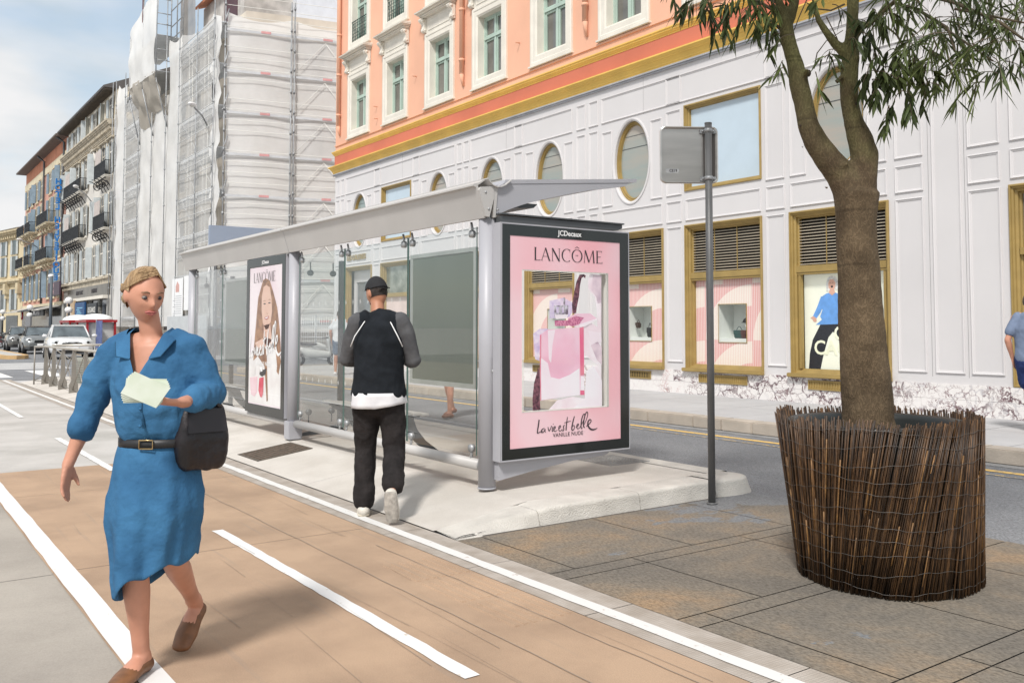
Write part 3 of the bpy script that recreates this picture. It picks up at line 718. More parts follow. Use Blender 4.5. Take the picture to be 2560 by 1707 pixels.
MT['stripe']=stripes(); MT['niche']=mat('niche_white',(.72,.74,.71),.6,var=.03); MT['shopglass']=glass('shop_glass',(.97,.98,.97),refl=.8)
MT['slat']=mat('louvre_slat',(.46,.40,.31),.5,var=.08)
SPROF=[(0,F+.0),(0,F+.035),(.010,F+.042),(.028,F+.040),(.034,F+.012),(.058,F+.004),(.062,F-.03),(.095,F-.045),(.10,F-.09),(.122,F-.10),(.128,F-.16)]
def shop_window(c,kind,x0=None,x1=None):
    x0=x0 or c-HW; x1=x1 or c+HW; zs=2.45
    b=MB(); b.ring(x0,x1,.60,3.45,SPROF)
    b.box(x0+.09,x1-.09,F-.14,F-.035,zs-.06,zs+.055); b.box(x0+.09,x1-.09,F-.14,F-.05,zs-.10,zs-.062)
    # stepped sill
    b.bbox(x0-.03,x1+.03,F+.03,F+.12,.585,.655,.01)
    if kind=='figure': b.box(x0+.115,x0+.16,F-.14,F-.06,.73,zs-.1); b.box(x1-.16,x1-.115,F-.14,F-.06,.73,zs-.1)
    w_=b.build('shop_window',MT['gold'],B,world=True)
    if kind!='door':
        l_=MB(); n=15
        for k in range(n):
            z=zs+.085+k*(3.45-.13-zs-.08)/(n-.2); l_.add([(x0+.12,F-.10,z),(x1-.12,F-.10,z),(x1-.12,F-.14,z+.010),(x0+.12,F-.14,z+.010),(x0+.12,F-.10,z-.012),(x1-.12,F-.10,z-.012),(x1-.12,F-.14,z+.002),(x0+.12,F-.14,z+.002)],[(0,3,2,1),(4,5,6,7),(0,1,5,4),(3,7,6,2)])
        l_.build('louvre',MT['slat'],w_,world=True)
        for q in (1/3,2/3):
            l2=MB(); xq=x0+.12+(x1-x0-.24)*q; l2.box(xq-.006,xq+.006,F-.10,F-.088,zs+.06,3.33); l2.build('louvre_stay',MT['gold'],w_,world=True)
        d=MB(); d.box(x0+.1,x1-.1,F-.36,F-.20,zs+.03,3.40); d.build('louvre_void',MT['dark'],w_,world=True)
    bx0,bx1,bz0,bz1=x0+.13,x1-.13,.72,zs-.1
    if kind=='stripe':
        nx0,nx1,nz0,nz1=c-.44,c+.24,1.16,1.87
        p=MB()
        for (a,d,e,f_) in ((bx0,nx0,bz0,bz1),(nx1,bx1,bz0,bz1),(nx0,nx1,bz0,nz0),(nx0,nx1,nz1,bz1)): p.quad((d,F-.15,e),(a,F-.15,e),(a,F-.15,f_),(d,F-.15,f_))
        p.build('striped_print',MT['stripe'],w_,world=True)
        nb=MB(); yb=F-.55
        nb.quad((nx1,yb,nz0),(nx0,yb,nz0),(nx0,yb,nz1),(nx1,yb,nz1))
        for (a,d) in (((nx0,nz0),(nx1,nz0)),((nx1,nz0),(nx1,nz1)),((nx1,nz1),(nx0,nz1)),((nx0,nz1),(nx0,nz0))): nb.quad((a[0],F-.15,a[1]),(d[0],F-.15,d[1]),(d[0],yb,d[1]),(a[0],yb,a[1]))
        nb.box(nx0+.001,nx1-.001,F-.549,F-.16,nz0+.001,nz0+.07)
        nb.build('display_niche',MT['niche'],w_,world=True)
        g2=MB(); g2.ring(nx0-.012,nx1+.012,nz0-.012,nz1+.012,[(0,F-.149),(0,F-.135),(.012,F-.135)]); g2.build('niche_edge',MT['gold'],w_,world=True)
    elif kind=='figure':
        p=MB(); p.quad((bx1,F-.2,bz0),(bx0,F-.2,bz0),(bx0,F-.2,bz1),(bx1,F-.2,bz1)); p.build('poster_ground',brightened_poster(),w_,world=True)
        poster_figure(w_,c,bx0,bx1,bz0,bz1)
    elif kind=='plain':
        p=MB(); p.quad((bx1,F-.15,bz0),(bx0,F-.15,bz0),(bx0,F-.15,bz1),(bx1,F-.15,bz1)); p.build('blind',MT['stripe'],w_,world=True)
    g=MB(); g.quad((bx1,F-.125,bz0),(bx0,F-.125,bz0),(bx0,F-.125,bz1),(bx1,F-.125,bz1)); g.build('window_pane',MT['shopglass'],w_,world=True)
    # air vent in the plinth
    if kind in('stripe','figure','plain'):
        v=MB(); v.ring(c-.60,c+.60,.385,.545,[(0,F+.03),(0,F+.05),(.025,F+.05),(.025,F+.034)],True)
        for k in range(22): xk=c-.55+k*.0515; v.box(xk,xk+.018,F+.034,F+.046,.415,.515)
        vo=v.build('vent_grille',MT['gold'],B,world=True)
        if c!=14.29: pass
        d=MB(); d.box(c-.575,c+.575,F+.0305,F+.0355,.41,.52); d.build('vent_void',MT['dark'] if c>13 else MT['gold'],vo,world=True)
def brightened_poster():
    m=mat('poster_cream',(.72,.72,.62),.6,var=.03); q=m.node_tree.nodes['Principled BSDF']; q.inputs['Emission Color'].default_value=(.72,.72,.62,1); q.inputs['Emission Strength'].default_value=.35; return m  # emission added to brighten the poster in its shaded window
def poster_figure(w_,c,x0,x1,z0,z1):
    """printed figure: white hair, blue jumper pulled wide, flared black trousers"""
    Y=F-.196
    def P(b,pts,k=0): b.poly([(c+p[0]+.40,Y+k*.001,z0+p[1]*.885) for p in pts][::1])
    mats=[mat('print_blue',(.12,.30,.66),.6,var=.15,scale=9),mat('print_black',(.012,.013,.02),.6),mat('print_skin',(.60,.34,.26),.6),mat('print_hair',(.60,.59,.58),.6,var=.3,scale=20),mat('print_cream',(.80,.80,.62),.6),MT['ink']]
    b=MB()
    # x measured towards +X (photo left)
    b.cur=1; P(b,[(.36,0),(.335,.30),(.27,.57),(.10,.88),(-.38,.88),(-.56,.55),(-.62,.28),(-.64,0),(-.40,0),(-.36,.35),(-.22,.64),(-.145,.73),(-.05,.62),(.05,.30),(.12,.0)])
    b.cur=0; P(b,[(.20,.86),(.075,.96),(.11,1.02),(.06,1.15),(.11,1.28),(.08,1.40),(-.02,1.46),(-.12,1.485),(-.22,1.47),(-.33,1.41),(-.42,1.28),(-.42,1.15),(-.36,.98),(-.47,.88)],1)
    P(b,[(.08,1.42),(.17,1.20),(.255,1.03),(.19,.98),(.10,1.10),(.03,1.25)],2)
    b.cur=2; P(b,[(.25,1.03),(.31,.995),(.27,.97),(.25,.93),(.215,.91),(.18,.93),(.185,.99)],3); P(b,[(-.08,1.47),(-.14,1.42),(-.20,1.47),(-.18,1.56),(-.09,1.56)],3)
    b.cur=3; P(b,[(-.03,1.50),(-.02,1.62),(-.05,1.76),(-.13,1.80),(-.22,1.78),(-.27,1.68),(-.27,1.55),(-.22,1.52),(-.14,1.60),(-.08,1.50)],4)
    b.cur=2; P(b,[(-.075,1.56),(-.07,1.66),(-.10,1.73),(-.17,1.73),(-.215,1.66),(-.20,1.57),(-.14,1.525)],5)
    b.cur=5; P(b,[(-.12,1.58),(-.12,1.61),(-.16,1.61),(-.165,1.58),(-.14,1.565)],6); P(b,[(-.09,1.665),(-.12,1.67),(-.12,1.66)],6); P(b,[(-.15,1.67),(-.185,1.665),(-.15,1.66)],6)
    b.cur=4
    put_text(b,'CACHE',.34,(c+.08,Y+.007,z0+.36),(-1,0,0),(0,0,1),ext=.0005,bold=.006)
    put_text(b,'ON',.32,(c-.02,Y+.007,z0+.61),(-1,0,0),(0,0,1),ext=.0005,bold=.006)
    for m_ in mats[:5]:
        q_=m_.node_tree.nodes['Principled BSDF']; lk=[l_ for l_ in m_.node_tree.links if l_.to_socket==q_.inputs['Base Color']][0].from_socket; m_.node_tree.links.new(lk,q_.inputs['Emission Color']); q_.inputs['Emission Strength'].default_value=.25  # print colours glow slightly too, added to lift the figure out of shade
    b.build('printed_figure',mats,w_,world=True)
shop_window(9.21,'figure'); shop_window(11.75,'stripe'); shop_window(14.29,'stripe'); shop_window(17.2,'stripe'); shop_window(19.7,'plain'); shop_window(22.45,'plain')
# far right window, only its edge in frame
b=MB(); b.ring(4.2,6.35,.60,3.45,SPROF); b.box(4.3,6.24,F-.14,F-.035,2.46,2.56); w_=b.build('shop_window',MT['gold'],B,world=True)
g=MB(); g.quad((6.25,F-.13,.7),(4.3,F-.13,.7),(4.3,F-.13,3.35),(6.25,F-.13,3.35)); g.build('window_pane',MT['winglass'],w_,world=True)
# small window with gold frame (25.0) and doorway (27.6)
b=MB(); b.ring(24.16,25.97,.63,3.45,SPROF); b.box(24.28,25.85,F-.14,F-.035,2.38,2.5); w_=b.build('shop_window',MT['gold'],B,world=True)
g=MB(); g.quad((25.86,F-.13,2.5),(24.27,F-.13,2.5),(24.27,F-.13,3.34),(25.86,F-.13,3.34)); g.build('window_pane',mat('painted_reflection_glass',(.10,.11,.09),.05,var=.6,scale=3,spec=1,col2=(.30,.31,.27)),w_,world=True)  # leafy reflection is mottled into the upper pane's colour
g=MB(); g.quad((25.86,F-.13,.72),(24.27,F-.13,.72),(24.27,F-.13,2.4),(25.86,F-.13,2.4)); g.build('notice_board',mat('pale_pink_board',(.74,.60,.56),.6),w_,world=True)
b=MB(); b.ring(26.62,28.6,.14,3.45,SPROF); w_=b.build('doorway',MT['gold'],B,world=True)
g=MB(); g.box(26.74,28.48,F-.30,F-.25,2.95,3.35); g.box(26.74,26.86,F-.30,F-.25,.15,2.95); g.box(28.30,28.48,F-.30,F-.25,.15,2.95); g.build('door_panel',MT['panel'],w_,world=True)
g=MB(); g.box(26.86,28.30,F-.36,F-.30,.15,2.95); g.build('door_leaf',mat('door_grey_glass',(.16,.165,.18),.2,var=.3,scale=3,spec=.8),w_,world=True)
g=MB()
for k in range(24): 
    ltr='CARRE NATUREL'
put_text(g,'LES GALERIES',.24,(27.75,F+.03,3.74),(-1,0,0),(0,0,1),ext=.01,bold=.004); g.build('shop_lettering',MT['gold'],B,world=True)
# backing so that the sky does not show through the openings
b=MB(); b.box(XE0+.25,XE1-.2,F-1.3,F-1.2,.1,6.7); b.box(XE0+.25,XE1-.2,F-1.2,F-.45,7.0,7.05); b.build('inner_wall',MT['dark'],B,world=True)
# things standing in the display niches
def cap_thing(x,y,z):
    t=thing('cap','black cap on a small stand in the square display niche behind the sign pole','cap',(x,y,z))
    b=MB(); b.tube([(0,0,0),(0,0,.20)],[.05,.035],12); b.sphere((0,0,.25),.062,14,(1,1.1,1.25)); b.build('stand',MT['offwhite'],t)
    b=MB(); n=16
    bm=bmesh.new(); bmesh.ops.create_uvsphere(bm,u_segments=20,v_segments=12,radius=.10)
    bmesh.ops.delete(bm,geom=[v for v in bm.verts if v.co.z<-.012],context='VERTS'); b.addbm(bm,True,Matrix.Translation((0,0,.30))@Matrix.Diagonal((1,1.1,.95,1)))
    b.prism([(.02+.0*k,.0,0) for k in range(0)] or [(.05+.09*math.cos(a),.085*math.sin(a),.295) for a in [(-80+20*k)*PI/180 for k in range(9)]],(0,0,.010)); b.build('cap_shell',mat('cap_black',(.02,.02,.022),.8),t)
cap_thing(11.42,F-.32,1.23)
def bag(x,y,z,w_,h,label,m,strap=True):
    t=thing('handbag',label,'handbag',(x,y,z))
    b=MB(); b.bbox(-w_/2,w_/2,-.04,.04,0,h,.02); b.build('bag_body',m,t)
    b=MB(); b.bbox(-w_/2-.003,w_/2+.003,.0,.046,h*.45,h+.006,.01); b.build('flap',m,t)
    if strap:
        b=MB(); b.tube([(-w_*.35+(w_*.7)*k/10,0,h-.01+math.sin(PI*k/10)*h*.55) for k in range(11)],.006,6); b.build('handle',m,t)
bag(11.62,F-.30,1.23,.22,.15,'dark green handbag lying in the display niche behind the sign pole',mat('leather_green',(.03,.08,.075),.45))
bag(11.42,F-.22,1.23,.13,.15,'small brown handbag in front of the cap stand in the niche',mat('leather_brown',(.10,.045,.04),.45),False)
bag(14.06,F-.3,1.23,.14,.20,'small black handbag standing in the shop window niche just right of the poster case',mat('leather_black',(.02,.02,.02),.4))
bag(14.42,F-.3,1.42,.12,.12,'tiny brown bag on a thin stand in the niche beside the glowing poster case',mat('leather_dkbrown',(.06,.035,.025),.45))
# ================================================================ bus shelter
MT['sglass']=glass('shelter_glass',(.975,.985,.98),refl=1.5)
SH=thing('bus_shelter','long grey glass bus shelter with two poster cases standing on the raised island','bus shelter',(10.5,-4.1,.14))
def SB(mb,name,m,parent=SH): return mb.build(name,m,parent,world=True)
PY=-4.1
for x,top in ((6.29,2.345),(10.49,2.345),(14.70,2.345)):
    b=MB(); b.cyl((x,PY,.135),(x,PY,2.335),.0715,28)
    if x>7:
        b.bbox(x-.082,x+.082,PY-.082,PY+.082,.13,.345,.008)
    b.cyl((x,PY,.137),(x,PY,.150),.076,24)
    p=SB(b,'post',MT['steel'])
    b=MB(); b.tube([(x,PY,2.335),(x,PY,2.345),(x,PY,2.40)],[.06,.052,.04],12); b.cyl((x+.0,PY+.02,2.40),(x,PY+.02,2.42),.055,6)
    for s in (-1,1): b.cyl((x+s*.045,PY+.04,2.35),(x+s*.045,PY+.04,2.41),.010,8)
    SB(b,'post_head',MT['zinc'],p)
    if x<7:
        b=MB()   # service hatch with lock
        n=14; pts=[]
        for k in range(n+1):
            a=R(-128+ (38)*k/n); pts.append((x+.0725*math.cos(a+R(0)),PY+.0725*math.sin(a)))
        # hatch on the camera-facing side (towards -X)
        pts=[(x+.0728*math.cos(R(a)),PY+.0728*math.sin(R(a))) for a in (172,180,188,196,204,212,220)]
        for i in range(len(pts)-1): b.quad((*pts[i],.98),(*pts[i+1],.98),(*pts[i+1],1.20),(*pts[i],1.20))
        SB(b,'hatch',mat('hatch_grey',(.40,.40,.42),.35,metal=.35,var=.03),p)
        b=MB(); a=R(187); c=Vector((x+.073*math.cos(a),PY+.073*math.sin(a),1.09)); d=Vector((math.cos(a),math.sin(a),0)); b.cyl(c,c+d*.006,.014,16); b.cyl(c+d*.006,c+d*.009,.006,8); SB(b,'lock',MT['zinc'],p)
# bottom rails
for (a,d) in ((6.36,10.41),(10.58,14.63)):
    b=MB(); b.cyl((a+.03,PY,.315),(d-.03,PY,.315),.046,20); p=SB(b,'bottom_rail',MT['steel_lt'])
    b=MB(); 
    for x0,x1 in ((a,a+.035),(d-.035,d)): b.cyl((x0,PY,.315),(x1,PY,.315),.036,16)
    SB(b,'rail_collar',MT['zinc'],p)
# fascia beam and trough roof
prof=[(-4.035,2.34),(-4.02,2.345),(-3.955,2.565),(-3.945,2.60),(-3.945,2.625),(-3.96,2.645),(-3.985,2.655)]
def extr(b,prof,x0,x1,closed=True):
    n=len(prof); A=[(x0,p[0],p[1]) for p in prof]; Bv=[(x1,p[0],p[1]) for p in prof]
    m_=n if closed else n-1
    b.add(A+Bv,[(k,n+k,n+(k+1)%n,(k+1)%n) for k in range(m_)])
    if closed: b.add(A,[tuple(range(n))[::-1]]); b.add(Bv,[tuple(range(n))])
beam=[(-4.035,2.335),(-4.02,2.338),(-3.945,2.575),(-3.93,2.592),(-3.93,2.604),(-3.95,2.612),(-3.965,2.62),(-4.04,2.66),(-4.05,2.655),(-4.0,2.61),(-3.99,2.60),(-4.03,2.36),(-4.04,2.35)]
fas=[(-4.020,2.338),(-3.945,2.582),(-3.915,2.592),(-3.915,2.606),(-3.975,2.625),(-4.02,2.652),(-4.03,2.647),(-3.985,2.615),(-3.96,2.60),(-4.032,2.352),(-4.038,2.336)]
b=MB(); extr(b,fas,6.22,14.86); SB(b,'fascia',MT['steel_lt'])
b=MB()   # small notch joints in the fascia
for x in (10.49,): extr(b,[(-4.0195,2.336),(-3.9435,2.581),(-3.912,2.591),(-3.912,2.608),(-3.93,2.61),(-3.96,2.58)],x-.004,x+.004)
SB(b,'fascia_joint',MT['zinc'])
tr=[]
for k in range(13):
    a=R(200+140*k/12); tr.append((-4.145+.125*math.cos(PI-a if 0 else a)*1.0,2.70+.105*math.sin(a)))
tr=[(-4.03,2.662),(-4.05,2.635),(-4.08,2.612),(-4.12,2.60),(-4.16,2.605),(-4.20,2.622),(-4.235,2.648),(-4.262,2.67)]
tr2=[(y,z-.008) for y,z in tr][::-1]
b=MB(); extr(b,tr+tr2,6.17,14.88); SB(b,'gutter_channel',MT['steel_lt'])
b=MB(); extr(b,[(-4.20,2.632),(-5.66,2.778),(-5.685,2.785),(-5.685,2.815),(-4.22,2.668)],6.20,14.88); SB(b,'roof_panel',MT['steel'])
# tapered roof arms
for x in (6.225,10.49,14.8):
    b=MB(); P=[(-4.12,2.36),(-4.135,2.60),(-4.20,2.635),(-5.60,2.775),(-5.55,2.735),(-5.1,2.655),(-4.6,2.535),(-4.40,2.475),(-4.25,2.42)]
    b.prism([(x-.02,y,z) for y,z in P],(.05,0,0)); SB(b,'roof_arm',MT['steel'])
    b=MB(); b.prism([(x-.035,y,z) for y,z in ((-4.02,2.35),(-4.055,2.345),(-4.098,2.50),(-4.098,2.60),(-3.975,2.585),(-3.955,2.56))],(.05,0,0)); br=SB(b,'end_bracket',MT['steel_lt'])
    b=MB(); b.prism([(x-.03,y,z) for y,z in ((-4.10,2.345),(-4.118,2.345),(-4.14,2.60),(-4.10,2.60))],(.04,0,0)); SB(b,'end_rib',MT['steel_lt'],br)
    b=MB()
    for (y,z) in ((-4.015,2.545),(-4.045,2.41),(-4.135,2.41)): b.cyl((x-.041,y,z),(x-.034,y,z),.009,10)
    SB(b,'bracket_bolts',MT['zinc'],br)
for x in (6.3,8.8):
    b=MB(); b.prism([(x,-4.38,2.455),(x,-4.58,2.47),(x,-4.62,2.505),(x,-4.38,2.505)],(.5,0,0)); SB(b,'lamp_box',MT['steel_dk'])
# glass panes on the long side
JX=[6.44,7.66,9.08,10.36]; JL=[10.64,11.90,13.24,14.60]
def pane(x0,x1):
    b=MB(); b.box(x0+.008,x1-.008,PY-.004,PY+.004,.385,2.29); p=SB(b,'glass_pane',MT['sglass'])
    for xq in (x0,x1):
        b=MB(); b.box(xq+(.008 if xq==x0 else -.0115),xq+(.0115 if xq==x0 else -.008),PY-.0045,PY+.0045,.385,2.29); SB(b,'pane_edge',MT['edge'],p)
    for xq in (x0+.085,x1-.085):
        for zq,s in ((2.235,1),(.44,-1)):
            b=MB(); b.cyl((xq,PY+.018,zq),(xq,PY-.018,zq),.032,18); b.tube([(xq,PY,zq),(xq,PY,zq+s*.05),(xq,PY+.01,zq+s*.10)],[.013,.012,.010],8); SB(b,'clamp',MT['zinc'],p)
MT['edge']=mat('glass_edge_green',(.10,.17,.15),.2)
for J in (JX,JL):
    for i in range(3): pane(J[i],J[i+1])
# etched bird-track safety dots: small slanted dashes in two rows
b=MB()
for x0,x1 in ((7.70,10.36),(13.3,14.60)):
    n=int((x1-x0)/.17)
    for k in range(n):
        x=x0+.1+k*(x1-x0-.2)/max(1,n-1)
        for z in (1.72,.86):
            for q in range(2): b.add([(x+q*.014,PY+.0055,z-q*.012+.016),(x+.006+q*.014,PY+.0055,z-q*.012+.018),(x-.008+q*.014,PY+.0055,z-q*.012-.018),(x-.014+q*.014,PY+.0055,z-q*.012-.018)],[(0,1,2,3)])
SB(b,'safety_dashes',mat('etched_white',(.75,.77,.76),.7))
# cross screens
for x in (10.44,14.60):
    b=MB(); b.box(x-.004,x+.004,-4.64,-4.19,.36,2.22); p=SB(b,'side_screen',MT['sglass'])
    b=MB(); b.box(x-.03,x+.03,-4.70,-4.645,.14,2.26); SB(b,'screen_post',MT['steel_dk'],p)
    b=MB(); b.prism([(x-.01,-4.16,.16),(x-.01,-4.75,.19),(x-.01,-4.62,.27),(x-.01,-4.2,.20)],(.02,0,0)); SB(b,'screen_foot',MT['steel_dk'],p)
    for y in(-4.27,-4.56):
        for z,s in((2.10,1),(.44,-1)):
            b=MB(); b.cyl((x-.015,y,z),(x+.015,y,z),.036,18); b.box(x-.005,x+.005,y-.006,y+.006,min(z,z+s*.13),max(z,z+s*.13)); SB(b,'clamp',MT['steel_dk'],p)
# framed boards fixed behind two panes, seen from the back
MT['board']=mat('board_back_greengrey',(.135,.15,.12),.35,var=.10,scale=1.5,bump=.05,bscale=60,stretch=(1,1,.3),spec=.4)
for (x0,x1) in ((6.48,7.63),(11.97,13.17)):
    b=MB(); b.ring(x0,x1,.93,2.125,[(0,PY-.03),(0,PY-.006),(.035,PY-.006),(.04,PY-.015)]); p=SB(b,'board_frame',MT['inox2']) if 'inox2' in MT else SB(b,'board_frame',mat('aluminium_frame',(.46,.47,.45),.45,metal=.4))
    b=MB(); b.box(x0+.035,x1-.035,PY-.035,PY-.015,.965,2.09); SB(b,'board_back',MT['board'],p)
# --------------------------------------------------------- poster case at the near end (faces -X)
CX0,CX1=6.10,6.215
MT['casedk']=mat('case_black_glass',(.018,.02,.019),.12,spec=.6)
def rect_hole(b,X,o,i):
    """front face in plane X with a rectangular hole: o,i=(ya,yb,z0,z1), ya>yb"""
    O=[(X,o[0],o[2]),(X,o[1],o[2]),(X,o[1],o[3]),(X,o[0],o[3])]; I=[(X,i[0],i[2]),(X,i[1],i[2]),(X,i[1],i[3]),(X,i[0],i[3])]
    b.add(O+I,[(k,(k+1)%4,4+(k+1)%4,4+k) for k in range(4)])
def tunnel(b,o,xa,xb):
    Y0,Y1,z0,z1=o
    for (a,c) in (((Y0,z0),(Y1,z0)),((Y1,z0),(Y1,z1)),((Y1,z1),(Y0,z1)),((Y0,z1),(Y0,z0))): b.quad((xa,a[0],a[1]),(xa,c[0],c[1]),(xb,c[0],c[1]),(xb,a[0],a[1]))
CO=(-4.105,-5.495,.368,2.30); PO=(-4.197,-5.387,.465,2.197); WO=(-4.317,-5.25,.752,1.923)
b=MB(); rect_hole(b,CX0,(-4.115,-5.486,.377,2.291),PO); case=SB(b,'advert_case',MT['casedk'])
b=MB()
rect_hole(b,CX1,CO,WO); tunnel(b,CO,CX0+.0,CX1); rect_hole(b,CX0-.002,CO,(-4.118,-5.483,.380,2.288)); SB(b,'case_shell',MT['steel'],case)
b=MB(); tunnel(b,WO,CX0+.002,CX1); SB(b,'case_lining',MT['offwhite'],case)
def glowmat(name,c,e):
    m,t,bs=newmat(name); bs.inputs['Base Color'].default_value=(*c,1); bs.inputs['Roughness'].default_value=.35
    bs.inputs['Emission Color'].default_value=(*c,1); bs.inputs['Emission Strength'].default_value=e; return m
def pinkprint():
    m,t,bs=newmat('poster_pink'); N=t.nodes.new; l=t.links.new; tc=N('ShaderNodeTexCoord')
    n=N('ShaderNodeTexNoise'); n.inputs['Scale'].default_value=1.3; n.inputs['Detail'].default_value=1; l(tc.outputs['Object'],n.inputs[0])
    r=N('ShaderNodeValToRGB'); e=r.color_ramp.elements; e[0].position=.38; e[0].color=(.72,.36,.40,1); e[1].position=.62; e[1].color=(.72,.50,.54,1); l(n.outputs[0],r.inputs[0])
    l(r.outputs[0],bs.inputs['Base Color']); l(r.outputs[0],bs.inputs['Emission Color']); bs.inputs['Emission Strength'].default_value=.16; bs.inputs['Roughness'].default_value=.3; return m
b=MB(); rect_hole(b,CX0+.004,PO,WO); SB(b,'poster_print',pinkprint(),case)
b=MB()
rect_hole(b,CX0+.003,(WO[0]+.0,WO[1]-.0,WO[2],WO[3]),(WO[0]-.018,WO[1]+.03,WO[2]+.012,WO[3]-.012)); SB(b,'print_border',MT['offwhite'],case)
# lettering on the case, read from -X: right of the reader is -Y
UX=(0,-1,0); UY=(0,0,1)
b=MB(); put_text(b,'JCDecaux',.062,(CX0-.003,-4.815,2.243),UX,UY,ext=.0008,bold=.0012); SB(b,'case_lettering',MT['white'],case)
def roman(b,org,H,ux,uy,word='LANCOME',gap=.16):
    """thick-and-thin capitals drawn stroke by stroke"""
    tk,tn=.115,.038; x=0
    def S(pts,ws,sm=0): ribbon(b,[((x+p[0])*H,p[1]*H) for p in pts],[w_*H for w_ in (ws if isinstance(ws,(list,tuple)) else [ws]*len(pts))],org,ux,uy,th=random.uniform(.0003,.0009),smooth=sm)
    def arc(cx_,cy_,rx,ry,a0,a1,n=28,tkv=.11):
        P=[];W=[]
        for k in range(n+1):
            a=R(a0+(a1-a0)*k/n); P.append((cx_+rx*math.cos(a),cy_+ry*math.sin(a))); W.append(.03+(tkv-.03)*abs(math.cos(a))**1.5)
        S(P,W)
    for ch in word:
        if ch=='L': S([(.10,0),(.10,1)],tk); S([(.02,.985),(.20,.985)],tn*.8); S([(.02,.02),(.52,.02)],tn); S([(.50,.0),(.50,.10)],[.05,.01]); x+=.56
        elif ch=='A': S([(.02,0),(.36,1)],tn); S([(.35,1.0),(.70,0)],tk); S([(.13,.33),(.56,.33)],tn*.8); S([(-.05,.015),(.11,.015)],tn*.7); S([(.60,.015),(.80,.015)],tn*.7); x+=.82
        elif ch=='N': S([(.08,0),(.08,1)],tn*1.1); S([(.07,1.0),(.68,0.0)],tk*1.1); S([(.68,0),(.68,1)],tn*1.1); S([(0,.015),(.16,.015)],tn*.7); S([(.60,.985),(.76,.985)],tn*.7); x+=.84
        elif ch=='C': arc(.46,.5,.42,.5,52,308); S([(.72,.72),(.74,.98)],[.02,.035]); x+=.84
        elif ch=='O': arc(.48,.5,.44,.5,0,360,36); S([(.26,1.10),(.47,1.22)],[.02,.05]); S([(.47,1.22),(.70,1.10)],[.05,.02]); x+=1.04
        elif ch=='M': S([(.04,0),(.12,1)],tn*1.1); S([(.12,1),(.47,.04)],tk); S([(.47,.04),(.84,1)],tn); S([(.85,1),(.93,0)],tk); S([(-.03,.015),(.12,.015)],tn*.7); S([(.84,.015),(1.02,.015)],tn*.7); x+=1.06
        elif ch=='E': S([(.12,0),(.12,1)],tk); S([(.03,.985),(.56,.985)],tn); S([(.10,.52),(.46,.52)],tn); S([(.03,.015),(.60,.015)],tn); S([(.55,.98),(.55,.86)],[.05,.02]); S([(.59,.0),(.59,.13)],[.05,.02]); x+=.62
        x+=gap-.10
    return x*H
wid=6.08
Ht=.108; 
b=MB(); roman(b,Vector((CX0+.001,-4.440,2.005)),Ht,Vector(UX)*1.12,Vector(UY)); SB(b,'brand_lettering',MT['ink'],case)
b=MB(); put_text(b,'PARIS',.012,(CX0+.001,-4.895,2.062),UX,UY,ext=.0003); SB(b,'tiny_lettering',MT['ink'],case)
SCR=[([(553,560),(548,600),(541,645),(540,660),(556,650),(578,643)],[9,9,8,6,5,3]),([(590,622),(574,628),(565,645),(573,656),(588,645),(596,622),(592,648),(600,650)],[4,6,7,6,4,5,5,2]),
([(614,613),(617,632),(622,645),(632,628),(639,603),(642,612)],[4,7,7,4,5,3]),([(648,612),(644,632),(643,648),(652,640)],[5,6,6,3]),([(650,591),(652,594)],[6,6]),
([(657,632),(668,620),(665,607),(655,618),(654,640),(664,648),(680,636)],[3,5,5,7,7,4,3]),([(690,628),(705,614),(701,600),(689,615),(690,640),(700,647),(716,628)],[3,5,5,7,7,4,3]),
([(732,600),(720,610),(727,628),(722,643),(709,640)],[4,7,7,6,3]),([(752,540),(746,580),(741,640)],[5,7,9]),([(728,585),(750,577),(776,570)],[3,5,3]),
([(802,535),(790,580),(780,635),(790,642),(805,622),(800,600),(786,612)],[6,9,9,6,5,5,3]),([(812,618),(832,604),(832,590),(819,600),(818,626),(832,630),(846,612)],[3,5,5,7,6,4,3]),
([(844,614),(868,570),(881,528),(872,514),(858,540),(850,590),(850,628),(860,626)],[3,4,6,6,7,9,8,4]),([(862,622),(890,560),(903,515),(893,498),(879,525),(868,580),(868,612),(878,622)],[3,4,6,6,7,9,8,4]),
([(888,612),(915,590),(928,568),(917,557),(901,572),(899,604),(916,632),(942,640),(972,625)],[4,6,6,6,9,11,12,10,3])]
def script(b,X,fy,fz,wk,flip=1):
    for pts,ws in SCR: ribbon(b,[(fy(x,y),fz(x,y)) for x,y in pts],[w_*wk for w_ in ws],(X,0,0),UX,UY,th=random.uniform(.0003,.001),smooth=2)
b=MB(); script(b,CX0+.001,lambda x,y:4.2+(x-360)/667,lambda x,y:.465+(770-(x-360)*.076-y)/888,1/760); SB(b,'script_lettering',MT['ink'],case)
b=MB(); put_text(b,'VANILLE NUDE',.046,(CX0+.001,-4.795,.545),UX,UY,ext=.0004,space=1.05); SB(b,'small_lettering',MT['ink'],case)
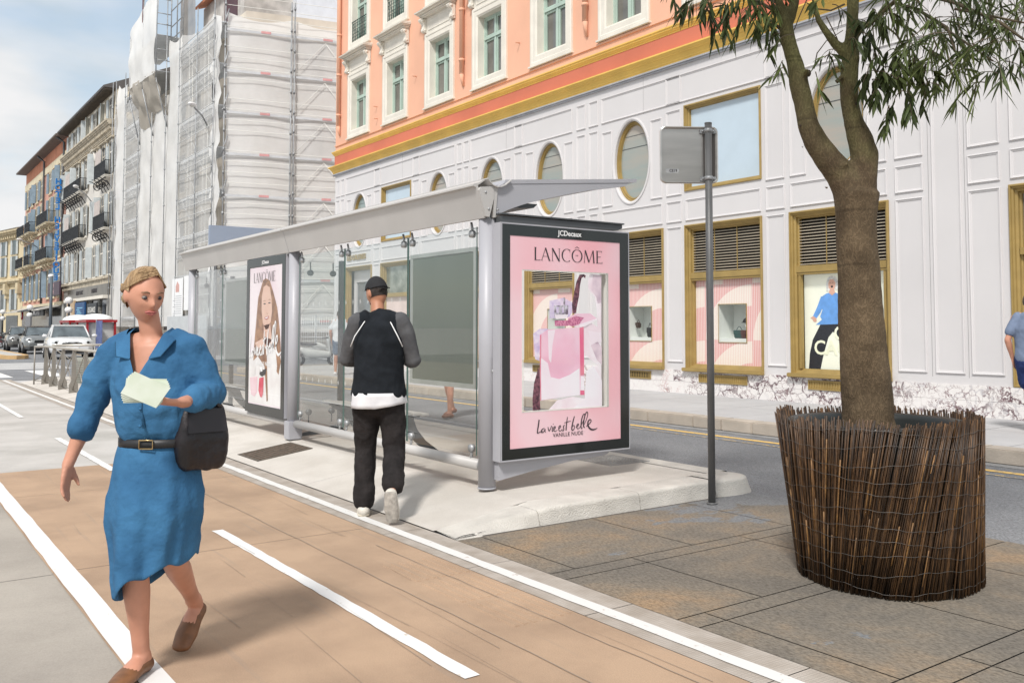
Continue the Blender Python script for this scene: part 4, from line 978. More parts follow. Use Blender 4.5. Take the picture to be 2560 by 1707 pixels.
# printed bottle, vanilla pod and petals: a clear-film print standing in the see-through window
def printmat(name,c,alpha,c2=None,grad=None,e=.10,scale=4):
    m,t,bs=newmat(name); N=t.nodes.new; l=t.links.new
    bs.inputs['Roughness'].default_value=.4; tc=N('ShaderNodeTexCoord')
    n=N('ShaderNodeTexNoise'); n.inputs['Scale'].default_value=scale; n.inputs['Detail'].default_value=3; l(tc.outputs['Object'],n.inputs[0])
    r=N('ShaderNodeValToRGB'); q=r.color_ramp.elements; q[0].position=.35; q[1].position=.65; q[0].color=(*c,1); q[1].color=(*(c2 or c),1); l(n.outputs[0],r.inputs[0])
    l(r.outputs[0],bs.inputs['Base Color']); l(r.outputs[0],bs.inputs['Emission Color']); bs.inputs['Emission Strength'].default_value=e; bs.inputs['Alpha'].default_value=alpha; return m
PM=[printmat('print_petal',(.80,.66,.72),.93,(.86,.80,.84),scale=5),printmat('print_pink_glass',(.78,.40,.54),.93,(.82,.58,.68),scale=2.2),printmat('print_pale_glass',(.84,.74,.80),.93,(.85,.82,.86),scale=3),
    printmat('print_hot_pink',(.72,.10,.24),.95,(.74,.22,.30),scale=6),printmat('print_pod',(.06,.02,.035),1,(.26,.10,.13),e=0,scale=40),printmat('print_lilac',(.52,.42,.66),.9,(.76,.68,.80),scale=18),printmat('print_silver',(.62,.60,.66),.95,(.12,.08,.12),scale=30),printmat('print_glitter',(.42,.08,.20),.97,(.74,.30,.44),scale=60,e=.05),printmat('print_mauve',(.52,.40,.48),.9,(.80,.66,.72),scale=7)]
b=MB()
def WP(x,y,k): u=(x-25)/938.; hh=1530-65*u; return (CX0+.020-k*.0012,-4.317-u*.935,.752+(hh-y)/hh*1.173)
def W_(m_,pts,k): b.cur=m_; b.poly([WP(x,y,k) for x,y in pts])
W_(0,[(770,15),(895,25),(890,1480),(310,1500),(400,1400),(560,1360),(700,1380),(720,1100),(850,1010),(700,900),(690,600),(780,560),(850,600),(840,400),(820,270),(745,190),(745,90)],1)
W_(8,[(800,30),(895,30),(890,330),(850,340),(835,270),(770,180)],2); W_(8,[(770,800),(850,760),(895,820),(895,1010),(840,960)],2); W_(2,[(720,1080),(800,1020),(895,1180),(895,1470),(560,1490),(700,1390)],2); W_(2,[(740,640),(890,660),(895,760),(780,790)],2)
W_(5,[(150,690),(215,635),(300,630),(330,680),(225,760),(215,980),(170,960)],1)
# pods
W_(4,[(645,32),(690,25),(716,38),(706,72),(690,52),(668,70),(650,150),(640,260),(612,400),(606,452),(566,460),(560,360),(585,230),(610,110)],4)
W_(4,[(205,1040),(218,1100),(222,1250),(218,1380),(225,1505),(145,1515),(143,1380),(158,1220)],2)
# bottle body
W_(1,[(220,700),(300,640),(690,600),(695,1340),(560,1345),(225,1405),(218,1100)],3)
W_(2,[(222,940),(300,1000),(330,1150),(420,1170),(540,1120),(640,1050),(645,1340),(480,1360),(228,1400)],4)
W_(2,[(300,650),(380,640),(350,800),(335,1000),(310,960)],4)
W_(3,[(642,615),(688,600),(693,1120),(650,1130)],5); W_(3,[(650,1290),(694,1290),(696,1340),(648,1340)],5); W_(2,[(655,1140),(692,1140),(692,1290),(650,1290)],5)
W_(3,[(218,700),(232,695),(226,1050),(230,1395),(220,1400)],5)
# cap
W_(5,[(318,330),(470,290),(565,340),(560,450),(530,500),(318,520)],4); W_(6,[(365,380),(520,370),(515,480),(370,500)],5); W_(6,[(466,288),(484,288),(484,370),(466,370)],6)
W_(5,[(388,395),(415,392),(415,455),(390,458)],6); W_(5,[(450,392),(470,392),(470,455),(450,455)],6)
W_(2,[(372,480),(520,470),(500,515),(382,525)],6); W_(7,[(372,540),(515,535),(512,596),(372,600)],6)
# organza bow
W_(1,[(515,500),(600,460),(760,452),(845,510),(700,585),(560,600),(510,570)],6); W_(7,[(515,520),(600,485),(690,500),(640,570),(560,598),(512,590)],7); W_(2,[(640,575),(830,505),(845,512),(700,595),(640,600)],7)
SB(b,'window_print',PM,case)
b=MB(); b.quad((CX0+.003,WO[0],WO[2]),(CX0+.003,WO[1],WO[2]),(CX0+.003,WO[1],WO[3]),(CX0+.003,WO[0],WO[3])); SB(b,'case_glass',glass('case_glass',(.99,.99,.99),refl=.45),case)
# carrier rails above and below the case
b=MB(); b.prism([(6.14,-4.13,2.355),(6.14,-5.45,2.365),(6.14,-5.45,2.335),(6.14,-5.40,2.315),(6.14,-4.13,2.305)],(.10,0,0)); b.box(6.12,6.26,-5.46,-4.13,2.367,2.379); SB(b,'carrier_rail',MT['steel_dk'])
b=MB(); b.prism([(6.16,-4.13,.215),(6.16,-4.13,.36),(6.16,-5.32,.36),(6.16,-5.26,.325),(6.16,-4.9,.31),(6.16,-4.5,.265)],(.07,0,0)); SB(b,'carrier_arm',MT['steel'])
# --------------------------------------------------------- second case, facing the lane
QY=-4.02
b=MB(); b.ring(10.60,11.97,.36,2.33,[(0,QY-.16),(0,QY),(.105,QY),(.11,QY-.004)]); c2=SB(b,'advert_case',MT['casedk'])
b=MB(); b.box(10.595,11.975,QY-.17,QY-.16,.36,2.33); b.box(10.592,10.599,QY-.165,QY-.005,.36,2.33); SB(b,'case_shell',MT['steel'],c2)
UX2=(-1,0,0)
def Q(x,y,k=0):
    """zoomed photo pixels (110..415 x 130..1395) to the print"""
    u=(x-(108-(y-130)*.026))/(307); u=max(0,min(1,u)); t=(130-65*u); bt=1395+60*u; v=(bt-y)/(bt-t); v=max(0,min(1,v)); return (11.855-u*1.145,QY-.006+k*.0008,.475+v*1.73)
b=MB(); b.quad((11.865,QY-.006,.465),(10.705,QY-.006,.465),(10.705,QY-.006,2.215),(11.865,QY-.006,2.215)); SB(b,'poster_print',printmat('poster_pale_pink',(.78,.72,.74),1,(.72,.60,.64),e=.12,scale=1.2),c2)
b=MB()
def q_(m_,pts,k): b.cur=m_; b.poly([Q(x,y,k) for x,y in pts])
FM=[printmat('print_hair_brown',(.22,.10,.05),1,(.42,.22,.11),e=0,scale=9),printmat('print_face',(.72,.50,.40),1,(.66,.42,.32),e=.05,scale=4),printmat('print_white_jacket',(.80,.79,.78),1,(.72,.69,.68),e=.1,scale=4),printmat('print_lip',(.48,.12,.12),1,e=0),MT['ink'],MT['white'],printmat('print_red_bottle',(.60,.03,.08),1,(.70,.16,.20),e=.05,scale=8),printmat('print_pink_bottle',(.78,.46,.52),.9,(.82,.62,.66),scale=4)]
q_(2,[(85,960),(150,870),(230,840),(330,860),(390,960),(388,1440),(78,1390)],1)
q_(0,[(235,225),(262,205),(300,225),(330,330),(365,480),(385,700),(392,900),(360,1100),(345,900),(300,820),(210,830),(170,960),(130,1000),(140,850),(165,600),(185,400)],2)
q_(1,[(240,290),(268,268),(300,290),(315,400),(318,520),(305,620),(280,690),(255,700),(230,640),(218,520),(222,380)],3)
q_(1,[(240,660),(300,640),(310,800),(270,880),(230,800)],3)
q_(1,[(150,830),(250,770),(330,800),(300,850),(170,880)],3)
q_(0,[(180,960),(230,840),(262,900),(268,1380),(256,1390),(240,1050)],4); q_(0,[(352,1100),(372,900),(392,1000),(368,1130)],4)
q_(4,[(234,452),(252,444),(262,452),(250,458)],5); q_(4,[(282,440),(302,432),(306,442),(290,448)],5); q_(0,[(230,430),(250,418),(264,424),(250,424)],5); q_(0,[(278,412),(300,404),(308,414),(295,412)],5)
q_(0,[(262,535),(275,545),(282,535),(275,552)],5); q_(3,[(244,585),(262,575),(288,566),(284,590),(268,604),(252,602)],5); q_(5,[(250,586),(282,574),(276,588),(260,594)],6)
q_(7,[(95,1160),(170,1150),(165,1300),(140,1340),(105,1320)],5); q_(2,[(118,1060),(150,1050),(148,1130),(122,1135)],6); q_(6,[(190,1165),(232,1155),(225,1310),(212,1350),(195,1340),(180,1280)],6); q_(4,[(192,1130),(200,1080),(235,1085),(262,1070),(250,1130),(215,1150)],6); q_(5,[(200,1060),(222,1055),(222,1100),(203,1105)],7)
SB(b,'printed_portrait',FM,c2)
b=MB(); put_text(b,'JCDecaux',.060,(11.28,QY+.002,2.268),UX2,UY,ext=.0006,bold=.001); SB(b,'case_lettering',MT['white'],c2)
b=MB(); roman(b,Vector((11.70,QY-.001,2.02)),.125,Vector(UX2)*1.0,Vector(UY)); SB(b,'brand_lettering',mat('grey_ink',(.13,.11,.11),.5),c2)
b=MB()
for pts,ws in SCR: ribbon(b,[((x-535)*.00262,(660-y)*.00300) for x,y in pts],[w_*.0036 for w_ in ws],(11.84,QY+.001,1.05),UX2,UY,th=random.uniform(.0003,.001),smooth=2)
SB(b,'script_lettering',MT['white'],c2)
b=MB(); put_text(b,'VANILLE NUDE',.075,(11.30,QY+.001,.99),UX2,UY,ext=.0004,space=1.05); SB(b,'small_lettering',MT['white'],c2)
b=MB(); b.quad((11.87,QY-.001,.46),(10.70,QY-.001,.46),(10.70,QY-.001,2.22),(11.87,QY-.001,2.22)); SB(b,'case_glass',glass('case_glass_two',(.98,.98,.98),refl=.7),c2)
# --------------------------------------------------------- two benches behind the glass
def bench(x0,x1,label):
    t=thing('bench',label,'bench',((x0+x1)/2,-4.5,.14),group='grey benches inside the shelter')
    for k in range(3):
        b=MB(); y=-4.36-k*.10; b.bbox(x0,x1,y-.085,y,.565-k*.01,.59-k*.01,.006); b.build('seat_slat',MT['steel_lt'],t,world=True)
    b=MB(); b.box(x0+.05,x1-.05,-4.56,-4.42,.53,.548); b.build('seat_beam',MT['steel_dk'],t,world=True)
    for x in (x0+.30,x1-.30):
        b=MB()
        P=[(-4.34,.55),(-4.62,.555),(-4.60,.51),(-4.50,.46),(-4.47,.40),(-4.50,.30),(-4.60,.20),(-4.70,.142),(-4.82,.142),(-4.72,.22),(-4.62,.32),(-4.585,.42)]
        P=[(-4.62,.553),(-4.34,.553),(-4.36,.52),(-4.44,.48),(-4.50,.42),(-4.58,.32),(-4.68,.22),(-4.80,.142),(-4.92,.142),(-4.76,.26),(-4.66,.38),(-4.62,.48)]
        b.prism([(x-.02,y,z) for y,z in P],(.04,0,0)); b.build('leg',MT['steel_dk'],t,world=True)
bench(8.2,10.25,'grey slatted bench behind the walking man in the near half of the shelter')
bench(12.4,14.3,'grey slatted bench left of the portrait poster in the far half of the shelter')
# manhole covers on the island
def cover(name,label,loc,w_,d_,m,rim,parentz=.143,bars=True,rz=0):
    t=thing(name,label,'manhole cover',loc,rz)
    b=MB(); b.box(-w_/2,w_/2,-d_/2,d_/2,-.004,.003); b.build('frame',rim,t)
    b=MB(); n=int(w_/.045); m2=int(d_/.045)
    for i in range(n):
        for j in range(m2):
            x=-w_/2+.03+(w_-.06)*(i+.5)/n; y=-d_/2+.03+(d_-.06)*(j+.5)/m2; s=.017; h=.0095
            b.add([(x-s,y,.0035),(x,y-s*.7,.0035),(x+s,y,.0035),(x,y+s*.7,.0035),(x,y,h)],[(0,1,4),(1,2,4),(2,3,4),(3,0,4)])
    b.build('tread_plate',m,t)
cover('manhole_cover','rusty brown studded manhole cover near the left post of the shelter',(10.0,-3.70,.069),.66,.62,mat('rusty_iron',(.12,.075,.05),.7,metal=.3,var=.5,scale=20),mat('rusty_rim',(.10,.08,.06),.7,var=.4,scale=20))
for o in bpy.data.objects:
    if o.name=='manhole_cover': o.rotation_euler=(-math.atan(.116/.8)*-1*-1,0,0)
cover('manhole_cover','pale concrete checkered manhole cover beside the end poster case',(6.85,-5.93,.141),.55,.50,mat('pale_cover',(.36,.35,.33),.8,var=.3,scale=15),mat('pale_rim',(.30,.29,.28),.8))
cover('manhole_cover','small dark manhole cover on the paving in front of the steel barrier',(20.3,-3.62,.004),1.3,.5,mat('dark_cover',(.06,.06,.065),.7),mat('dark_rim',(.08,.08,.08),.7))
# --------------------------------------------------------- traffic sign seen from behind
SG=thing('road_sign','square steel road sign seen from behind on a tall thin grey pole','road sign',(5.24,-5.617,0))
b=MB(); b.cyl((0,0,-.02),(-.02,.02,3.14),.030,18); b.cyl((-.02,.02,3.14),(-.02,.02,3.15),.031,18); b.cyl((0,0,.0),(0,0,.012),.045,18); pole=b.build('pole',MT['steel_dk2'] if 'steel_dk2' in MT else mat('pole_grey',(.17,.17,.17),.45,metal=.3,var=.15,scale=3),SG)
ax=Vector((-.80,.60,0)).normalized()   # the panel plane runs across the view; back faces the camera
rx=Vector((-.55,-.835,0)).normalized(); ny=Vector((-rx.y,rx.x,0))*-1
# local frame: rx to the photo's right, n towards the camera
nrm=Vector((-.835,.55,0))
def sp(u,v,w_): return Vector((0,0,2.88))+rx*u+Vector((0,0,1))*v+nrm*w_
b=MB()
def rrect(x0,x1,z0,z1,r_,n=6):
    P=[]
    for (cx_,cz_,a0) in ((x1-r_,z1-r_,0),(x0+r_,z1-r_,90),(x0+r_,z0+r_,180),(x1-r_,z0+r_,270)):
        for k in range(n+1): a=R(a0+90*k/n); P.append((cx_+r_*math.cos(a),cz_+r_*math.sin(a)))
    return P
SX0,SX1,SZ0,SZ1=-.405,.085,-.235,.245
lay=[(0,.0),(0,-.022),(.006,-.026),(.012,-.024),(.012,-.004)]
O=rrect(SX0,SX1,SZ0,SZ1,.05); n=len(O)
rings=[[(O[k][0]+(( (SX0+SX1)/2-O[k][0])*2*i_/(SX1-SX0)),O[k][1]+(((SZ0+SZ1)/2-O[k][1])*2*i_/(SZ1-SZ0)),w_) for k in range(n)] for i_,w_ in lay]
vs=[sp(u,v,-.03-w_) for r_ in rings for u,v,w_ in r_]
b.add(vs,[(r_*n+k,r_*n+(k+1)%n,(r_+1)*n+(k+1)%n,(r_+1)*n+k) for r_ in range(4) for k in range(n)])
b.build('rim',MT['inox'],SG)
b=MB(); P=rrect(SX0+.01,SX1-.01,SZ0+.01,SZ1-.01,.045); b.prism([sp(u,v,-.034) for u,v in P],nrm*.003); b.build('back_plate',MT['inox'],SG)
b=MB(); P=rrect(-.035,SX1-.02,SZ0+.035,SZ1-.035,.02); b.prism([sp(u,v,-.0305) for u,v in P],nrm*.004); b.build('channel_plate',mat('brown_grey_steel',(.10,.09,.085),.5,metal=.3),SG)
for z in (.205,-.195):
    b=MB(); 
    for u in (-.045,.045): b.prism([sp(u-.022,z-.018,-.028),sp(u+.022,z-.018,-.028),sp(u+.022,z+.018,-.028),sp(u-.022,z+.018,-.028)],nrm*.02); b.cyl(sp(u,z,-.008),sp(u,z,.002),.010,8)
    c=Vector((-.018,.018,2.88+z)); b.tube([c-Vector((0,0,.016)),c+Vector((0,0,.016))],.034,18); b.build('clamp',MT['zinc'],SG)
b=MB(); b.prism([sp(-.355,-.145,-.0305),sp(-.245,-.145,-.0305),sp(-.245,-.110,-.0305),sp(-.355,-.110,-.0305)],nrm*.0012); st=b.build('sticker',mat('grey_sticker',(.50,.51,.52),.5),SG)
b=MB(); put_text(b,'CE19',.030,sp(-.292,-.126,-.0288),rx,(0,0,1),ext=.0003,bold=.0008); b.build('sticker_print',MT['ink'],st)
# blank blue-grey board standing beyond the shelter roof
t=thing('notice_board','blank blue grey board rising behind the far end of the shelter roof','board',(18,-5.93,0))
b=MB(); b.bbox(-.04,.04,-.66,.64,2.78,3.43,.01); b.build('panel',mat('blue_grey_board',(.28,.33,.42),.5,var=.03),t)
for y in(-.5,.5):
    b=MB(); b.cyl((.0,y,0),(0,y,2.8),.035,12); b.build('leg',MT['steel_dk'],t)
# ================================================================ planter with tree
PC=Vector((3.165,-4.795,0))
def twoc(name,c1,c2,rough,island=.35,scale=20,stretch=None,bump=0,bscale=30): return mat(name,c1,rough,col2=c2,scale=scale,island=island,stretch=stretch,bump=bump,bscale=bscale)
PL=thing('planter','big round planter wrapped in dark brown reed matting at the tree foot','planter',PC)
def prad(a,t):
    """radius of the wrap at angle a, height fraction t"""
    return .492+.055*t**1.2+.010*math.sin(3*a+1.2)*(1-t*.5)+.012*math.sin(2*a+.4)*t+.004*math.sin(9*a)
rng=random.Random(3)
b=MB(); N_=640
for k in range(N_):
    a=2*PI*k/N_+rng.uniform(-.004,.004)
    # angle seen from the camera: lean grows towards the middle/right of the front
    ca=math.atan2(-PC.y,-PC.x); rel=(a-ca+PI)%(2*PI)-PI
    lean=.12+.36*math.exp(-((rel-.25)/.85)**2)+rng.uniform(-.02,.02)
    if rel<-1.6 or rel>1.9: lean=.06+rng.uniform(-.05,.05)
    h=.93+rng.uniform(-.02,.018)+.012*math.sin(5*a)
    dr=rng.uniform(-.010,.010)+(.010 if k%2 else -.004); r0=rng.uniform(.0032,.0056)
    pts=[]
    for t in (0,.33,.66,1.0):
        an=a+lean*(t-.35); rr=prad(an,t)+dr; pts.append(Vector((rr*math.cos(an),rr*math.sin(an),.004+t*h))+rt*.055*(1-t))
    b.tube(pts,[r0*1.1,r0*1.05,r0,r0*.85],5)
ms=mat('reed',(.105,.055,.024),.45,col2=(.022,.012,.007),scale=14,island=.75,stretch=(6,6,.6),spec=.4)
b.build('reed_screen',ms,PL)
# a few golden reeds
b=MB()
for k in range(34):
    a=math.atan2(-PC.y,-PC.x)+rng.uniform(-1.5,1.6); rel=(a-math.atan2(-PC.y,-PC.x)); lean=.12+.36*math.exp(-((rel-.25)/.85)**2)+rng.uniform(-.02,.02); t0=rng.uniform(0,.5); t1=t0+rng.uniform(.2,.5)
    pts=[]
    for q in range(4):
        t=t0+(min(1,t1)-t0)*q/3; an=a+lean*(t-.35); rr=prad(an,t)+.0155; pts.append(Vector((rr*math.cos(an),rr*math.sin(an),.004+t*.93))+rt*.055*(1-t))
    b.tube(pts,.0042,5)
b.build('golden_reed',mat('reed_golden',(.24,.125,.04),.5,col2=(.10,.05,.02),scale=25,island=.5),PL)
b=MB()
for i in range(11):
    z=.05+i*.083; pts=[]
    for k in range(97):
        a=2*PI*k/96; t=z/.93; zz_=z+.010*math.sin(a*5+i)+.012*math.sin(a*2+i*1.7)+.004*math.sin(a*23); rr=prad(a,t)+.0205; pts.append(Vector((rr*math.cos(a),rr*math.sin(a),zz_))+rt*.055*(1-t))
    b.tube(pts,.0011,4,False)
b.build('binding_wire',mat('wire',(.15,.14,.13),.5,metal=.5),PL)
b=MB(); n=56
pr=[(.40,.02),(.475,.82),(.50,.87),(.515,.885),(.51,.90),(.485,.905),(.465,.89),(.455,.865),(.445,.79),(.44,.77)]
b.add([(r_*math.cos(2*PI*k/n),r_*math.sin(2*PI*k/n),z) for r_,z in pr for k in range(n)],[(q*n+k,q*n+(k+1)%n,(q+1)*n+(k+1)%n,(q+1)*n+k) for q in range(len(pr)-1) for k in range(n)],True)
b.build('pot',mat('black_plastic_pot',(.022,.026,.026),.35,var=.2),PL)
b=MB(); b.poly([(.455*math.cos(2*PI*k/40),.455*math.sin(2*PI*k/40),.80+.01*math.sin(k)) for k in range(40)]); b.build('soil',mat('soil',(.07,.05,.035),.95,var=.5,scale=20,bump=1,bscale=40),PL)
# ---- tree
def barkmat():
    m,t,bs=newmat('bark'); N=t.nodes.new; l=t.links.new; tc=N('ShaderNodeTexCoord'); sp_=N('ShaderNodeSeparateXYZ'); l(tc.outputs['Object'],sp_.inputs[0])
    n=N('ShaderNodeTexNoise'); n.inputs['Scale'].default_value=5; n.inputs['Detail'].default_value=9; l(tc.outputs['Object'],n.inputs[0])
    br=N('ShaderNodeValToRGB'); e=br.color_ramp.elements; e[0].position=.35; e[0].color=(.085,.060,.036,1); e[1].position=.68; e[1].color=(.16,.115,.07,1); l(n.outputs[0],br.inputs[0])
    gr=N('ShaderNodeValToRGB'); e=gr.color_ramp.elements; e[0].position=.35; e[0].color=(.085,.075,.035,1); e[1].position=.65; e[1].color=(.135,.128,.055,1); l(n.outputs[0],gr.inputs[0])
    ad=N('ShaderNodeMath'); ad.operation='MULTIPLY_ADD'; ad.inputs[1].default_value=1.3; l(n.outputs[0],ad.inputs[0]); l(sp_.outputs['Z'],ad.inputs[2])
    mr=N('ShaderNodeMapRange'); mr.inputs[1].default_value=2.15; mr.inputs[2].default_value=2.9; l(ad.outputs[0],mr.inputs[0])
    mx=N('ShaderNodeMixRGB'); l(mr.outputs[0],mx.inputs[0]); l(br.outputs[0],mx.inputs[1]); l(gr.outputs[0],mx.inputs[2])
    v=N('ShaderNodeTexVoronoi'); v.inputs['Scale'].default_value=48; v.feature='DISTANCE_TO_EDGE'; mp=N('ShaderNodeMapping'); mp.inputs['Scale'].default_value=(1.2,1.2,.45); l(tc.outputs['Object'],mp.inputs[0])
    nd=N('ShaderNodeTexNoise'); nd.inputs['Scale'].default_value=30; l(mp.outputs[0],nd.inputs[0]); va=N('ShaderNodeVectorMath'); va.operation='MULTIPLY_ADD'; va.inputs[1].default_value=(.06,.06,.06); l(nd.outputs['Color'],va.inputs[0]); l(mp.outputs[0],va.inputs[2]); l(va.outputs[0],v.inputs[0])
    # horizontal crease rings
    wv=N('ShaderNodeTexNoise'); wv.inputs['Scale'].default_value=2; wv.inputs['Detail'].default_value=5; mp2=N('ShaderNodeMapping'); mp2.inputs['Scale'].default_value=(.6,.6,14); l(tc.outputs['Object'],mp2.inputs[0]); l(mp2.outputs[0],wv.inputs[0])
    cr=N('ShaderNodeMapRange'); cr.inputs[1].default_value=.33; cr.inputs[2].default_value=.40; cr.inputs[3].default_value=.72; cr.inputs[4].default_value=1; l(wv.outputs[0],cr.inputs[0])
    fl=N('ShaderNodeMapRange'); fl.inputs[1].default_value=0; fl.inputs[2].default_value=.16; fl.inputs[3].default_value=1.28; fl.inputs[4].default_value=.86; l(v.outputs[0],fl.inputs[0])
    s1=N('ShaderNodeVectorMath'); s1.operation='SCALE'; l(mx.outputs[0],s1.inputs[0]); l(fl.outputs[0],s1.inputs['Scale']); s2=N('ShaderNodeVectorMath'); s2.operation='SCALE'; l(s1.outputs[0],s2.inputs[0]); l(cr.outputs[0],s2.inputs['Scale'])
    l(s2.outputs[0],bs.inputs['Base Color']); bs.inputs['Roughness'].default_value=.85; bs.inputs['Specular IOR Level'].default_value=.2
    bp=N('ShaderNodeBump'); bp.inputs['Strength'].default_value=.8; bp.inputs['Distance'].default_value=.006; l(fl.outputs[0],bp.inputs['Height']); l(bp.outputs[0],bs.inputs['Normal']); return m
TR=thing('tree','tree with forked greenish trunk and drooping narrow leaves growing out of the planter','tree',PC+Vector((0,0,.8)))
Z4=lambda x,y:(1660+x*.38265,y*.38265)
def W4(x,y,d=5.5): p=Z4(x,y); return at(p[0],p[1],d)
SC=5.5/2275.94*.38265/2   # half pixel-width in zoom -> metres at d=5.5
b=MB()
# main trunk (source pixels 2560 wide)
tk=[(2172,1085,150),(2170,1050,128),(2168,1000,124),(2160,900,117),(2153,800,110),(2147,700,104),(2142,620,100),(2140,560,99),(2140,510,104),(2141,480,112)]
b.tube([at(x,y,5.5) for x,y,w_ in tk],[w_/2*5.5/2275.94 for x,y,w_ in tk],28)
def limb(pts,mb=b,seg=16): mb.tube([W4(p[0],p[1],p[3] if len(p)>3 else 5.5) for p in pts],[p[2]*SC for p in pts],seg)
limb([(1250,1290,240),(1205,1210,225),(1150,1130,190),(1070,1040,172),(990,930,155),(940,810,135),(905,650,122),(880,540,115),(860,440,112),(825,320,96),(800,210,92),(792,130,98)],seg=22)
limb([(1255,1290,230),(1290,1200,200),(1305,1100,172),(1310,1010,176),(1280,900,160),(1240,800,128),(1215,690,118),(1205,560,112),(1212,440,112),(1225,330,104),(1228,200,84),(1232,60,80),(1240,-120,72),(1230,-400,60,5.6)],seg=22)
limb([(800,150,92),(780,90,70),(750,20,58),(720,-80,50),(640,-300,40,5.3)]); limb([(800,160,90),(830,100,76),(850,30,66),(860,-90,56),(900,-350,44,5.7)])
limb([(1185,350,80),(1120,290,60),(1060,210,48),(1010,130,42),(985,50,36),(965,-30,30),(940,-200,22,5.3)])
limb([(1240,240,70),(1300,180,52),(1380,125,44),(1440,70,38),(1500,20,32,5.45),(1600,-120,26,5.3),(1750,-300,18,5.1)])
# knots and healed cuts
for (x,y,r_) in ((930,478,34),(1150,440,30),(1265,380,22),(1290,1100,48),(1195,1085,42),(905,960,20),(895,915,14),(1062,1225,22),(1130,530,26)):
    p=W4(x,y,5.46); b.sphere(p,r_*SC*1.5,10,(1,1,.8))
for (x0,y0,x1,y1,r_) in ((915,500,935,455,30),(1160,500,1130,545,26),(1170,1110,1185,1065,46)):
    b.tube([W4(x0,y0,5.47),W4(x1,y1,5.40)],[r_*SC*1.4,r_*SC*1.0],9)
tr=b.build('trunk',barkmat(),TR,world=True)
remesh(tr,.011,8,.5)
for v in tr.data.vertices:
    nn=noise.noise(v.co*6)*.006+noise.noise(v.co*22)*.0022; v.co+=v.normal*nn if v.normal.length else Vector()
# dark knots
b=MB()
for (x,y,rx_,ry_) in ((1335,1000,40,16),(1243,685,26,12),(1215,465,12,9),(1285,1120,30,26),(945,480,18,24),(838,322,16,5),(965,935,12,6),(890,822,10,7)):
    c=W4(x,y,5.5-.30*.115); 
    v=(Vector((0,0,CAMZ))-c).normalized(); 
    b.sphere(c,1,10,(rx_*SC*2,rx_*SC*1.2,ry_*SC*2))
b.build('knot',mat('knot_dark',(.045,.03,.02),.9,var=.3,scale=30),TR,world=True)
# twigs and leaves
tw=MB(); lf=MB(); rr=random.Random(11)
def leaf(p,d,ln,wd,nrm):
    d=d.normalized(); s=d.cross(nrm).normalized(); u=s.cross(d)
    P=[p,p+d*ln*.25+s*wd*.42-u*wd*.1,p+d*ln*.6+s*wd*.40-u*wd*.12-d*0,p+d*ln-Vector((0,0,ln*.08)),p+d*ln*.6-s*wd*.40-u*wd*.12,p+d*ln*.25-s*wd*.42-u*wd*.1,p+d*ln*.3,p+d*ln*.62]
    lf.add(P,[(0,1,6),(1,2,7,6),(2,3,7),(0,6,5),(6,7,4,5),(7,3,4)])
def spray(p,d,ln,n,droop=.5,ls=(.075,.14),wd=(.014,.024),rad=.0035):
    """a twig that droops with leaves along it"""
    pts=[p]; dd=d.normalized(); st=ln/6
    for k in range(6): dd=(dd+Vector((rr.uniform(-.2,.2),rr.uniform(-.2,.2),-droop*.28))).normalized(); pts.append(pts[-1]+dd*st)
    tw.tube(pts,[rad*(1-.12*k) for k in range(7)],5)
    for k in range(n):
        t=rr.uniform(.15,1)*6; i=min(5,int(t)); q=pts[i].lerp(pts[i+1],t-i); ddr=(pts[i+1]-pts[i]).normalized()
        a=Vector((rr.uniform(-1,1),rr.uniform(-1,1),rr.uniform(-1.1,.2))).normalized()
        leaf(q,(ddr*.7+a*.9+Vector((0,0,-droop*.7))),rr.uniform(*ls),rr.uniform(*wd),Vector((rr.uniform(-1,1),rr.uniform(-1,1),rr.uniform(-.3,1))))
def fan(x,y,d,n,ln,leaves,droop,spread=1.0,kx=None,**k):
    p=W4(x,y,d)
    for _ in range(max(1,int(n*.62+.3))): spray(p,Vector((rr.uniform(-1,1)*spread,rr.uniform(-1,1)*spread,rr.uniform(-.6,.5))),ln*rr.uniform(.6,1.1),leaves,droop,**k)
def twig(pts,r_=.005): 
    P=[W4(*q) for q in pts]; tw.tube(P,[r_*(1-.6*i/len(P)) for i in range(len(P))],6); return P
# upper left hanging clusters
for (x,y,n,d) in ((70,-30,4,5.3),(130,-60,4,5.4),(230,-10,5,5.35),(280,60,4,5.35),(400,-20,5,5.4),(330,-40,5,5.3),(470,-40,4,5.3),(420,50,3,5.4),(540,90,4,5.5),(640,60,5,5.45),(690,130,4,5.5),(600,20,5,5.5),(720,-30,5,5.4),(560,-60,5,5.3),(660,-70,5,5.3)):
    fan(x,y,d,n,.20,8,1.0,.7)
twig([(790,150),(700,60),(560,-20),(400,-60),(200,-90)],.012); twig([(740,20),(600,-40),(450,-90)],.01); twig([(755,180),(700,140),(640,80)],.007)
# small ones around the left limb and fork
for (x,y,n,d) in ((775,400,2,5.4),(790,440,2,5.4),(760,220,2,5.4),(850,230,1,5.3),(1050,380,1,5.3),(990,470,2,5.3),(1100,370,2,5.35),(1130,330,2,5.4),(1050,0,3,5.3),(1100,30,2,5.3)):
    fan(x,y,d,n,.13,6,1.1,.6)
twig([(1180,30),(1090,70),(1000,60),(930,20)],.006); twig([(980,450),(1000,350),(1060,270),(1170,200)],.004); twig([(1060,110),(1130,250),(1150,300)],.004); twig([(1360,125),(1370,250),(1375,380),(1350,450)],.004); twig([(1410,120),(1420,250),(1400,360)],.004); twig([(960,-60),(880,120),(850,200)],.004)
twig([(1400,130),(1520,230),(1570,320),(1620,420)],.007); twig([(1470,60),(1500,170),(1540,260),(1500,350)],.006)
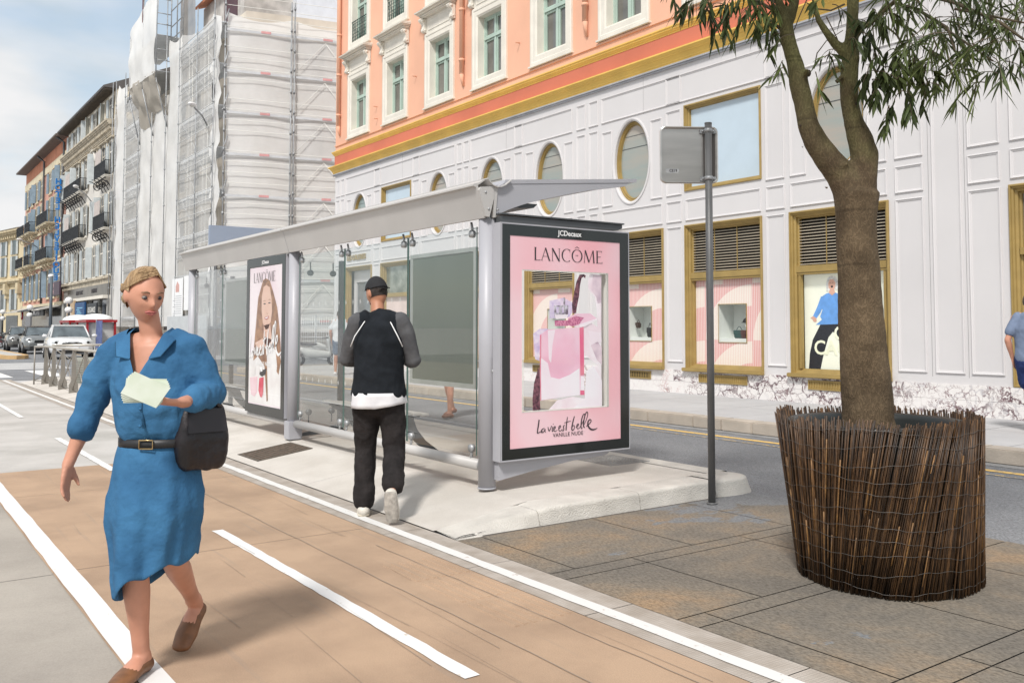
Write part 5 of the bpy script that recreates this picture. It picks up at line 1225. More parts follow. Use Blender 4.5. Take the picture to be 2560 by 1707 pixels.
# right hand mass: hanging sprays, broad leaves in front
for (x,y,n,d) in ((1330,480,4,5.35),(1360,520,4,5.3),(1400,470,3,5.3),(1400,560,3,5.3),(1450,440,3,5.4),(1470,690,3,5.3),(1540,600,4,5.3),(1600,640,3,5.3),(1520,520,3,5.3),(1500,320,4,5.4),(1510,400,3,5.4),(1590,540,2,5.4),(1700,470,4,5.35),(1720,520,3,5.35),(1760,410,4,5.4),(1640,380,3,5.4),(1340,170,3,5.4),(1300,210,3,5.35),(1210,260,2,5.3),(1430,100,4,5.3),(1360,60,3,5.3)):
    fan(x,y,d,n,.15,9,1.15,.6,ls=(.08,.13),wd=(.02,.032))
# right hand mass: slender leaves in starbursts
g=random.Random(5)
for k in range(84):
    x=g.uniform(1500,2420); lo=60+ (x-1500)*.35 if x<1900 else 200+60*math.sin(x*.02)
    ymax=(360+(x-1500)*.5 if x<1900 else 500-(x-1900)*.15)*.95
    y=g.uniform(-120,1)*.0+g.uniform(-150,ymax*(.80 if x>2150 else .88)); d=g.uniform(4.7,5.6)
    fan(x,y,d,2,.26,10,.45,1.0,ls=(.09,.17),wd=(.010,.018),rad=.003)
for (x,y) in ((1800,560),(1940,580),(2100,540),(2180,480),(2230,400),(2300,350),(1850,500),(2040,520)): fan(x,y,5.1,2,.16,10,.5,.9,ls=(.09,.15),wd=(.010,.018))
twig([(1500,20,5.45),(1650,60,5.3),(1850,180,5.1),(1900,330,5.0)],.010); twig([(1600,-60,5.3),(1900,20,5.0),(2200,150,4.9),(2350,260,4.8)],.012); twig([(1650,60,5.3),(2000,300,5.1),(2150,400,5.0)],.008)
twig([(1900,60,5.1),(2250,130,4.9),(2400,160,4.8)],.008); twig([(1700,90,5.3),(1780,300,5.2),(1700,450,5.3)],.006)
# crown above the picture (casts the soft shade below)
for k in range(420):
    a=rr.uniform(0,2*PI); q=math.sqrt(rr.uniform(.03,1)); hz=rr.uniform(0,1)
    c=PC+Vector((2.0*q*math.cos(a)-.2,2.0*q*math.sin(a)+.1,4.15+1.9*hz*(1-.4*q)+.2*q))
    dd=(c-Vector((0,0,CAMZ))); dp=dd.dot(fw)
    if dp>.5:
        py=699.97-2275.94*dd.dot(up2)/dp; px=1358.54+2275.94*dd.dot(rt2)/dp
        if py>-45: continue
    for _ in range(2): spray(c,Vector((rr.uniform(-1,1),rr.uniform(-1,1),rr.uniform(-.5,.6))),.32,11,.5,ls=(.10,.18),wd=(.016,.028))
for k in range(10):
    a=2*PI*k/10+.2; e=PC+Vector((1.5*math.cos(a),1.5*math.sin(a),4.9)); s=PC+Vector((0,0,3.9)) 
    e2=s.lerp(e,.5)+Vector((0,0,.25)); 
    tw.tube([s+Vector((0,0,.4)),e2+Vector((0,0,.3)),e],[.03,.02,.008],7)
tw.build('branch',mat('twig_brown',(.10,.075,.045),.8,var=.3),TR,world=True)
lm=mat('leaf_green',(.10,.125,.035),.5,col2=(.035,.052,.018),scale=2.2,island=.5,spec=.22)
lo_=lf.build('leaves',lm,TR,world=True)
# ================================================================ people
VR=math.atan2(rt.y,rt.x)     # local x = across the view to the right, local y = away from the camera
V=Vector
def ellip(b,c,r,seg=20,rot=None): b.sphere(c,1,seg,r,rot)
def headmesh(c,yaw,pitch=0,roll=0,s=1.0,seg=44,jaw=.34):
    """face looks along +y of its own frame before yaw; returns bm verts in world of the figure"""
    bm=bmesh.new(); bmesh.ops.create_uvsphere(bm,u_segments=seg,v_segments=seg*3//4,radius=1)
    for v in bm.verts:
        x,y,z=v.co
        X,Y,Z=x*.076,y*.096,z*.118
        if z<0:
            k=-z; X*=1-jaw*k**1.15; Y=Y*(1-.18*k) if y<0 else Y*(1-.02*k)
            if y>0: Y+=.004*k
        if y>0:
            fx,fz=X/.076,Z/.118
            g=lambda a,b_,sx,sz:math.exp(-((fx-a)/sx)**2-((fz-b_)/sz)**2)
            Y-= .013*(g(.42,.06,.22,.13)+g(-.42,.06,.22,.13))
            Y+= .020*g(0,-.20,.13,.12)+.013*g(0,-.05,.11,.16)+.006*g(0,.22,.7,.08)
            Y+= .008*g(0,-.46,.30,.07)+.008*g(0,-.60,.26,.06)-.005*g(0,-.70,.3,.05)+.010*g(0,-.88,.35,.14)
            Y+= .005*(g(.62,-.18,.2,.2)+g(-.62,-.18,.2,.2))
        v.co=V((X,Y,Z))
    M=Matrix.Translation(c)@Matrix.Rotation(yaw,4,'Z')@Matrix.Rotation(pitch,4,'X')@Matrix.Rotation(roll,4,'Y')@Matrix.Scale(s,4)
    return bm,M
def hand(b,w_,d,palm_n,s=1.0,curl=.5,side=1,thumb=1):
    """w_ wrist, d direction of the fingers, palm_n direction the palm faces"""
    d=d.normalized(); n=(palm_n-d*d.dot(palm_n)).normalized(); a=d.cross(n)*side
    P=lambda i,j,k:w_+d*(i*s)+a*(j*s)+n*(k*s)
    b.blob([P(-.02,0,0),P(.02,0,0),P(.055,.002,.002),P(.088,.003,.004)],[(.026*s,.020*s),(.032*s,.017*s),(.040*s,.015*s),(.040*s,.012*s)],14,ref=a)
    for q,(j,ln) in enumerate(((.030,.068),(.011,.078),(-.009,.073),(-.027,.056))):
        c1=curl*(.7+.1*q); pts=[P(.082,j,.003)]; ang=0; dd=d
        for t,fr in enumerate((.42,.32,.26)):
            ang+=c1*(.5 if t==0 else .8); dd=(d*math.cos(ang)+n*math.sin(ang)); pts.append(pts[-1]+dd*ln*fr*s)
        b.tube(pts,[.0095*s,.009*s,.0082*s,.0066*s],9); ellip(b,pts[-1],(.0066*s,)*3,8); ellip(b,pts[0],(.0095*s,)*3,8)
    tp=[P(.012,.026,.004),P(.040,.046,.014),P(.064,.054,.026),P(.082,.052,.036)]
    b.tube(tp,[.015*s,.0125*s,.0105*s,.008*s],9); ellip(b,tp[-1],(.008*s,)*3,8)
def limb3(b,a,k,e,r0,r1,r2,r3):
    b.blob([a,a.lerp(k,.35),a.lerp(k,.8),k],[r0,(r0*1.02),r1,r1],16); b.blob([k,k.lerp(e,.3),k.lerp(e,.75),e],[r1,r2,r3*1.1,r3],16)
def foot(b,an,toe,s=1.0,heel=None):
    d=(toe-an); d0=d.normalized(); 
    h=an+V((0,0,-.055*s))-d0*.035*s if heel is None else heel
    m_=h.lerp(toe,.55)+V((0,0,.012*s))
    b.blob([h,h.lerp(m_,.5)+V((0,0,.010*s)),m_,toe],[(.032*s,.034*s),(.036*s,.040*s),(.044*s,.030*s),(.034*s,.018*s)],14,ref=V((0,0,1)).cross(d0))
    b.blob([an,h.lerp(an,.4)],[.038*s,.034*s],12)
def figure(name,label,cat,loc,J,rz=None,vox=.008,yaw=0,pitch=0,roll=0,hs=1.0,skin='skin',build=1.0,handcurl=.5,pn=None,group=None,girl=False,shod=False):
    t=thing(name,label,cat,loc,VR if rz is None else rz,group)
    b=MB(); G=lambda k:V(J[k]); B_=build
    pel,wa,ch,nk=G('pelvis'),G('waist'),G('chest'),G('neck'); sl_,sr=G('shL'),G('shR')
    ax=(sr-sl_).normalized()
    sw=(sr-sl_).length/2
    b.blob([pel+V((0,0,-.06)),pel,wa,wa.lerp(ch,.5),ch,ch.lerp(nk,.6)],[(.14*B_,.10*B_),(.165*B_,.115*B_),(.13*B_,.10*B_),(.15*B_,.11*B_),(.165*B_,.115*B_),(.12*B_,.08*B_)],26,ref=ax)
    b.blob([sl_,sl_.lerp(sr,.25)+V((0,0,.015)),sl_.lerp(sr,.5)+V((0,0,.025)),sl_.lerp(sr,.75)+V((0,0,.015)),sr],[(.055*B_),.066*B_,.07*B_,.066*B_,.055*B_],16)
    if girl:
        fy=ax.cross(V((0,0,1)))   # forward for a figure facing the viewer is -y
        for s in(-1,1): ellip(b,ch+ax*(s*.065)+V((0,0,-.03))+(V((0,-1,0)))*.055,(.055,.05,.055),14)
    hd=G('head'); b.blob([nk+V((0,0,-.05)),nk,hd+(nk-hd)*.35],[.062*hs,.054*hs*(.86 if girl else 1),.052*hs*(.86 if girl else 1)],16)
    bm,M=headmesh(hd,yaw,pitch,roll,hs,jaw=.44 if girl else .34); b.addbm(bm,True,M)
    for s in(-1,1): 
        p=M@V((s*.076,-.008,-.006)); ellip(b,p,(.012*hs,.020*hs,.031*hs),10,Matrix.Rotation(yaw,4,'Z'))
    for S,sg in (('L',1),('R',-1)):
        limb3(b,G('sh'+S),G('el'+S),G('wr'+S),.052*B_,.040*B_,.041*B_,.026*B_)
        d=G('hd'+S)-G('wr'+S); hand(b,G('wr'+S),d,V(pn[S]) if pn else V((-sg if S=='L' else sg,0,0))*-1,s=hs*.98,curl=handcurl if not isinstance(handcurl,dict) else handcurl[S],side=(-1 if S=='L' else 1)*(J.get('thumb'+S,1)))
        limb3(b,G('hip'+S),G('kn'+S),G('an'+S),.088*B_,.056*B_,.058*B_,.036*B_)
        foot(b,G('an'+S),G('toe'+S),heel=V(J['heel'+S]) if 'heel'+S in J else None)
    o=b.build('body',MT[skin],t); remesh(o,vox,4,.5)
    return t,M
def crease(o,amp,f=7.5):
    for v in o.data.vertices:
        c=v.co; q=V((c.x*f+c.z*f*.5,c.y*f,c.z*f*.75-c.x*f*.3)); n1_=noise.noise(q); n2_=noise.noise(q*1.9+V((5,3,1)))
        k=math.exp(-(n1_*6)**2)*1.0+math.exp(-(n2_*6)**2)*.4; v.co=c+v.normal*k*amp*.42
    o.data.update()
def cloth(parts,name,m,t,vox=.010,cut=None,fold=0,fs=14,sm=4):
    b=MB(); parts(b); o=b.build(name,m,t); remesh(o,vox,sm,.5)
    if fold:
        for v in o.data.vertices:
            c=v.co; n=noise.noise(V((c.x*fs,c.y*fs,c.z*fs*.45)))+.5*noise.noise(V((c.x*fs*2,c.y*fs*2,c.z*fs))); v.co=c+v.normal*max(-.25,n)*fold*.8
    if fold: crease(o,fold)
    if cut:
        bm=bmesh.new(); bm.from_mesh(o.data)
        for co,no in ((V((.022,0,1.235)),V((1,0,.46)).cross(V((0,1,0))).cross(V((0,1,0)))),): pass
        for co,no in ((V((.022,0,1.235)),V((1,0,-.46))),(V((.022,0,1.235)),V((-1,0,-.46)))): bmesh.ops.bisect_plane(bm,geom=bm.verts[:]+bm.edges[:]+bm.faces[:],plane_co=co,plane_no=no,dist=.0004)
        bmesh.ops.delete(bm,geom=[f for f in bm.faces if cut(f.calc_center_median())],context='FACES'); bm.to_mesh(o.data); bm.free()
    for p in o.data.polygons:p.use_smooth=True
    return o
def face_parts(t,M,mats,brow='brow'):
    for s in(-1,1):
        b=MB(); ellip(b,M@V((s*.031,.0765,.007)),(.0118,.0110,.0085),14); e=b.build('eye',MT['eyewhite'],t)
        b=MB(); c=M@V((s*.031,.0855,.007)); ellip(b,c,(.0075,.0048,.0070),10); b.build('iris',MT['ink'],e)
        b=MB(); b.tube([M@V((s*.014,.0905,.028)),M@V((s*.030,.090,.034)),M@V((s*.048,.078,.029))],[.0028,.0034,.0018],7); b.build('eyebrow',mats,t)
    b=MB(); b.blob([M@V((-.024,.087,-.0545)),M@V((-.010,.0975,-.051)),M@V((0,.0985,-.053)),M@V((.010,.0975,-.051)),M@V((.024,.087,-.0545))],[.0028,.005,.0045,.005,.0028],10,ref=(0,0,1)); b.blob([M@V((-.020,.088,-.060)),M@V((0,.0985,-.063)),M@V((.020,.088,-.060))],[.003,.006,.003],10,ref=(0,0,1)); b.build('lips',MT['lip'],t)
MT['eyewhite']=mat('eye_white',(.20,.17,.15),.35,var=.02); MT['lip']=mat('lip',(.45,.14,.12),.45,var=.05)
def hairmat(name,c1,c2):
    return mat(name,c1,.45,col2=c2,scale=30,stretch=(5,.7,.7),bump=.6,bscale=60)
def fabric(name,c,c2,sc=6,rough=.85,bump=.35,bscale=12): return mat(name,c,rough,col2=c2,scale=sc,bump=bump,bscale=bscale,spec=.2)
# ---------------- woman in the blue belted dress, walking towards the camera
JW=dict(pelvis=(.055,0,.90),waist=(.055,0,1.02),chest=(.035,-.01,1.22),neck=(.02,-.015,1.42),head=(.005,-.055,1.585),
 shL=(-.150,0,1.345),elL=(-.248,.015,1.095),wrL=(-.308,-.04,.875),hdL=(-.318,-.07,.70),
 shR=(.175,0,1.355),elR=(.265,.02,1.160),wrR=(.235,-.215,1.150),hdR=(.175,-.30,1.155),
 hipL=(-.02,0,.87),knL=(-.005,-.07,.47),anL=(-.005,.01,.085),toeL=(-.02,-.175,.022),
 hipR=(.13,0,.87),knR=(.10,.05,.48),anR=(.075,.36,.21),toeR=(.07,.25,.035),heelR=(.075,.42,.15))
tw_,Mw=figure('person','woman in a belted blue shirt dress walking towards the camera, papers in hand','person',(4.115,-.965,0),JW,vox=.0065,yaw=PI+.80,pitch=-.26,hs=.96,build=.92,girl=True,handcurl={'L':.28,'R':.85},pn={'L':(1,0,0),'R':(-.2,0,1)},skin='skin')
face_parts(tw_,Mw,mat('brow_fair',(.20,.12,.07),.7))
denim=fabric('blue_denim',(.050,.165,.315),(.030,.105,.215),5,.85,.6,16)
denim2=denim
def dress_top(b):
    c=lambda x,y,z:V((x,y,z))
    b.blob([c(.055,0,.985),c(.055,-.005,1.03),c(.05,-.01,1.12),c(.035,-.012,1.22),c(.03,-.01,1.31),c(.025,-.005,1.375)],[(.145,.106),(.172,.134),(.180,.150),(.176,.148),(.160,.124),(.098,.084)],30)
    b.blob([c(-.14,0,1.335),c(-.05,0,1.37),c(.025,.005,1.395),c(.10,0,1.38),c(.172,0,1.352)],[.072,.076,.074,.074,.072],18)
    b.blob([c(-.13,0,1.33),c(-.19,.005,1.24),c(-.235,.012,1.13),c(-.262,.0,1.045)],[.074,.068,.058,.046],18)
    b.blob([c(-.255,.0,1.055),c(-.268,-.005,1.025)],[.055,.055],16)
    b.blob([c(.165,0,1.345),c(.222,.01,1.26),c(.262,.02,1.170)],[.070,.066,.058],18)
    b.blob([c(.262,.02,1.165),c(.258,-.06,1.162),c(.250,-.115,1.156)],[.058,.054,.045],18)
    b.blob([c(.252,-.105,1.158),c(.249,-.125,1.155)],[.053,.053],16)
def vcut(c): return c.y<-.015 and c.z>1.235 and abs(c.x-(.022))<(c.z-1.235)*.46 or (c.z>1.405 and (c.x-.022)**2+(c.y+.01)**2<.0075)
top=cloth(dress_top,'dress_top',denim,tw_,.009,vcut,.015,9)
# collar
b=MB()
for s in(-1,1):
    q=lambda x,y,z:V((.022+s*x,y,z))
    P=[q(.052,.055,1.452),q(.078,.0,1.448),q(.070,-.065,1.425),q(.038,-.132,1.325),q(.088,-.140,1.335),q(.118,-.085,1.395),q(.118,.005,1.418),q(.09,.07,1.425)]
    vs=P+[p+V((s*.004,-.002,-.006)) for p in P]
    b.add(vs,[(0,1,6,7),(1,2,5,6),(2,3,4,5),(8,15,14,9),(9,14,13,10),(10,13,12,11),(3,11,12,4),(4,12,13,5),(5,13,14,6),(6,14,15,7)],True)
b.build('collar',denim,tw_)
# button placket
b=MB(); b.tube([(.03,-.150,1.235),(.045,-.163,1.15),(.055,-.150,1.04)],.006,6)
for z in (1.20,1.12,1.05): b.cyl((.047,-.165,z),(.047,-.171,z),.006,8)
b.build('placket',denim,tw_)
# belt with buckle
b=MB(); n=36
def wrap(z,r1,r2): return [(.055+r1*math.cos(2*PI*k/n),r2*math.sin(2*PI*k/n)-.0,z) for k in range(n)]
L_=[wrap(.955,.157,.122),wrap(.955,.163,.128),wrap(.99,.163,.128),wrap(.99,.157,.122)]
b.add([p for r_ in L_ for p in r_],[(r_*n+k,r_*n+(k+1)%n,((r_+1)%4)*n+(k+1)%n,((r_+1)%4)*n+k) for r_ in range(4) for k in range(n)],True); bt=b.build('belt',mat('belt_black',(.02,.02,.022),.45),tw_)
b=MB(); pts=[(.03,-.134,.955),(.085,-.134,.955),(.085,-.134,.99),(.03,-.134,.99),(.03,-.134,.955)]; b.tube(pts,.0035,6); b.build('buckle',mat('brass',(.55,.40,.20),.3,metal=.8),bt)
# skirt with folds, slanting hem, slit
b=MB(); n=96; rows=22; vs=[]
for r_ in range(rows+1):
    t=r_/rows
    for k in range(n):
        a=2*PI*k/n; ca,sa=math.cos(a),math.sin(a)
        hem=.405+.085*ca-.02*sa+.012*math.sin(3*a)
        z=.965+(hem-.965)*t
        rx_=.142+.056*min(1,t*2.2)**.8-.035*max(0,t-.5); ry=.112+.050*min(1,t*2)+.030*t
        f=1+ (.05*t)*math.sin(7*a+1.3+1.2*t)+(.028*t)*math.sin(12*a+2*t)+.012*math.sin(19*a)*(.2+t)
        x=.048+rx_*ca*f*(1-.0*t)-.01*t+(.075*max(0,t-.35)*-ca if ca<0 else -.02*t*ca); y=ry*sa*f+.03*t
        if sa<-.2: y-=.035*t*math.exp(-((x+.01)/.08)**2)
        vs.append((x,y,z+.012*t*math.sin(7*a+1.3)))
b.add(vs,[(r_*n+k,r_*n+(k+1)%n,(r_+1)*n+(k+1)%n,(r_+1)*n+k) for r_ in range(rows) for k in range(n)],True)
sk=b.build('skirt',denim2,tw_); md=sk.modifiers.new('s','SOLIDIFY'); md.thickness=.004; sb_=sk.modifiers.new('u','SUBSURF'); sb_.levels=1; sb_.render_levels=1; bake(sk); crease(sk,.013,5)
# hair pulled back into a low knot
bm,M=headmesh(V(JW['head']),PI+.80,-.26,0,.96)
kill=[]
Mi=M.inverted()
for v in bm.verts:
    c=v.co; fx,fy,fz=c.x/.076,c.y/.096,c.z/.118
    if (fy>.30 and fz<.80) or (fy>-.28 and fz<.10) or fz<-.62: kill.append(v)
    k=1.10+.05*noise.noise(c*40)+.03*math.sin(fx*30+noise.noise(c*20)*4)
    v.co=V((c.x*k*.985,c.y*k*.98-.008,c.z*1.06+.002))
bmesh.ops.delete(bm,geom=kill,context='VERTS')
b=MB(); b.addbm(bm,True,M)
for (p,r_) in ((V((0,-.115,-.02)),.042),(V((.012,-.125,-.045)),.034),(V((0,-.10,.01)),.04)): ellip(b,M@p,(r_,r_,r_*.9),14)
rr2=random.Random(4)
def sk_(x,y,o=1.05): return V((x,y,.118*math.sqrt(max(.0,1-(x/.078)**2-(y/.098)**2))))*o
for k in range(150):
    s=rr2.choice((-1,1)); y0=rr2.uniform(-.05,.062); px=.018; t=(y0+.05)/.122
    p0=sk_(px,y0,1.045); pm=sk_(px+s*.040 if s<0 else px+.030,y0-.010,1.085)
    p1=V((s*.078,y0*.62-.016,.044-.018*(1-t)))*1.0; p2=V((s*.079,-.045,.004+.03*(1-t)))*1.04; p3=V((s*.045,-.095,-.018)); p4=V((0,-.115,-.025))
    j=rr2.uniform(.995,1.03)
    b.tube([M@(p*j) for p in (p0,pm,p1,p2,p3,p4)],[.0012,.0038,.0034,.0042,.004,.003],5)
for k in range(0):
    s=rr2.choice((-1,1)); p0=V((s*.072,.02,-.02)); b.tube([M@p0,M@(p0+V((s*.012,.006,-.03))),M@(p0+V((s*.006,.012,-.075)))],[.0016,.0016,.0008],4)
b.build('hair',hairmat('hair_blond',(.52,.35,.185),(.26,.155,.075)),tw_)
# shoes
if 0: b=MB(); p=Mw@V((-.082,-.008,-.045)); b.tube([p+V((.010*math.cos(a),0,.010*math.sin(a))) for a in [i*PI/6 for i in range(13)]],.0015,5,False); b.build('earring',mat('gold_small',(.7,.5,.2),.3,metal=.9),tw_)
def shoe(b,an,toe,heel,s=1.0,high=.02):
    d0=(toe-heel).normalized(); a=V((0,0,1)).cross(d0)
    if a.length<.1:a=V((1,0,0))
    m1=heel.lerp(toe,.35)+V((0,0,.012)); m2=heel.lerp(toe,.7)+V((0,0,.004))
    b.blob([heel,m1,m2,toe],[(.040*s,.036*s),(.043*s,.036*s),(.050*s,.031*s),(.042*s,.022*s)],18,ref=a)
b=MB(); shoe(b,V(JW['anL']),V((-.022,-.178,.024)),V((-.004,.04,.036)),1.0)
b.build('shoe',mat('brown_leather',(.20,.09,.04),.5,var=.3,scale=20),tw_)
b=MB(); shoe(b,None,V((.07,.245,.035)),V((.075,.42,.145)),1.0); b.build('shoe',mat('brown_leather2',(.20,.09,.04),.5,var=.3,scale=20),tw_)
# what she carries
W0=Matrix.Translation(tw_.location)@tw_.rotation_euler.to_matrix().to_4x4()
bg_=thing('handbag','black leather shoulder bag hanging from the bent arm of the woman in blue','handbag',W0@V((.245,-.02,.865)),VR+.75)
bb=lambda b:[b.blob([V((x,0,.03)),V((x,.0,.12)),V((x*.9,0,.235))],[(.045,.045),(.055,.05),(.04,.03)],14) for x in (-.06,-.02,.02,.06)]
cloth(bb,'bag_body',mat('bag_black',(.018,.014,.016),.4,var=.3,scale=9,bump=.2),bg_,.008,None,.006,14,8)
b=MB(); b.prism([(-.085,-.062,.15),(.085,-.062,.15),(.075,-.040,.245),(-.075,-.040,.245)],(0,.006,0)); b.build('flap',mat('bag_flap',(.022,.017,.019),.38),bg_)
for y in(-.03,.03):
    b=MB(); b.tube([(-.065+.13*k/12,y,.24+.06*math.sin(PI*k/12)) for k in range(13)],.008,8); b.build('handle',mat('bag_handle',(.02,.015,.016),.4),bg_)
pp=thing('folded_papers','pale green and white folded papers held in the bent hand of the woman in blue','papers',W0@V((.150,-.345,1.165)),VR+.25)
b=MB()
for k in range(5):
    a=R(-18+6*k); c,s=math.cos(a),math.sin(a); w_,h=.10,.085
    P=[(-w_*.9,-h*.3),(w_*.5,-h*.5),(w_*.75,h*.55),(-w_*.7,h*.8)]
    b.prism([(x*c-z*s,k*.004-.01,x*s+z*c+.03) for x,z in P],(0,.0015,0))
b.build('sheet',mat('pale_green_paper',(.52,.58,.45),.8,col2=(.66,.70,.62),scale=8,island=.12),pp)
# ---------------- man in black raglan shirt seen from behind
JM=dict(pelvis=(.0,0,.95),waist=(0,0,1.10),chest=(.0,.0,1.33),neck=(-.015,.03,1.545),head=(-.035,.085,1.715),
 shL=(-.185,.0,1.475),elL=(-.262,.07,1.20),wrL=(-.165,.27,1.19),hdL=(-.08,.34,1.22),
 shR=(.185,.0,1.475),elR=(.262,.05,1.19),wrR=(.16,.26,1.19),hdR=(.08,.34,1.22),
 hipL=(-.09,0,.92),knL=(-.115,.09,.50),anL=(-.105,.0,.09),toeL=(-.15,.19,.03),
 hipR=(.09,0,.92),knR=(.125,.02,.50),anR=(.165,-.30,.265),toeR=(.175,-.335,.03),heelR=(.168,-.37,.235))
tm,Mm=figure('person','man in a black cap and black raglan shirt walking away along the shelter','person',(6.475,-3.215,.0),JM,vox=.009,yaw=.75,pitch=-.30,hs=1.0,build=1.05,handcurl=.9,pn={'L':(0,0,1),'R':(0,0,1)},skin='skin_tan')
face_parts(tm,Mm,mat('brow_dark',(.03,.02,.015),.7))
blk=fabric('black_jersey',(.016,.019,.024),(.009,.011,.014),8,.9,.4)
gry=fabric('grey_sleeve',(.12,.12,.125),(.075,.075,.08),7,.9,.4)
def ctorso(b):
    c=V
    b.blob([c((0,0,.93)),c((0,0,1.02)),c((0,.0,1.18)),c((0,0,1.33)),c((-.0,.01,1.44)),c((-.01,.02,1.50))],[(.212,.150),(.200,.148),(.190,.142),(.200,.142),(.178,.120),(.10,.088)],30)
    b.blob([c((-.155,.005,1.475)),c((-.08,.01,1.51)),c((-.01,.02,1.525)),c((.06,.01,1.51)),c((.155,.005,1.475))],[.082,.082,.078,.082,.082],18)
cloth(ctorso,'shirt',blk,tm,.011,None,.010,9)
for S,sg in (('L',-1),('R',1)):
    def slv(b,sg=sg,S=S):
        s_,e_,w_=V(JM['sh'+S]),V(JM['el'+S]),V(JM['wr'+S])
        b.blob([s_+V((-sg*.025,0,.012)),s_.lerp(e_,.4),e_],[.080,.070,.058],18); b.blob([e_,e_.lerp(w_,.5),e_.lerp(w_,.85)],[.062,.055,.042],16)
    cloth(slv,'sleeve',gry,tm,.011,None,.008,12)
    b=MB(); b.tube([(sg*.055,-.02,1.555),(sg*.10,-.075,1.49),(sg*.165,-.118,1.38),(sg*.20,-.10,1.30)],.0045,6); b.build('sleeve_seam',MT['white'],tm)
def tee(b): b.blob([V((0,0,.835)),V((0,0,.87)),V((0,0,.95))],[(.222,.165),(.222,.160),(.205,.15)],30)
b=MB(); n=60; vs=[]
for r_ in range(5):
    t=r_/4
    for k in range(n):
        a=2*PI*k/n; f=1+.03*math.sin(5*a+.5)*(1-t)+.015*math.sin(11*a); vs.append(((.218-.012*t)*math.cos(a)*f,(.162-.008*t)*math.sin(a)*f,.845+.03*math.cos(a)*(1-t)*.6-.018*(1-abs(math.cos(a)))*(1-t)+.10*t))
b.add(vs,[(r_*n+k,r_*n+(k+1)%n,(r_+1)*n+(k+1)%n,(r_+1)*n+k) for r_ in range(4) for k in range(n)],True); to=b.build('undershirt',fabric('white_cotton',(.72,.71,.72),(.60,.59,.62)),tm); md=to.modifiers.new('s','SOLIDIFY'); md.thickness=.004; bake(to)
trs=fabric('black_trousers',(.030,.026,.026),(.016,.014,.014),9,.9,.6,22)
def trousers(b):
    b.blob([V((0,0,.88)),V((0,0,.99))],[(.185,.135),(.175,.125)],24)
    for S,sg in(('L',-1),('R',1)):
        h,k,a=V(JM['hip'+S]),V(JM['kn'+S]),V(JM['an'+S]); e=k.lerp(a,.93)
        b.blob([h+V((0,0,-.02)),h.lerp(k,.4),h.lerp(k,.85),k],[.112,.103,.088,.084],18); b.blob([k,k.lerp(e,.35),k.lerp(e,.75),e],[.084,.080,.075,.078],18)
        for q in (.8,.9,1.0): b.blob([k.lerp(e,q-.03),k.lerp(e,q)],[.083,.082],16)
cloth(trousers,'trousers',trs,tm,.010,None,.012,13)
wl=mat('white_leather',(.66,.62,.55),.55,var=.12,scale=10)
b=MB(); shoe(b,None,V((-.152,.195,.036)),V((-.100,-.045,.045)),1.12); so_=b.build('shoe',wl,tm)
b=MB(); b.blob([V((-.150,.20,.014)),V((-.125,.08,.014)),V((-.098,-.055,.014))],[(.046,.014),(.052,.014),(.044,.014)],14); b.build('shoe_sole',mat('sole_cream',(.60,.55,.45),.7),so_)
b=MB(); shoe(b,None,V((.176,-.335,.040)),V((.166,-.385,.235)),1.10); so_=b.build('shoe',wl,tm)
b=MB(); b.blob([V((.178,-.365,.030)),V((.172,-.405,.13)),V((.166,-.42,.245))],[(.044,.012),(.052,.012),(.042,.012)],14); b.build('shoe_sole',mat('sole_grey',(.42,.39,.35),.8,var=.3,scale=30),so_)
# cap worn backwards + short dark hair and beard
bm,M=headmesh(V(JM['head']),.75,-.30,0,1.0); kill=[]
for v in bm.verts:
    c=v.co; fx,fy,fz=c.x/.076,c.y/.096,c.z/.118
    if fz<.16+.10*fy: kill.append(v)
    v.co=V((c.x*1.13,c.y*1.13,c.z*1.13+.008))
bmesh.ops.delete(bm,geom=kill,context='VERTS'); b=MB(); b.addbm(bm,True,M)
P=[]
for k in range(9):
    a=R(30+15*k); P.append(M@V((.070*math.cos(a),-.070-.062*math.sin(a)*1.05,.020-.02*math.sin(a))))
b.prism(P,(0,0,.006)); b.build('cap',mat('cap_black2',(.014,.014,.016),.85,bump=.2,bscale=80),tm)
bm,M=headmesh(V(JM['head']),.75,-.30,0,1.0); kill=[]
for v in bm.verts:
    c=v.co; fx,fy,fz=c.x/.076,c.y/.096,c.z/.118
    if not ((fy<.05 and -.40<fz<.4) or (fy>.0 and fz<-.40 and abs(fz+.52)>.05 and fz>-.95)): kill.append(v)
    v.co=c*1.035
bmesh.ops.delete(bm,geom=kill,context='VERTS'); b=MB(); b.addbm(bm,True,M); b.build('hair',hairmat('hair_dark',(.035,.022,.016),(.015,.01,.008)),tm)
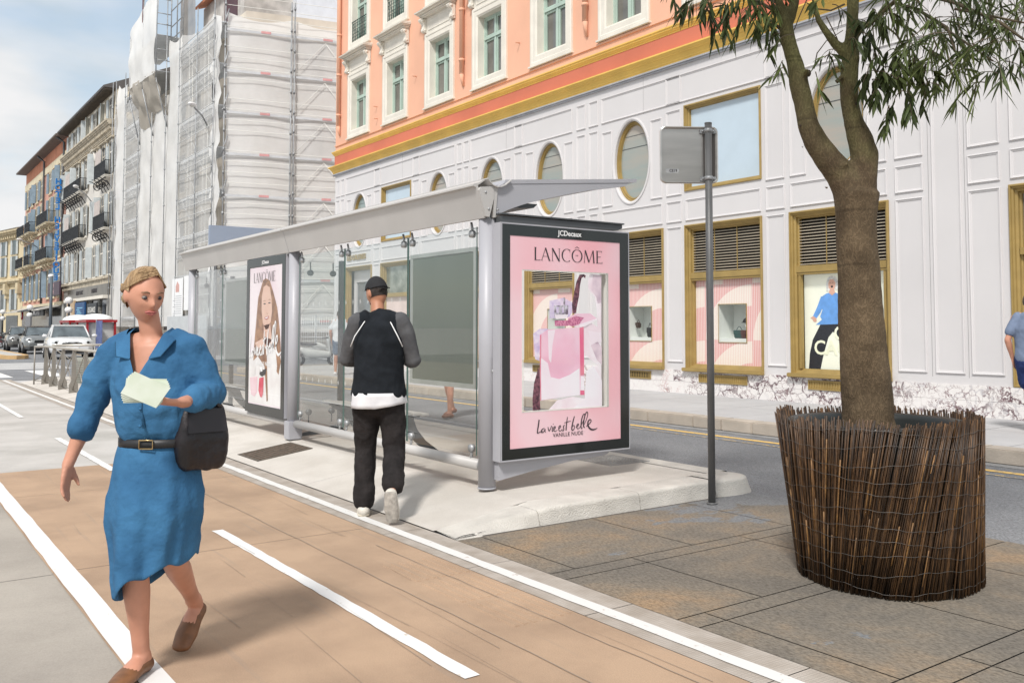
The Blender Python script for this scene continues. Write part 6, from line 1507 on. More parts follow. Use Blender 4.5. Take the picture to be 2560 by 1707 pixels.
# ---------------- background passers-by
def stander(label,loc,rz,top_c,bot_c,shoe_c,stride=0,short=True,skin='skin',h=1.0,hair=(.08,.05,.03),bare=False,dress=False,seat=1):
    s=stride
    J=dict(pelvis=(0,0,.93),waist=(0,0,1.05),chest=(0,0,1.27),neck=(0,.01,1.46),head=(0,.03,1.60),shL=(-.17,0,1.40),elL=(-.23,-.02-s*.3,1.13),wrL=(-.22,.08-s*.3,.90),hdL=(-.22,.12-s*.3,.76),
     shR=(.17,0,1.40),elR=(.23,-.02+s*.3,1.13),wrR=(.22,.08+s*.3,.90),hdR=(.22,.12+s*.3,.76),hipL=(-.08,0,.90),knL=(-.09,.04+s*.45,.49),anL=(-.09,s*.75,.085),toeL=(-.10,.16+s*.75,.03),
     hipR=(.08,0,.90),knR=(.09,.04-s*.25,.49),anR=(.09,-s*.75,.085+s*.22),toeR=(.10,.15-s*.62,.03))
    J={k:tuple(q*h for q in v) for k,v in J.items()}
    t,M=figure('person',label,'person',loc,J,rz=rz,vox=.011,yaw=0,hs=.95*h,build=.95*h,skin=skin,handcurl=.3,pn={'L':(1,0,0),'R':(-1,0,0)})
    def tp(b):
        b.blob([V((0,0,.90))*h,V((0,0,1.05))*h,V((0,0,1.27))*h,V((0,0,1.40))*h],[(.18,.13),(.17,.125),(.185,.135),(.12,.09)],20)
        for S,sg in(('L',-1),('R',1)): a,e=V(J['sh'+S]),V(J['el'+S]); b.blob([a+V((-sg*.04,0,.01)),a.lerp(e,.6)],[.072,.068],14)
        b.blob([V((-.13,0,1.39))*h,V((.13,0,1.39))*h],[.07,.07],14)
    cloth(tp,'shirt',fabric('shirt_cloth',top_c,tuple(q*.8 for q in top_c)),t,.013,None,.008,9,3)
    def bt(b):
        b.blob([V((0,0,.86))*h,V((0,0,.97))*h],[(.17,.125),(.165,.12)],18)
        for S in 'LR': a,k,an=V(J['hip'+S]),V(J['kn'+S]),V(J['an'+S]); b.blob([a,a.lerp(k,.72)],[.105,.095],14); 
        if not short:
            for S in 'LR': k,an=V(J['kn'+S]),V(J['an'+S]); b.blob([V(J['hip'+S]).lerp(k,.6),k,k.lerp(an,.85)],[.085,.075,.06],14)
    cloth(bt,'shorts' if short else 'trousers',fabric('bottom_cloth',bot_c,tuple(q*.7 for q in bot_c)),t,.012,None,.006,9,3)
    if not bare:
        for S in 'LR':
            b=MB(); an,to=V(J['an'+S]),V(J['toe'+S]); shoe(b,None,to+V((0,0,.012)),an+V((0,-.05,-.045)),1.05); b.build('shoe',mat('shoe_cloth',shoe_c,.7),t)
    bm,M=headmesh(V(J['head']),0,0,0,.95*h); kill=[]
    for v in bm.verts:
        c=v.co; fx,fy,fz=c.x/.076,c.y/.096,c.z/.118
        if (fy>.2 and fz<.45) or fz<-.4 or(fy>-.1 and fz<.1): kill.append(v)
        v.co=c*1.08
    bmesh.ops.delete(bm,geom=kill,context='VERTS'); b=MB(); b.addbm(bm,True,M); b.build('hair',hairmat('hair_x',hair,tuple(q*.5 for q in hair)),t)
    return t
stander('person in a white t-shirt and denim shorts standing on the far pavement',(23.4,-10.42,.15),VR,(.72,.72,.74),(.06,.11,.18),(.75,.75,.75),h=1.03,skin='skin_tan')
stander('person with brown trainers walking in the road, upper body behind the board',(12.8,-7.65,-.006),VR+2.6,(.40,.36,.34),(.25,.22,.2),(.26,.11,.07),stride=.22,skin='skin')
stander('barefoot person in dark blue shorts at the right edge of the far pavement',(5.44,-11.5,.15),VR-.9,(.20,.25,.36),(.03,.05,.16),(.2,.1,.1),stride=.2,bare=True)
# ================================================================ the far side of the cross street
MT['netting']=None
def netmat(name,dens,col=(.78,.78,.77)):
    m=bpy.data.materials.new(name); m.use_nodes=True; t=m.node_tree; t.nodes.clear(); N=t.nodes.new; l=t.links.new
    o=N('ShaderNodeOutputMaterial'); tr=N('ShaderNodeBsdfTransparent'); df=N('ShaderNodeBsdfDiffuse'); tl=N('ShaderNodeBsdfTranslucent'); tl.inputs[0].default_value=(*col,1)
    tc=N('ShaderNodeTexCoord'); n=N('ShaderNodeTexNoise'); n.inputs['Scale'].default_value=.55; n.inputs['Detail'].default_value=7; n.inputs['Roughness'].default_value=.6; l(tc.outputs['Object'],n.inputs[0])
    r=N('ShaderNodeValToRGB'); e=r.color_ramp.elements; e[0].position=.3; e[0].color=(col[0]*.93,col[1]*.925,col[2]*.91,1); e[1].position=.65; e[1].color=(*col,1); l(n.outputs[0],r.inputs[0]); l(r.outputs[0],df.inputs[0])
    a=N('ShaderNodeMixShader'); a.inputs[0].default_value=.30; l(df.outputs[0],a.inputs[1]); l(tl.outputs[0],a.inputs[2])
    mr=N('ShaderNodeMapRange'); mr.inputs[1].default_value=.35; mr.inputs[2].default_value=.7; mr.inputs[3].default_value=max(0,dens-.05); mr.inputs[4].default_value=min(1,dens+.05); l(n.outputs[0],mr.inputs[0])
    mx=N('ShaderNodeMixShader'); l(mr.outputs[0],mx.inputs[0]); l(tr.outputs[0],mx.inputs[1]); l(a.outputs[0],mx.inputs[2]); l(mx.outputs[0],o.inputs[0]); return m
MT['net']=netmat('sheer_netting',.50,(.90,.90,.89)); MT['sheet']=netmat('white_sheeting',.95,(.88,.875,.86)); MT['netr']=netmat('pale_netting',.88,(.93,.925,.915))
YF=-13.0; CXc=42.6
RD=V((-.23,-.97,0)).normalized()         # run of the side-street face
RN=V((-RD.y*-1,0,0)); RN=V((-.97,.23,0)) # outward normal of that face (towards the camera)
beige=mat('old_beige_render',(.60,.54,.46),.9,var=.25,scale=.6,detail=9)
# ---- the building under repair
RB=thing('building_under_repair','old beige building wrapped in white scaffold netting beyond the side street','building',(CXc+12,YF-8,0))
b=MB()
c0=V((CXc+.35,YF-1.2,0)); c1=c0+RD*26; 
P=[c0,V((65.4,YF-1.2,0)),V((65.4,YF-26,0)),c1]
b.prism([tuple(p) for p in P],(0,0,16.6)); b.build('wall',beige,RB,world=True)
wd=mat('dark_old_window',(.05,.05,.05),.2,var=.3)
for zf in (1.2,5.2,9.0,12.9):
    for x in (45.0,47.6,50.6,53.4,56.2,59.0,62.4):
        b=MB(); b.box(x-.62,x+.62,YF-1.22,YF-1.16,zf,zf+2.3); f=b.build('window',MT['white_trim'],RB,world=True)
        b=MB(); b.box(x-.5,x+.5,YF-1.155,YF-1.14,zf+.1,zf+2.2); b.build('pane',wd,f,world=True)
    for q in (3.2,6.6,9.6,12.6):
        p=c0+RD*q; 
        b=MB(); b.prism([tuple(p-RD*.65+RN*.0+V((0,0,zf))),tuple(p+RD*.65+V((0,0,zf))),tuple(p+RD*.65+V((0,0,zf+2.4))),tuple(p-RD*.65+V((0,0,zf+2.4)))],RN*.05); f=b.build('window',MT['white_trim'],RB,world=True)
        b=MB(); b.prism([tuple(p-RD*.5+RN*.055+V((0,0,zf+.1))),tuple(p+RD*.5+RN*.055+V((0,0,zf+.1))),tuple(p+RD*.5+RN*.055+V((0,0,zf+2.3))),tuple(p-RD*.5+RN*.055+V((0,0,zf+2.3)))],RN*.02); b.build('pane',wd,f,world=True)
# stone cornice bands, top storey wrapped in blue-lettered film, tiled roof edge
b=MB()
for z,h,o_ in ((4.4,.25,.18),(8.3,.2,.14),(12.2,.2,.14),(16.0,.35,.35)):
    b.box(CXc+.6,65.3,YF-1.19,YF-1.2+o_,z,z+h)
b.build('string_course',MT['white_trim'],RB,world=True)
b=MB(); p0=c0+RD*3.6; b.prism([tuple(c0+RD*2.4-RN*.3+V((0,0,16.61))),tuple(c0+RD*24-RN*.3+V((0,0,16.61))),tuple(c0+RD*24-RN*4+V((0,0,16.61))),tuple(c0+RD*2.4-RN*4+V((0,0,16.61)))],(0,0,2.1))
b.build('attic_film',mat('white_film',(.66,.69,.74),.5,var=.06),RB,world=True)
b=MB(); ux=RD; org=c0+RD*9.7-RN*.27+V((0,0,17.05)); put_text(b,'larson   larson',.55,org,ux,(0,0,1),ext=.004,bold=.012); put_text(b,'larson   larson',.55,org+RD*-2.6+V((0,0,.75)),ux,(0,0,1),ext=.004,bold=.012); b.build('film_lettering',MT['blue'],RB,world=True)
b=MB(); b.prism([tuple(c0+RD*11.2-RN*.26+V((0,0,16.62))),tuple(c0+RD*12.2-RN*.26+V((0,0,16.62))),tuple(c0+RD*12.2-RN*.26+V((0,0,17.9))),tuple(c0+RD*11.2-RN*.26+V((0,0,17.9)))],RN*.03); b.build('attic_opening',MT['dark'],RB,world=True)
b=MB(); b.box(44.2,51.0,YF-4.5,YF-1.5,16.62,19.0); b.build('attic_wall',mat('stone_attic',(.50,.47,.44),.9,var=.3,scale=1.5),RB,world=True)
b=MB(); b.box(45.2,47.2,YF-1.498,YF-1.46,17.0,18.6); b.build('attic_window',mat('dark_red_window',(.07,.02,.03),.4),RB,world=True)
b=MB(); b.prism([(44.0,YF-1.1,18.95),(51.2,YF-1.1,18.95),(51.2,YF-5,20.6),(44.0,YF-5,20.6)],(0,0,.15)); b.build('roof',mat('terracotta',(.50,.20,.11),.8,var=.2,scale=6),RB,world=True)
# ---- scaffold
SC_=thing('scaffold','tall scaffold with white netting and a projecting hoist bay around the corner building','scaffold',(CXc,YF,0))
tub=mat('scaffold_tube',(.34,.35,.36),.5,metal=.4,var=.2,scale=5); tub_w=mat('scaffold_tube_pale',(.62,.62,.61),.6,var=.05)
zTop={43.2:16.6,46.0:16.7,49.2:16.9,51.8:20.5,54.8:19.6,57.96:18.8,61.7:17.0,64.4:17.1,65.4:17.2}
for x,zt in zTop.items():
    for dy in (.03,):
        b=MB(); dy=.20; b.cyl((x,YF+dy,0),(x,YF+dy,zt+.6),.03,6)
        z=2.0
        while z<zt: b.cyl((x,YF+dy,z),(x,YF+dy,z+.10),.05,6); z+=2
        b.build('scaffold_pole',tub,SC_,world=True)
# ledgers along the street face
z=1.0
while z<16.6:
    if 1:
        for xa,xb in ((43.2,49.2),(58.2,61.7)): b=MB(); b.cyl((xa,YF+.20,z),(xb,YF+.20,z),.020,5); b.build('ledger',tub_w,SC_,world=True)
    z+=.5 if int(z*2)%4 else 1.0
for k in range(8):
    z=1.9+2.0*k; b=MB(); b.box(43.2,51.7,YF-.95,YF-.05,z,z+.06); b.box(57.9,65.3,YF-.95,YF-.05,z,z+.06); b.box(43.2,51.7,YF-.03,YF+.0,z+.06,z+.22); b.box(57.9,65.3,YF-.03,YF+.0,z+.06,z+.22); b.build('deck',mat('deck_pale',(.58,.60,.62),.7,var=.1,scale=3) if k==0 else bpy.data.materials['deck_pale'],SC_,world=True)
# diagonal braces in the sheer bays
for (xa,xb) in ((44.0,46.6),(46.6,49.1),(58.0,61.0)):
    for k in range(8):
        b=MB(); b.cyl((xa,YF+.02,.3+2*k),(xb,YF+.02,2.1+2*k) ,.02,5); b.build('brace',tub_w,SC_,world=True)
for x in (44.6,45.2,47.3,47.9):
    b=MB(); b.tube([(x+.12*math.sin(z*.4),YF+.06,z) for z in range(2,17)],.018,5); b.build('rope',MT['offwhite'],SC_,world=True)
def clothgrid(nm,fn,nu,nv,m,amp=.10,fr=.9,parent=SC_):
    b=MB(); vs=[]
    for j in range(nv+1):
        for i in range(nu+1):
            p,n=fn(i/nu,j/nv); k=noise.noise(p*fr)+.5*noise.noise(V((p.x*2.5,p.y*2.5,p.z*.6))*fr); vs.append(p+n*amp*k)
    b.add(vs,[(j*(nu+1)+i,j*(nu+1)+i+1,(j+1)*(nu+1)+i+1,(j+1)*(nu+1)+i) for j in range(nv) for i in range(nu)],True); return b.build(nm,m,parent,world=True)
def flat(x0,x1,z0,z1a,z1b,y=YF+.08,sag=0): return lambda u,v:(V((x0+(x1-x0)*u,y,z0+((z1a+(z1b-z1a)*u)-sag*math.sin(PI*u)-z0)*v)),V((0,1,0)))
clothgrid('netting',flat(43.8,49.2,1.5,16.3,16.8,sag=.35),14,40,MT['net'],.06)
clothgrid('netting',flat(49.2,51.8,1.5,16.9,17.2,sag=.3),10,40,MT['sheet'],.11)
clothgrid('netting',flat(51.8,58.2,1.5,14.2,14.6),20,34,MT['sheet'],.13)
clothgrid('netting',flat(58.2,61.7,1.5,15.5,15.6),8,34,MT['net'],.06)
clothgrid('netting',flat(61.7,64.4,1.5,16.9,17.4,sag=.3),8,34,MT['sheet'],.11)
clothgrid('netting',flat(64.4,65.5,1.5,15.5,15.6),4,34,MT['net'],.05)
clothgrid('netting',flat(42.7,43.8,1.5,16.0,16.4),5,44,MT['netr'],.22,1.4)
# projecting hoist bay: front, left and right sides, funnel below
yP=YF+.75
clothgrid('netting',lambda u,v:(V((51.8+6.16*u,yP+.05,15.3+.3*u+(18.9-.2*u+1.4*(1-u)-15.3)*v)),V((0,1,0))),16,20,MT['sheet'],.12)
clothgrid('netting',lambda u,v:(V((57.96,yP+.05-.75*u,15.5+3.2*v)),V((1,0,0))),4,14,MT['sheet'],.05)
clothgrid('netting',lambda u,v:(V((51.8+6.16*u-.3*math.sin(PI*v),yP+.05-.72*(1-v)**1.3,12.9+.8*u+(2.5-.4*u)*v+.5*math.sin(PI*u*2)*(1-v))),V((.3,1,-.5))),18,14,netmat('tan_painted_shade_sheet',.95,(.54,.50,.44)),.22,1.3)  # shade under the hoist bay is put into the sheet colour
for z in (15.4,17.4): b=MB(); b.box(51.9,57.9,YF-.9,yP-.1,z,z+.06); b.build('deck',bpy.data.materials['deck_pale'],SC_,world=True)
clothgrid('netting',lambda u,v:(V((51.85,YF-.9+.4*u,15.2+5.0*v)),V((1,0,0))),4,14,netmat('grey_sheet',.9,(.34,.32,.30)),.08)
for z in (15.4,16.0,16.6,17.4,18.0,18.6,19.4,20.0,20.6):
    b=MB(); b.cyl((51.8,YF,z),(51.8,yP,z),.025,6); b.build('ledger',tub,SC_,world=True)
for x in (51.8,54.8,57.96):
    b=MB(); b.cyl((x,yP,15.0),(x,yP,20.6 if x<57 else 18.9),.035,6); b.build('scaffold_pole',tub,SC_,world=True)
    b=MB(); b.cyl((x,yP,15.0),(x+.1,YF+.1,12.4),.04,6); b.build('strut',tub,SC_,world=True)
# open scaffold frame with dark backing above the netting
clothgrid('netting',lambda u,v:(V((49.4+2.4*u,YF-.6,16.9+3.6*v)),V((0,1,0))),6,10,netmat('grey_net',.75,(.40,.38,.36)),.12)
for x in (49.4,50.6,51.8):
    b=MB(); b.cyl((x,YF,16.5),(x,YF,21.2),.035,6); b.build('scaffold_pole',tub,SC_,world=True)
for z in (17.2,17.9,18.8,19.6,20.4,21.0):
    b=MB(); b.cyl((49.4,YF,z),(51.8,YF,z),.028,6); b.build('ledger',tub,SC_,world=True)
b=MB(); b.tube([(55.0,yP,18.9),(55.05,yP,21.5),(54.0,yP,22.4)],.05,6); b.build('hoist_arm',mat('rust_red_steel',(.20,.03,.03),.5),SC_,world=True)
# side-street face
def rp_(q,z,o_=0): return V((CXc,YF,0))+RD*q+RN*o_+V((0,0,z))
clothgrid('netting',lambda u,v:(rp_(.2+16*u,1.2+(16.2-.3*math.sin(PI*((u*5.3)%1))-1.2)*v,.04+.05*abs(math.sin(PI*u*5.3))),RN),70,60,MT['netr'],.02,1.1)
for i,q in enumerate((.1,3.1,3.25,6.1,9.1,12.1,15.1)):
    b=MB(); b.cyl(rp_(q,0,.22),rp_(q,17.0,.22),.035,6); 
    z=.7
    while z<16.8: b.cyl(rp_(q,z,.23),rp_(q,z+.14,.23),.055,6); z+=.9+.3*((i*7+int(z))%3)*.3
    b.build('scaffold_pole',tub,SC_,world=True)
z=.8; k=0
while z<17.1:
    b=MB(); b.cyl(rp_(.1,z,.20),rp_(16,z,.20),.014,5); b.build('ledger',MT['offwhite'],SC_,world=True); z+=.5 if k%4!=3 else .95; k+=1
for k in range(8):
    z=1.6+1.95*k
    b=MB(); b.prism([tuple(rp_(.1,z,-.95)),tuple(rp_(16,z,-.95)),tuple(rp_(16,z,-.0)),tuple(rp_(.1,z,-.0))],(0,0,.05)); b.prism([tuple(rp_(.1,z+.05,.17)),tuple(rp_(16,z+.05,.17)),tuple(rp_(16,z+.05,.18)),tuple(rp_(.1,z+.05,.18))],(0,0,.11)); b.build('deck',bpy.data.materials['deck_pale'],SC_,world=True)
    for q in (1.7,4.6,7.5): 
        b=MB(); b.prism([tuple(rp_(q,z+.08,.186)),tuple(rp_(q+.45,z+.08,.186)),tuple(rp_(q+.45,z+.19,.186)),tuple(rp_(q,z+.19,.186))],RN*.006); b.build('warning_tape',mat('faded_red_tape',(.66,.34,.34),.7) if 'faded_red_tape' not in bpy.data.materials else bpy.data.materials['faded_red_tape'],SC_,world=True)
for k in range(7):
    for (qa,qb) in ((3.3,4.7),(6.0,4.7)):
        b=MB(); b.tube([rp_(qa,1.9+1.95*k,.19),rp_(qb,3.5+1.95*k,.19)],.013,5); b.build('brace',MT['offwhite'],SC_,world=True)
for k in range(8):
    z=1.4+2.0*k; b=MB(); b.cyl(rp_(.0,z,.25),rp_(.25,z+.9,.2),.03,6); b.build('brace',tub,SC_,world=True)
# hoarding and white information posters at street level
b=MB(); b.prism([(43.0,YF+.35,0),(49.8,YF+.35,0),(49.8,YF+.41,0),(43.0,YF+.41,0)],(0,0,2.0)); b.build('hoarding',mat('hoarding_grey',(.52,.54,.55),.6,var=.06),SC_,world=True)
for (x0,x1,z0,z1) in ((47.7,49.7,2.0,3.95),(46.7,47.5,2.3,4.0)):
    t=thing('poster','white information poster hung on the scaffold netting'+(' showing a pink house' if x0>47.6 else ', narrow and plain'),'poster',((x0+x1)/2,YF+.2,z0))
    b=MB(); b.box(-(x1-x0)/2,(x1-x0)/2,0,.02,0,z1-z0); b.build('poster_sheet',MT['white'],t)
    if x0>47.6:
        b=MB(); b.prism([(-.35,.021,1.25),(.3,.021,1.25),(.3,.021,1.55),(.0,.021,1.8),(-.35,.021,1.6)],(0,.003,0)); b.build('house_picture',mat('pale_pink',(.62,.36,.32),.7),t)
        b=MB()
        for k in range(9): b.box(-.8,.8-(k%3)*.25,.021,.024,.15+k*.11,.175+k*.11)
        b.build('text_lines',mat('grey_text',(.35,.36,.38),.7),t)
# ---------------------------------------------------------------- helpers for the old facades
shm={}
def shutter(par,x,z0,z1,w_,ang,m,yf,side):
    """louvred leaf hinged at x, swung out by ang (0 = flat on the wall)"""
    a=R(ang); d=V((side*math.cos(a),math.sin(a),0)); n=V((-d.y,d.x,0)); b=MB(); o_=V((x,yf+.03,0))
    P=[o_,o_+d*w_,o_+d*w_+n*.04,o_+n*.04]; b.prism([(p.x,p.y,z0) for p in P],(0,0,z1-z0))
    k=z0+.08
    while k<z1-.08:
        for s in (-.006,.046):
            q=o_+d*.06+n*s; r_=o_+d*(w_-.06)+n*s; b.add([(q.x,q.y,k),(r_.x,r_.y,k),(r_.x,r_.y,k+.05),(q.x,q.y,k+.05)],[(0,1,2,3)])
        k+=.10
    return b.build('shutter',m,par,world=True)
def fwin(par,x,z0,z1,w_,yf,sm,ang=(0,0),trim=None,sh=True):
    b=MB(); b.ring(x-w_/2-.16,x+w_/2+.16,z0-.12,z1+.2,[(0,yf),(0,yf+.07),(.05,yf+.09),(.15,yf+.05),(.16,yf-.12)]); b.box(x-w_/2-.2,x+w_/2+.2,yf,yf+.14,z0-.16,z0-.10); f=b.build('window',trim or MT['white_trim'],par,world=True)
    b=MB(); b.box(x-w_/2-.01,x+w_/2+.01,yf+.005,yf+.03,z0-.05,z1+.12); b.build('pane',MT['farpane'],f,world=True)
    b=MB(); b.box(x-.03,x+.03,yf+.03,yf+.05,z0,z1+.05); b.box(x-w_/2,x+w_/2,yf+.031,yf+.049,z0+(z1-z0)*.68,z0+(z1-z0)*.72); b.build('glazing_bar',MT['white_trim'],f,world=True)
    if sh:
        if ang[0] is not None: shutter(f,x+w_/2+.02,z0,z1,w_*.42,ang[0],sm,yf+.06,1)
        if ang[1] is not None: shutter(f,x-w_/2-.02,z0,z1,w_*.42,ang[1],sm,yf+.06,-1)
    return f
MT['farpane']=mat('far_window_glass',(.06,.065,.07),.1,var=.5,scale=2,spec=.8)
def balcony(par,x0,x1,z,yf,dep=1.0,h=.95,deco=True,slabm=None):
    b=MB(); b.box(x0,x1,yf,yf+dep,z-.14,z); b.box(x0-.04,x1+.04,yf,yf+dep+.04,z-.05,z-.01)
    f=b.build('balcony',slabm or MT['white_trim'],par,world=True)
    b=MB(); n=int((x1-x0)/.09)
    for k in range(n+1):
        x=x0+.04+(x1-x0-.08)*k/n; b.box(x-.012,x+.012,yf+dep-.03,yf+dep-.01,z,z+h)
        if k%2==0 and k<n: b.sphere((x+.045,yf+dep-.02,z+h*.45),.05,6,(.8,.2,2.2))
    for x in (x0+.03,x1-.03):
        for k in range(int(dep/.10)): y=yf+.06+k*.10; b.box(x-.01,x+.01,y-.01,y+.01,z,z+h)
        b.box(x-.018,x+.018,yf,yf+dep,z+h,z+h+.04); 
    b.box(x0,x1,yf+dep-.05,yf+dep,z+h+.001,z+h+.045); b.box(x0,x1,yf+dep-.04,yf+dep-.001,z+.06,z+.09)
    b.box(x0+.02,x1-.02,yf+dep-.028,yf+dep-.016,z+.10,z+h-.05)
    b.build('railing',MT['iron'],f,world=True)
    k0=x0+.35
    while k0<x1-.2:
        b=MB()
        pts=[]
        for i in range(15): a=i/14*2.2*PI; r_=.34-.018*i; pts.append((k0,yf+.42+r_*math.sin(a)*.9,z-.50+r_*math.cos(a)*1.0))
        b.tube(pts,.035,5); b.tube([(k0,yf+.02,z-.95),(k0,yf+.2,z-.6),(k0,yf+.75,z-.2),(k0,yf+.95,z-.16)],.03,5); b.build('scroll_bracket',MT['iron'] if deco else (slabm or MT['white_trim']),f,world=True); k0+=.9 if deco else 1.6
    return f
# ---------------------------------------------------------------- cream house
CB=thing('apartment_house','cream classical house with grey shutters, dark iron balconies and carved cornice','building',(74.5,-13,0))
Yc=-13.0
cream=mat('cream_render',(.60,.53,.41),.85,var=.15,scale=.5,detail=8); palep=mat('pale_plaster',(.63,.60,.55),.85,var=.12,scale=.6)
b=MB(); b.box(65.55,83.6,Yc-10,Yc,0,15.0); b.build('wall',palep,CB,world=True)
b=MB(); b.box(65.55,83.6,Yc-10,Yc-.05,15.001,17.45); b.build('attic_wall',cream,CB,world=True)
b=MB(); b.prism([(65.5,Yc-10.5,17.45),(65.5,Yc+.75,17.45),(65.5,Yc+.78,17.56),(65.5,Yc-5,20.2),(65.5,Yc-10.5,17.6)],(18.4,0,0)); b.build('roof',mat('slate_roof',(.10,.09,.085),.7),CB,world=True)
b=MB()
k=65.6
while k<83.5: b.box(k,k+.12,Yc+.02,Yc+.68,17.33,17.445); k+=.36
b.build('rafter_ends',mat('rafter_brown',(.10,.08,.06),.8),CB,world=True)
b=MB()
for (o_,z0,z1) in ((.10,14.25,14.42),(.16,14.422,14.52),(.42,15.0,15.10),(.50,15.102,15.22),(.58,15.222,15.34),(.20,14.522,14.60)): b.box(65.5,83.75,Yc-.0+.001,Yc+o_,z0,z1)
k=65.6
while k<83.6: b.box(k,k+.17,Yc+.001,Yc+.36,14.72,14.99); k+=.34
k=65.6
while k<83.6: b.box(k,k+.08,Yc+.001,Yc+.22,14.61,14.71); k+=.17
b.build('dentil_cornice',mat('cream_stone',(.50,.44,.34),.85,var=.3,scale=3),CB,world=True)
shg=mat('shutter_grey',(.46,.49,.49),.65,var=.10,scale=3); shb=mat('shutter_blue_grey',(.20,.26,.31),.65,var=.15,scale=3)
rg=random.Random(2)
for x in (67.0,69.6,72.3,74.9,77.6,80.3,82.4): fwin(CB,x,15.55,17.05,.95,Yc-.05,shg,(rg.choice((8,15,60)),rg.choice((10,50,12))))
for x in (66.2,68.6,71.2,74.9,78.3,80.6,82.7):
    fwin(CB,x,11.75,13.95,1.15,Yc,shg,(rg.choice((12,55,10)),rg.choice((14,8,40))))
    fwin(CB,x,8.25,10.5,1.15,Yc,shg,(rg.choice((10,14,60)),rg.choice((8,12))))
    fwin(CB,x,5.0,7.2,1.15,Yc,shg,(rg.choice((10,50,14)),rg.choice((8,12))))
# hood moulds and pilasters
for x in (66.2,68.6,71.2,74.9,78.3,80.6,82.7):
    b=MB(); b.box(x-1.0,x+1.0,Yc+.001,Yc+.30,14.10,14.17); b.box(x-.9,x+.9,Yc+.001,Yc+.20,14.171,14.24); b.box(x-.85,x-.7,Yc+.001,Yc+.2,13.75,14.09); b.box(x+.7,x+.85,Yc+.001,Yc+.2,13.75,14.09); b.build('hood_mould',bpy.data.materials['cream_stone'],CB,world=True)
b=MB(); 
for q in range(9):
    a=PI*q/8; 
pts=[(72.3+1.1*math.cos(PI*q/10),Yc+.12,13.3+.95*math.sin(PI*q/10)) for q in range(11)]; b.tube(pts,.13,6); b.build('arch_mould',palep,CB,world=True)
for (x0,x1) in ((65.6,69.4),(74.7,81.7)):
    balcony(CB,x0,x1,11.62,Yc,.55); balcony(CB,x0,x1,8.1,Yc,.55)
scr=mat('pinkish_screen',(.50,.44,.41),.8)
for z in (11.7,8.2):
    for x in (67.6,79.5):
        b=MB(); b.box(x-.02,x+1.8,Yc+.44,Yc+.47,z,z+1.9); b.build('privacy_screen',scr,CB,world=True)
b=MB(); b.box(65.5,83.7,Yc+.001,Yc+.25,4.75,4.92); b.box(65.5,83.7,Yc+.001,Yc+.12,4.40,4.749); b.build('string_course',bpy.data.materials['cream_stone'],CB,world=True)
b=MB(); b.box(65.6,80.5,Yc+.001,Yc+.22,3.62,4.38); sf=b.build('shop_fascia',mat('bronze_fascia',(.16,.14,.11),.3,metal=.5,var=.3,scale=1),CB,world=True)
for tx,xx in (('DOMAINE',70.0),('MONT BLANC',75.5)): b=MB(); put_text(b,tx,.42,(xx,Yc+.225,4.0),(-1,0,0),(0,0,1),ext=.01,bold=.006); b.build('fascia_lettering',MT['ink'],sf,world=True)
b=MB(); b.box(65.6,80.5,Yc+.001,Yc+.5,3.38,3.60); b.build('awning_rail',MT['white_trim'],CB,world=True)
for x in (65.9,68.9,72.0,75.0,78.0,80.9,83.2):
    b=MB(); b.box(x-.35,x+.35,Yc+.001,Yc+.14,0.14,3.37); b.build('pilaster',mat('grey_stone_pilaster',(.40,.39,.36),.8,var=.15) if 'grey_stone_pilaster' not in bpy.data.materials else bpy.data.materials['grey_stone_pilaster'],CB,world=True)
for x in (67.4,70.45,73.5,76.5,79.5,82.1):
    b=MB(); b.box(x-1.1,x+1.1,Yc+.001,Yc+.04,.14,3.36); b.build('shopfront',mat('dark_shopfront',(.06,.06,.06),.15,var=.5,scale=1.5,spec=.8) if 'dark_shopfront' not in bpy.data.materials else bpy.data.materials['dark_shopfront'],CB,world=True)
b=MB(); 
b.cyl((82.0,Yc-2,17.6),(82.0,Yc-2,20.3),.03,6); b.cyl((80.6,Yc-2,19.0),(83.2,Yc-2,19.0),.03,5)
for q in range(5): b.cyl((82.0,Yc-2.5,19.2+.25*q),(82.0,Yc-1.5,19.2+.25*q),.02,4)
b.build('aerial',MT['steel_dk'],CB,world=True)
# hanging signs on the cream house
def signbox(name,label,x0,x1,z0,z1,y,m,txt=None,tc=None,size=.3,lines=None,cat='shop sign'):
    t=thing(name,label,cat,((x0+x1)/2,y,z0)); w_=(x1-x0)/2
    b=MB(); b.bbox(-w_,w_,-.06,.06,0,z1-z0,.015); b.build('panel',m,t)
    if txt:
        b=MB(); n=len(txt)
        for i,q in enumerate(txt): put_text(b,q,size,(0,.065,(z1-z0)*(1-(i+.5)/n)),(-1,0,0),(0,0,1),ext=.003,bold=.004)
        b.build('lettering',tc or MT['white'],t)
    if lines:
        b=MB()
        for i in range(lines): b.box(w_*.7-((i*37)%5)*.1,-w_*.6+((i*13)%4)*.2*w_,.061,.064,(z1-z0)*(.2+.55*i/lines),(z1-z0)*(.2+.55*i/lines)+.06)
        b.build('text_lines',tc or MT['white'],t)
    b=MB(); b.cyl((0,-.06,(z1-z0)*.8),(0,-.5,(z1-z0)*.8),.02,6); b.build('bracket',MT['steel_dk'],t)
    return t
signbox('shop_sign','black shop sign reading ELEGANCE under the cream house balconies',66.8,70.0,2.15,3.1,-12.4,mat('sign_black',(.025,.03,.035),.5),['ELEGANCE'],MT['offwhite'],.52)
signbox('shop_sign','royal blue shop sign with pale text lines left of the ELEGANCE sign',70.9,74.6,2.05,3.25,-12.4,mat('sign_blue',(.01,.07,.20),.5),None,mat('sky_text',(.25,.55,.75),.6),lines=5)
signbox('shop_sign','tan shop sign with rounded top left of the royal blue sign',75.0,78.0,2.0,3.45,-12.4,mat('sign_tan',(.50,.36,.22),.6),None,MT['offwhite'],lines=7)
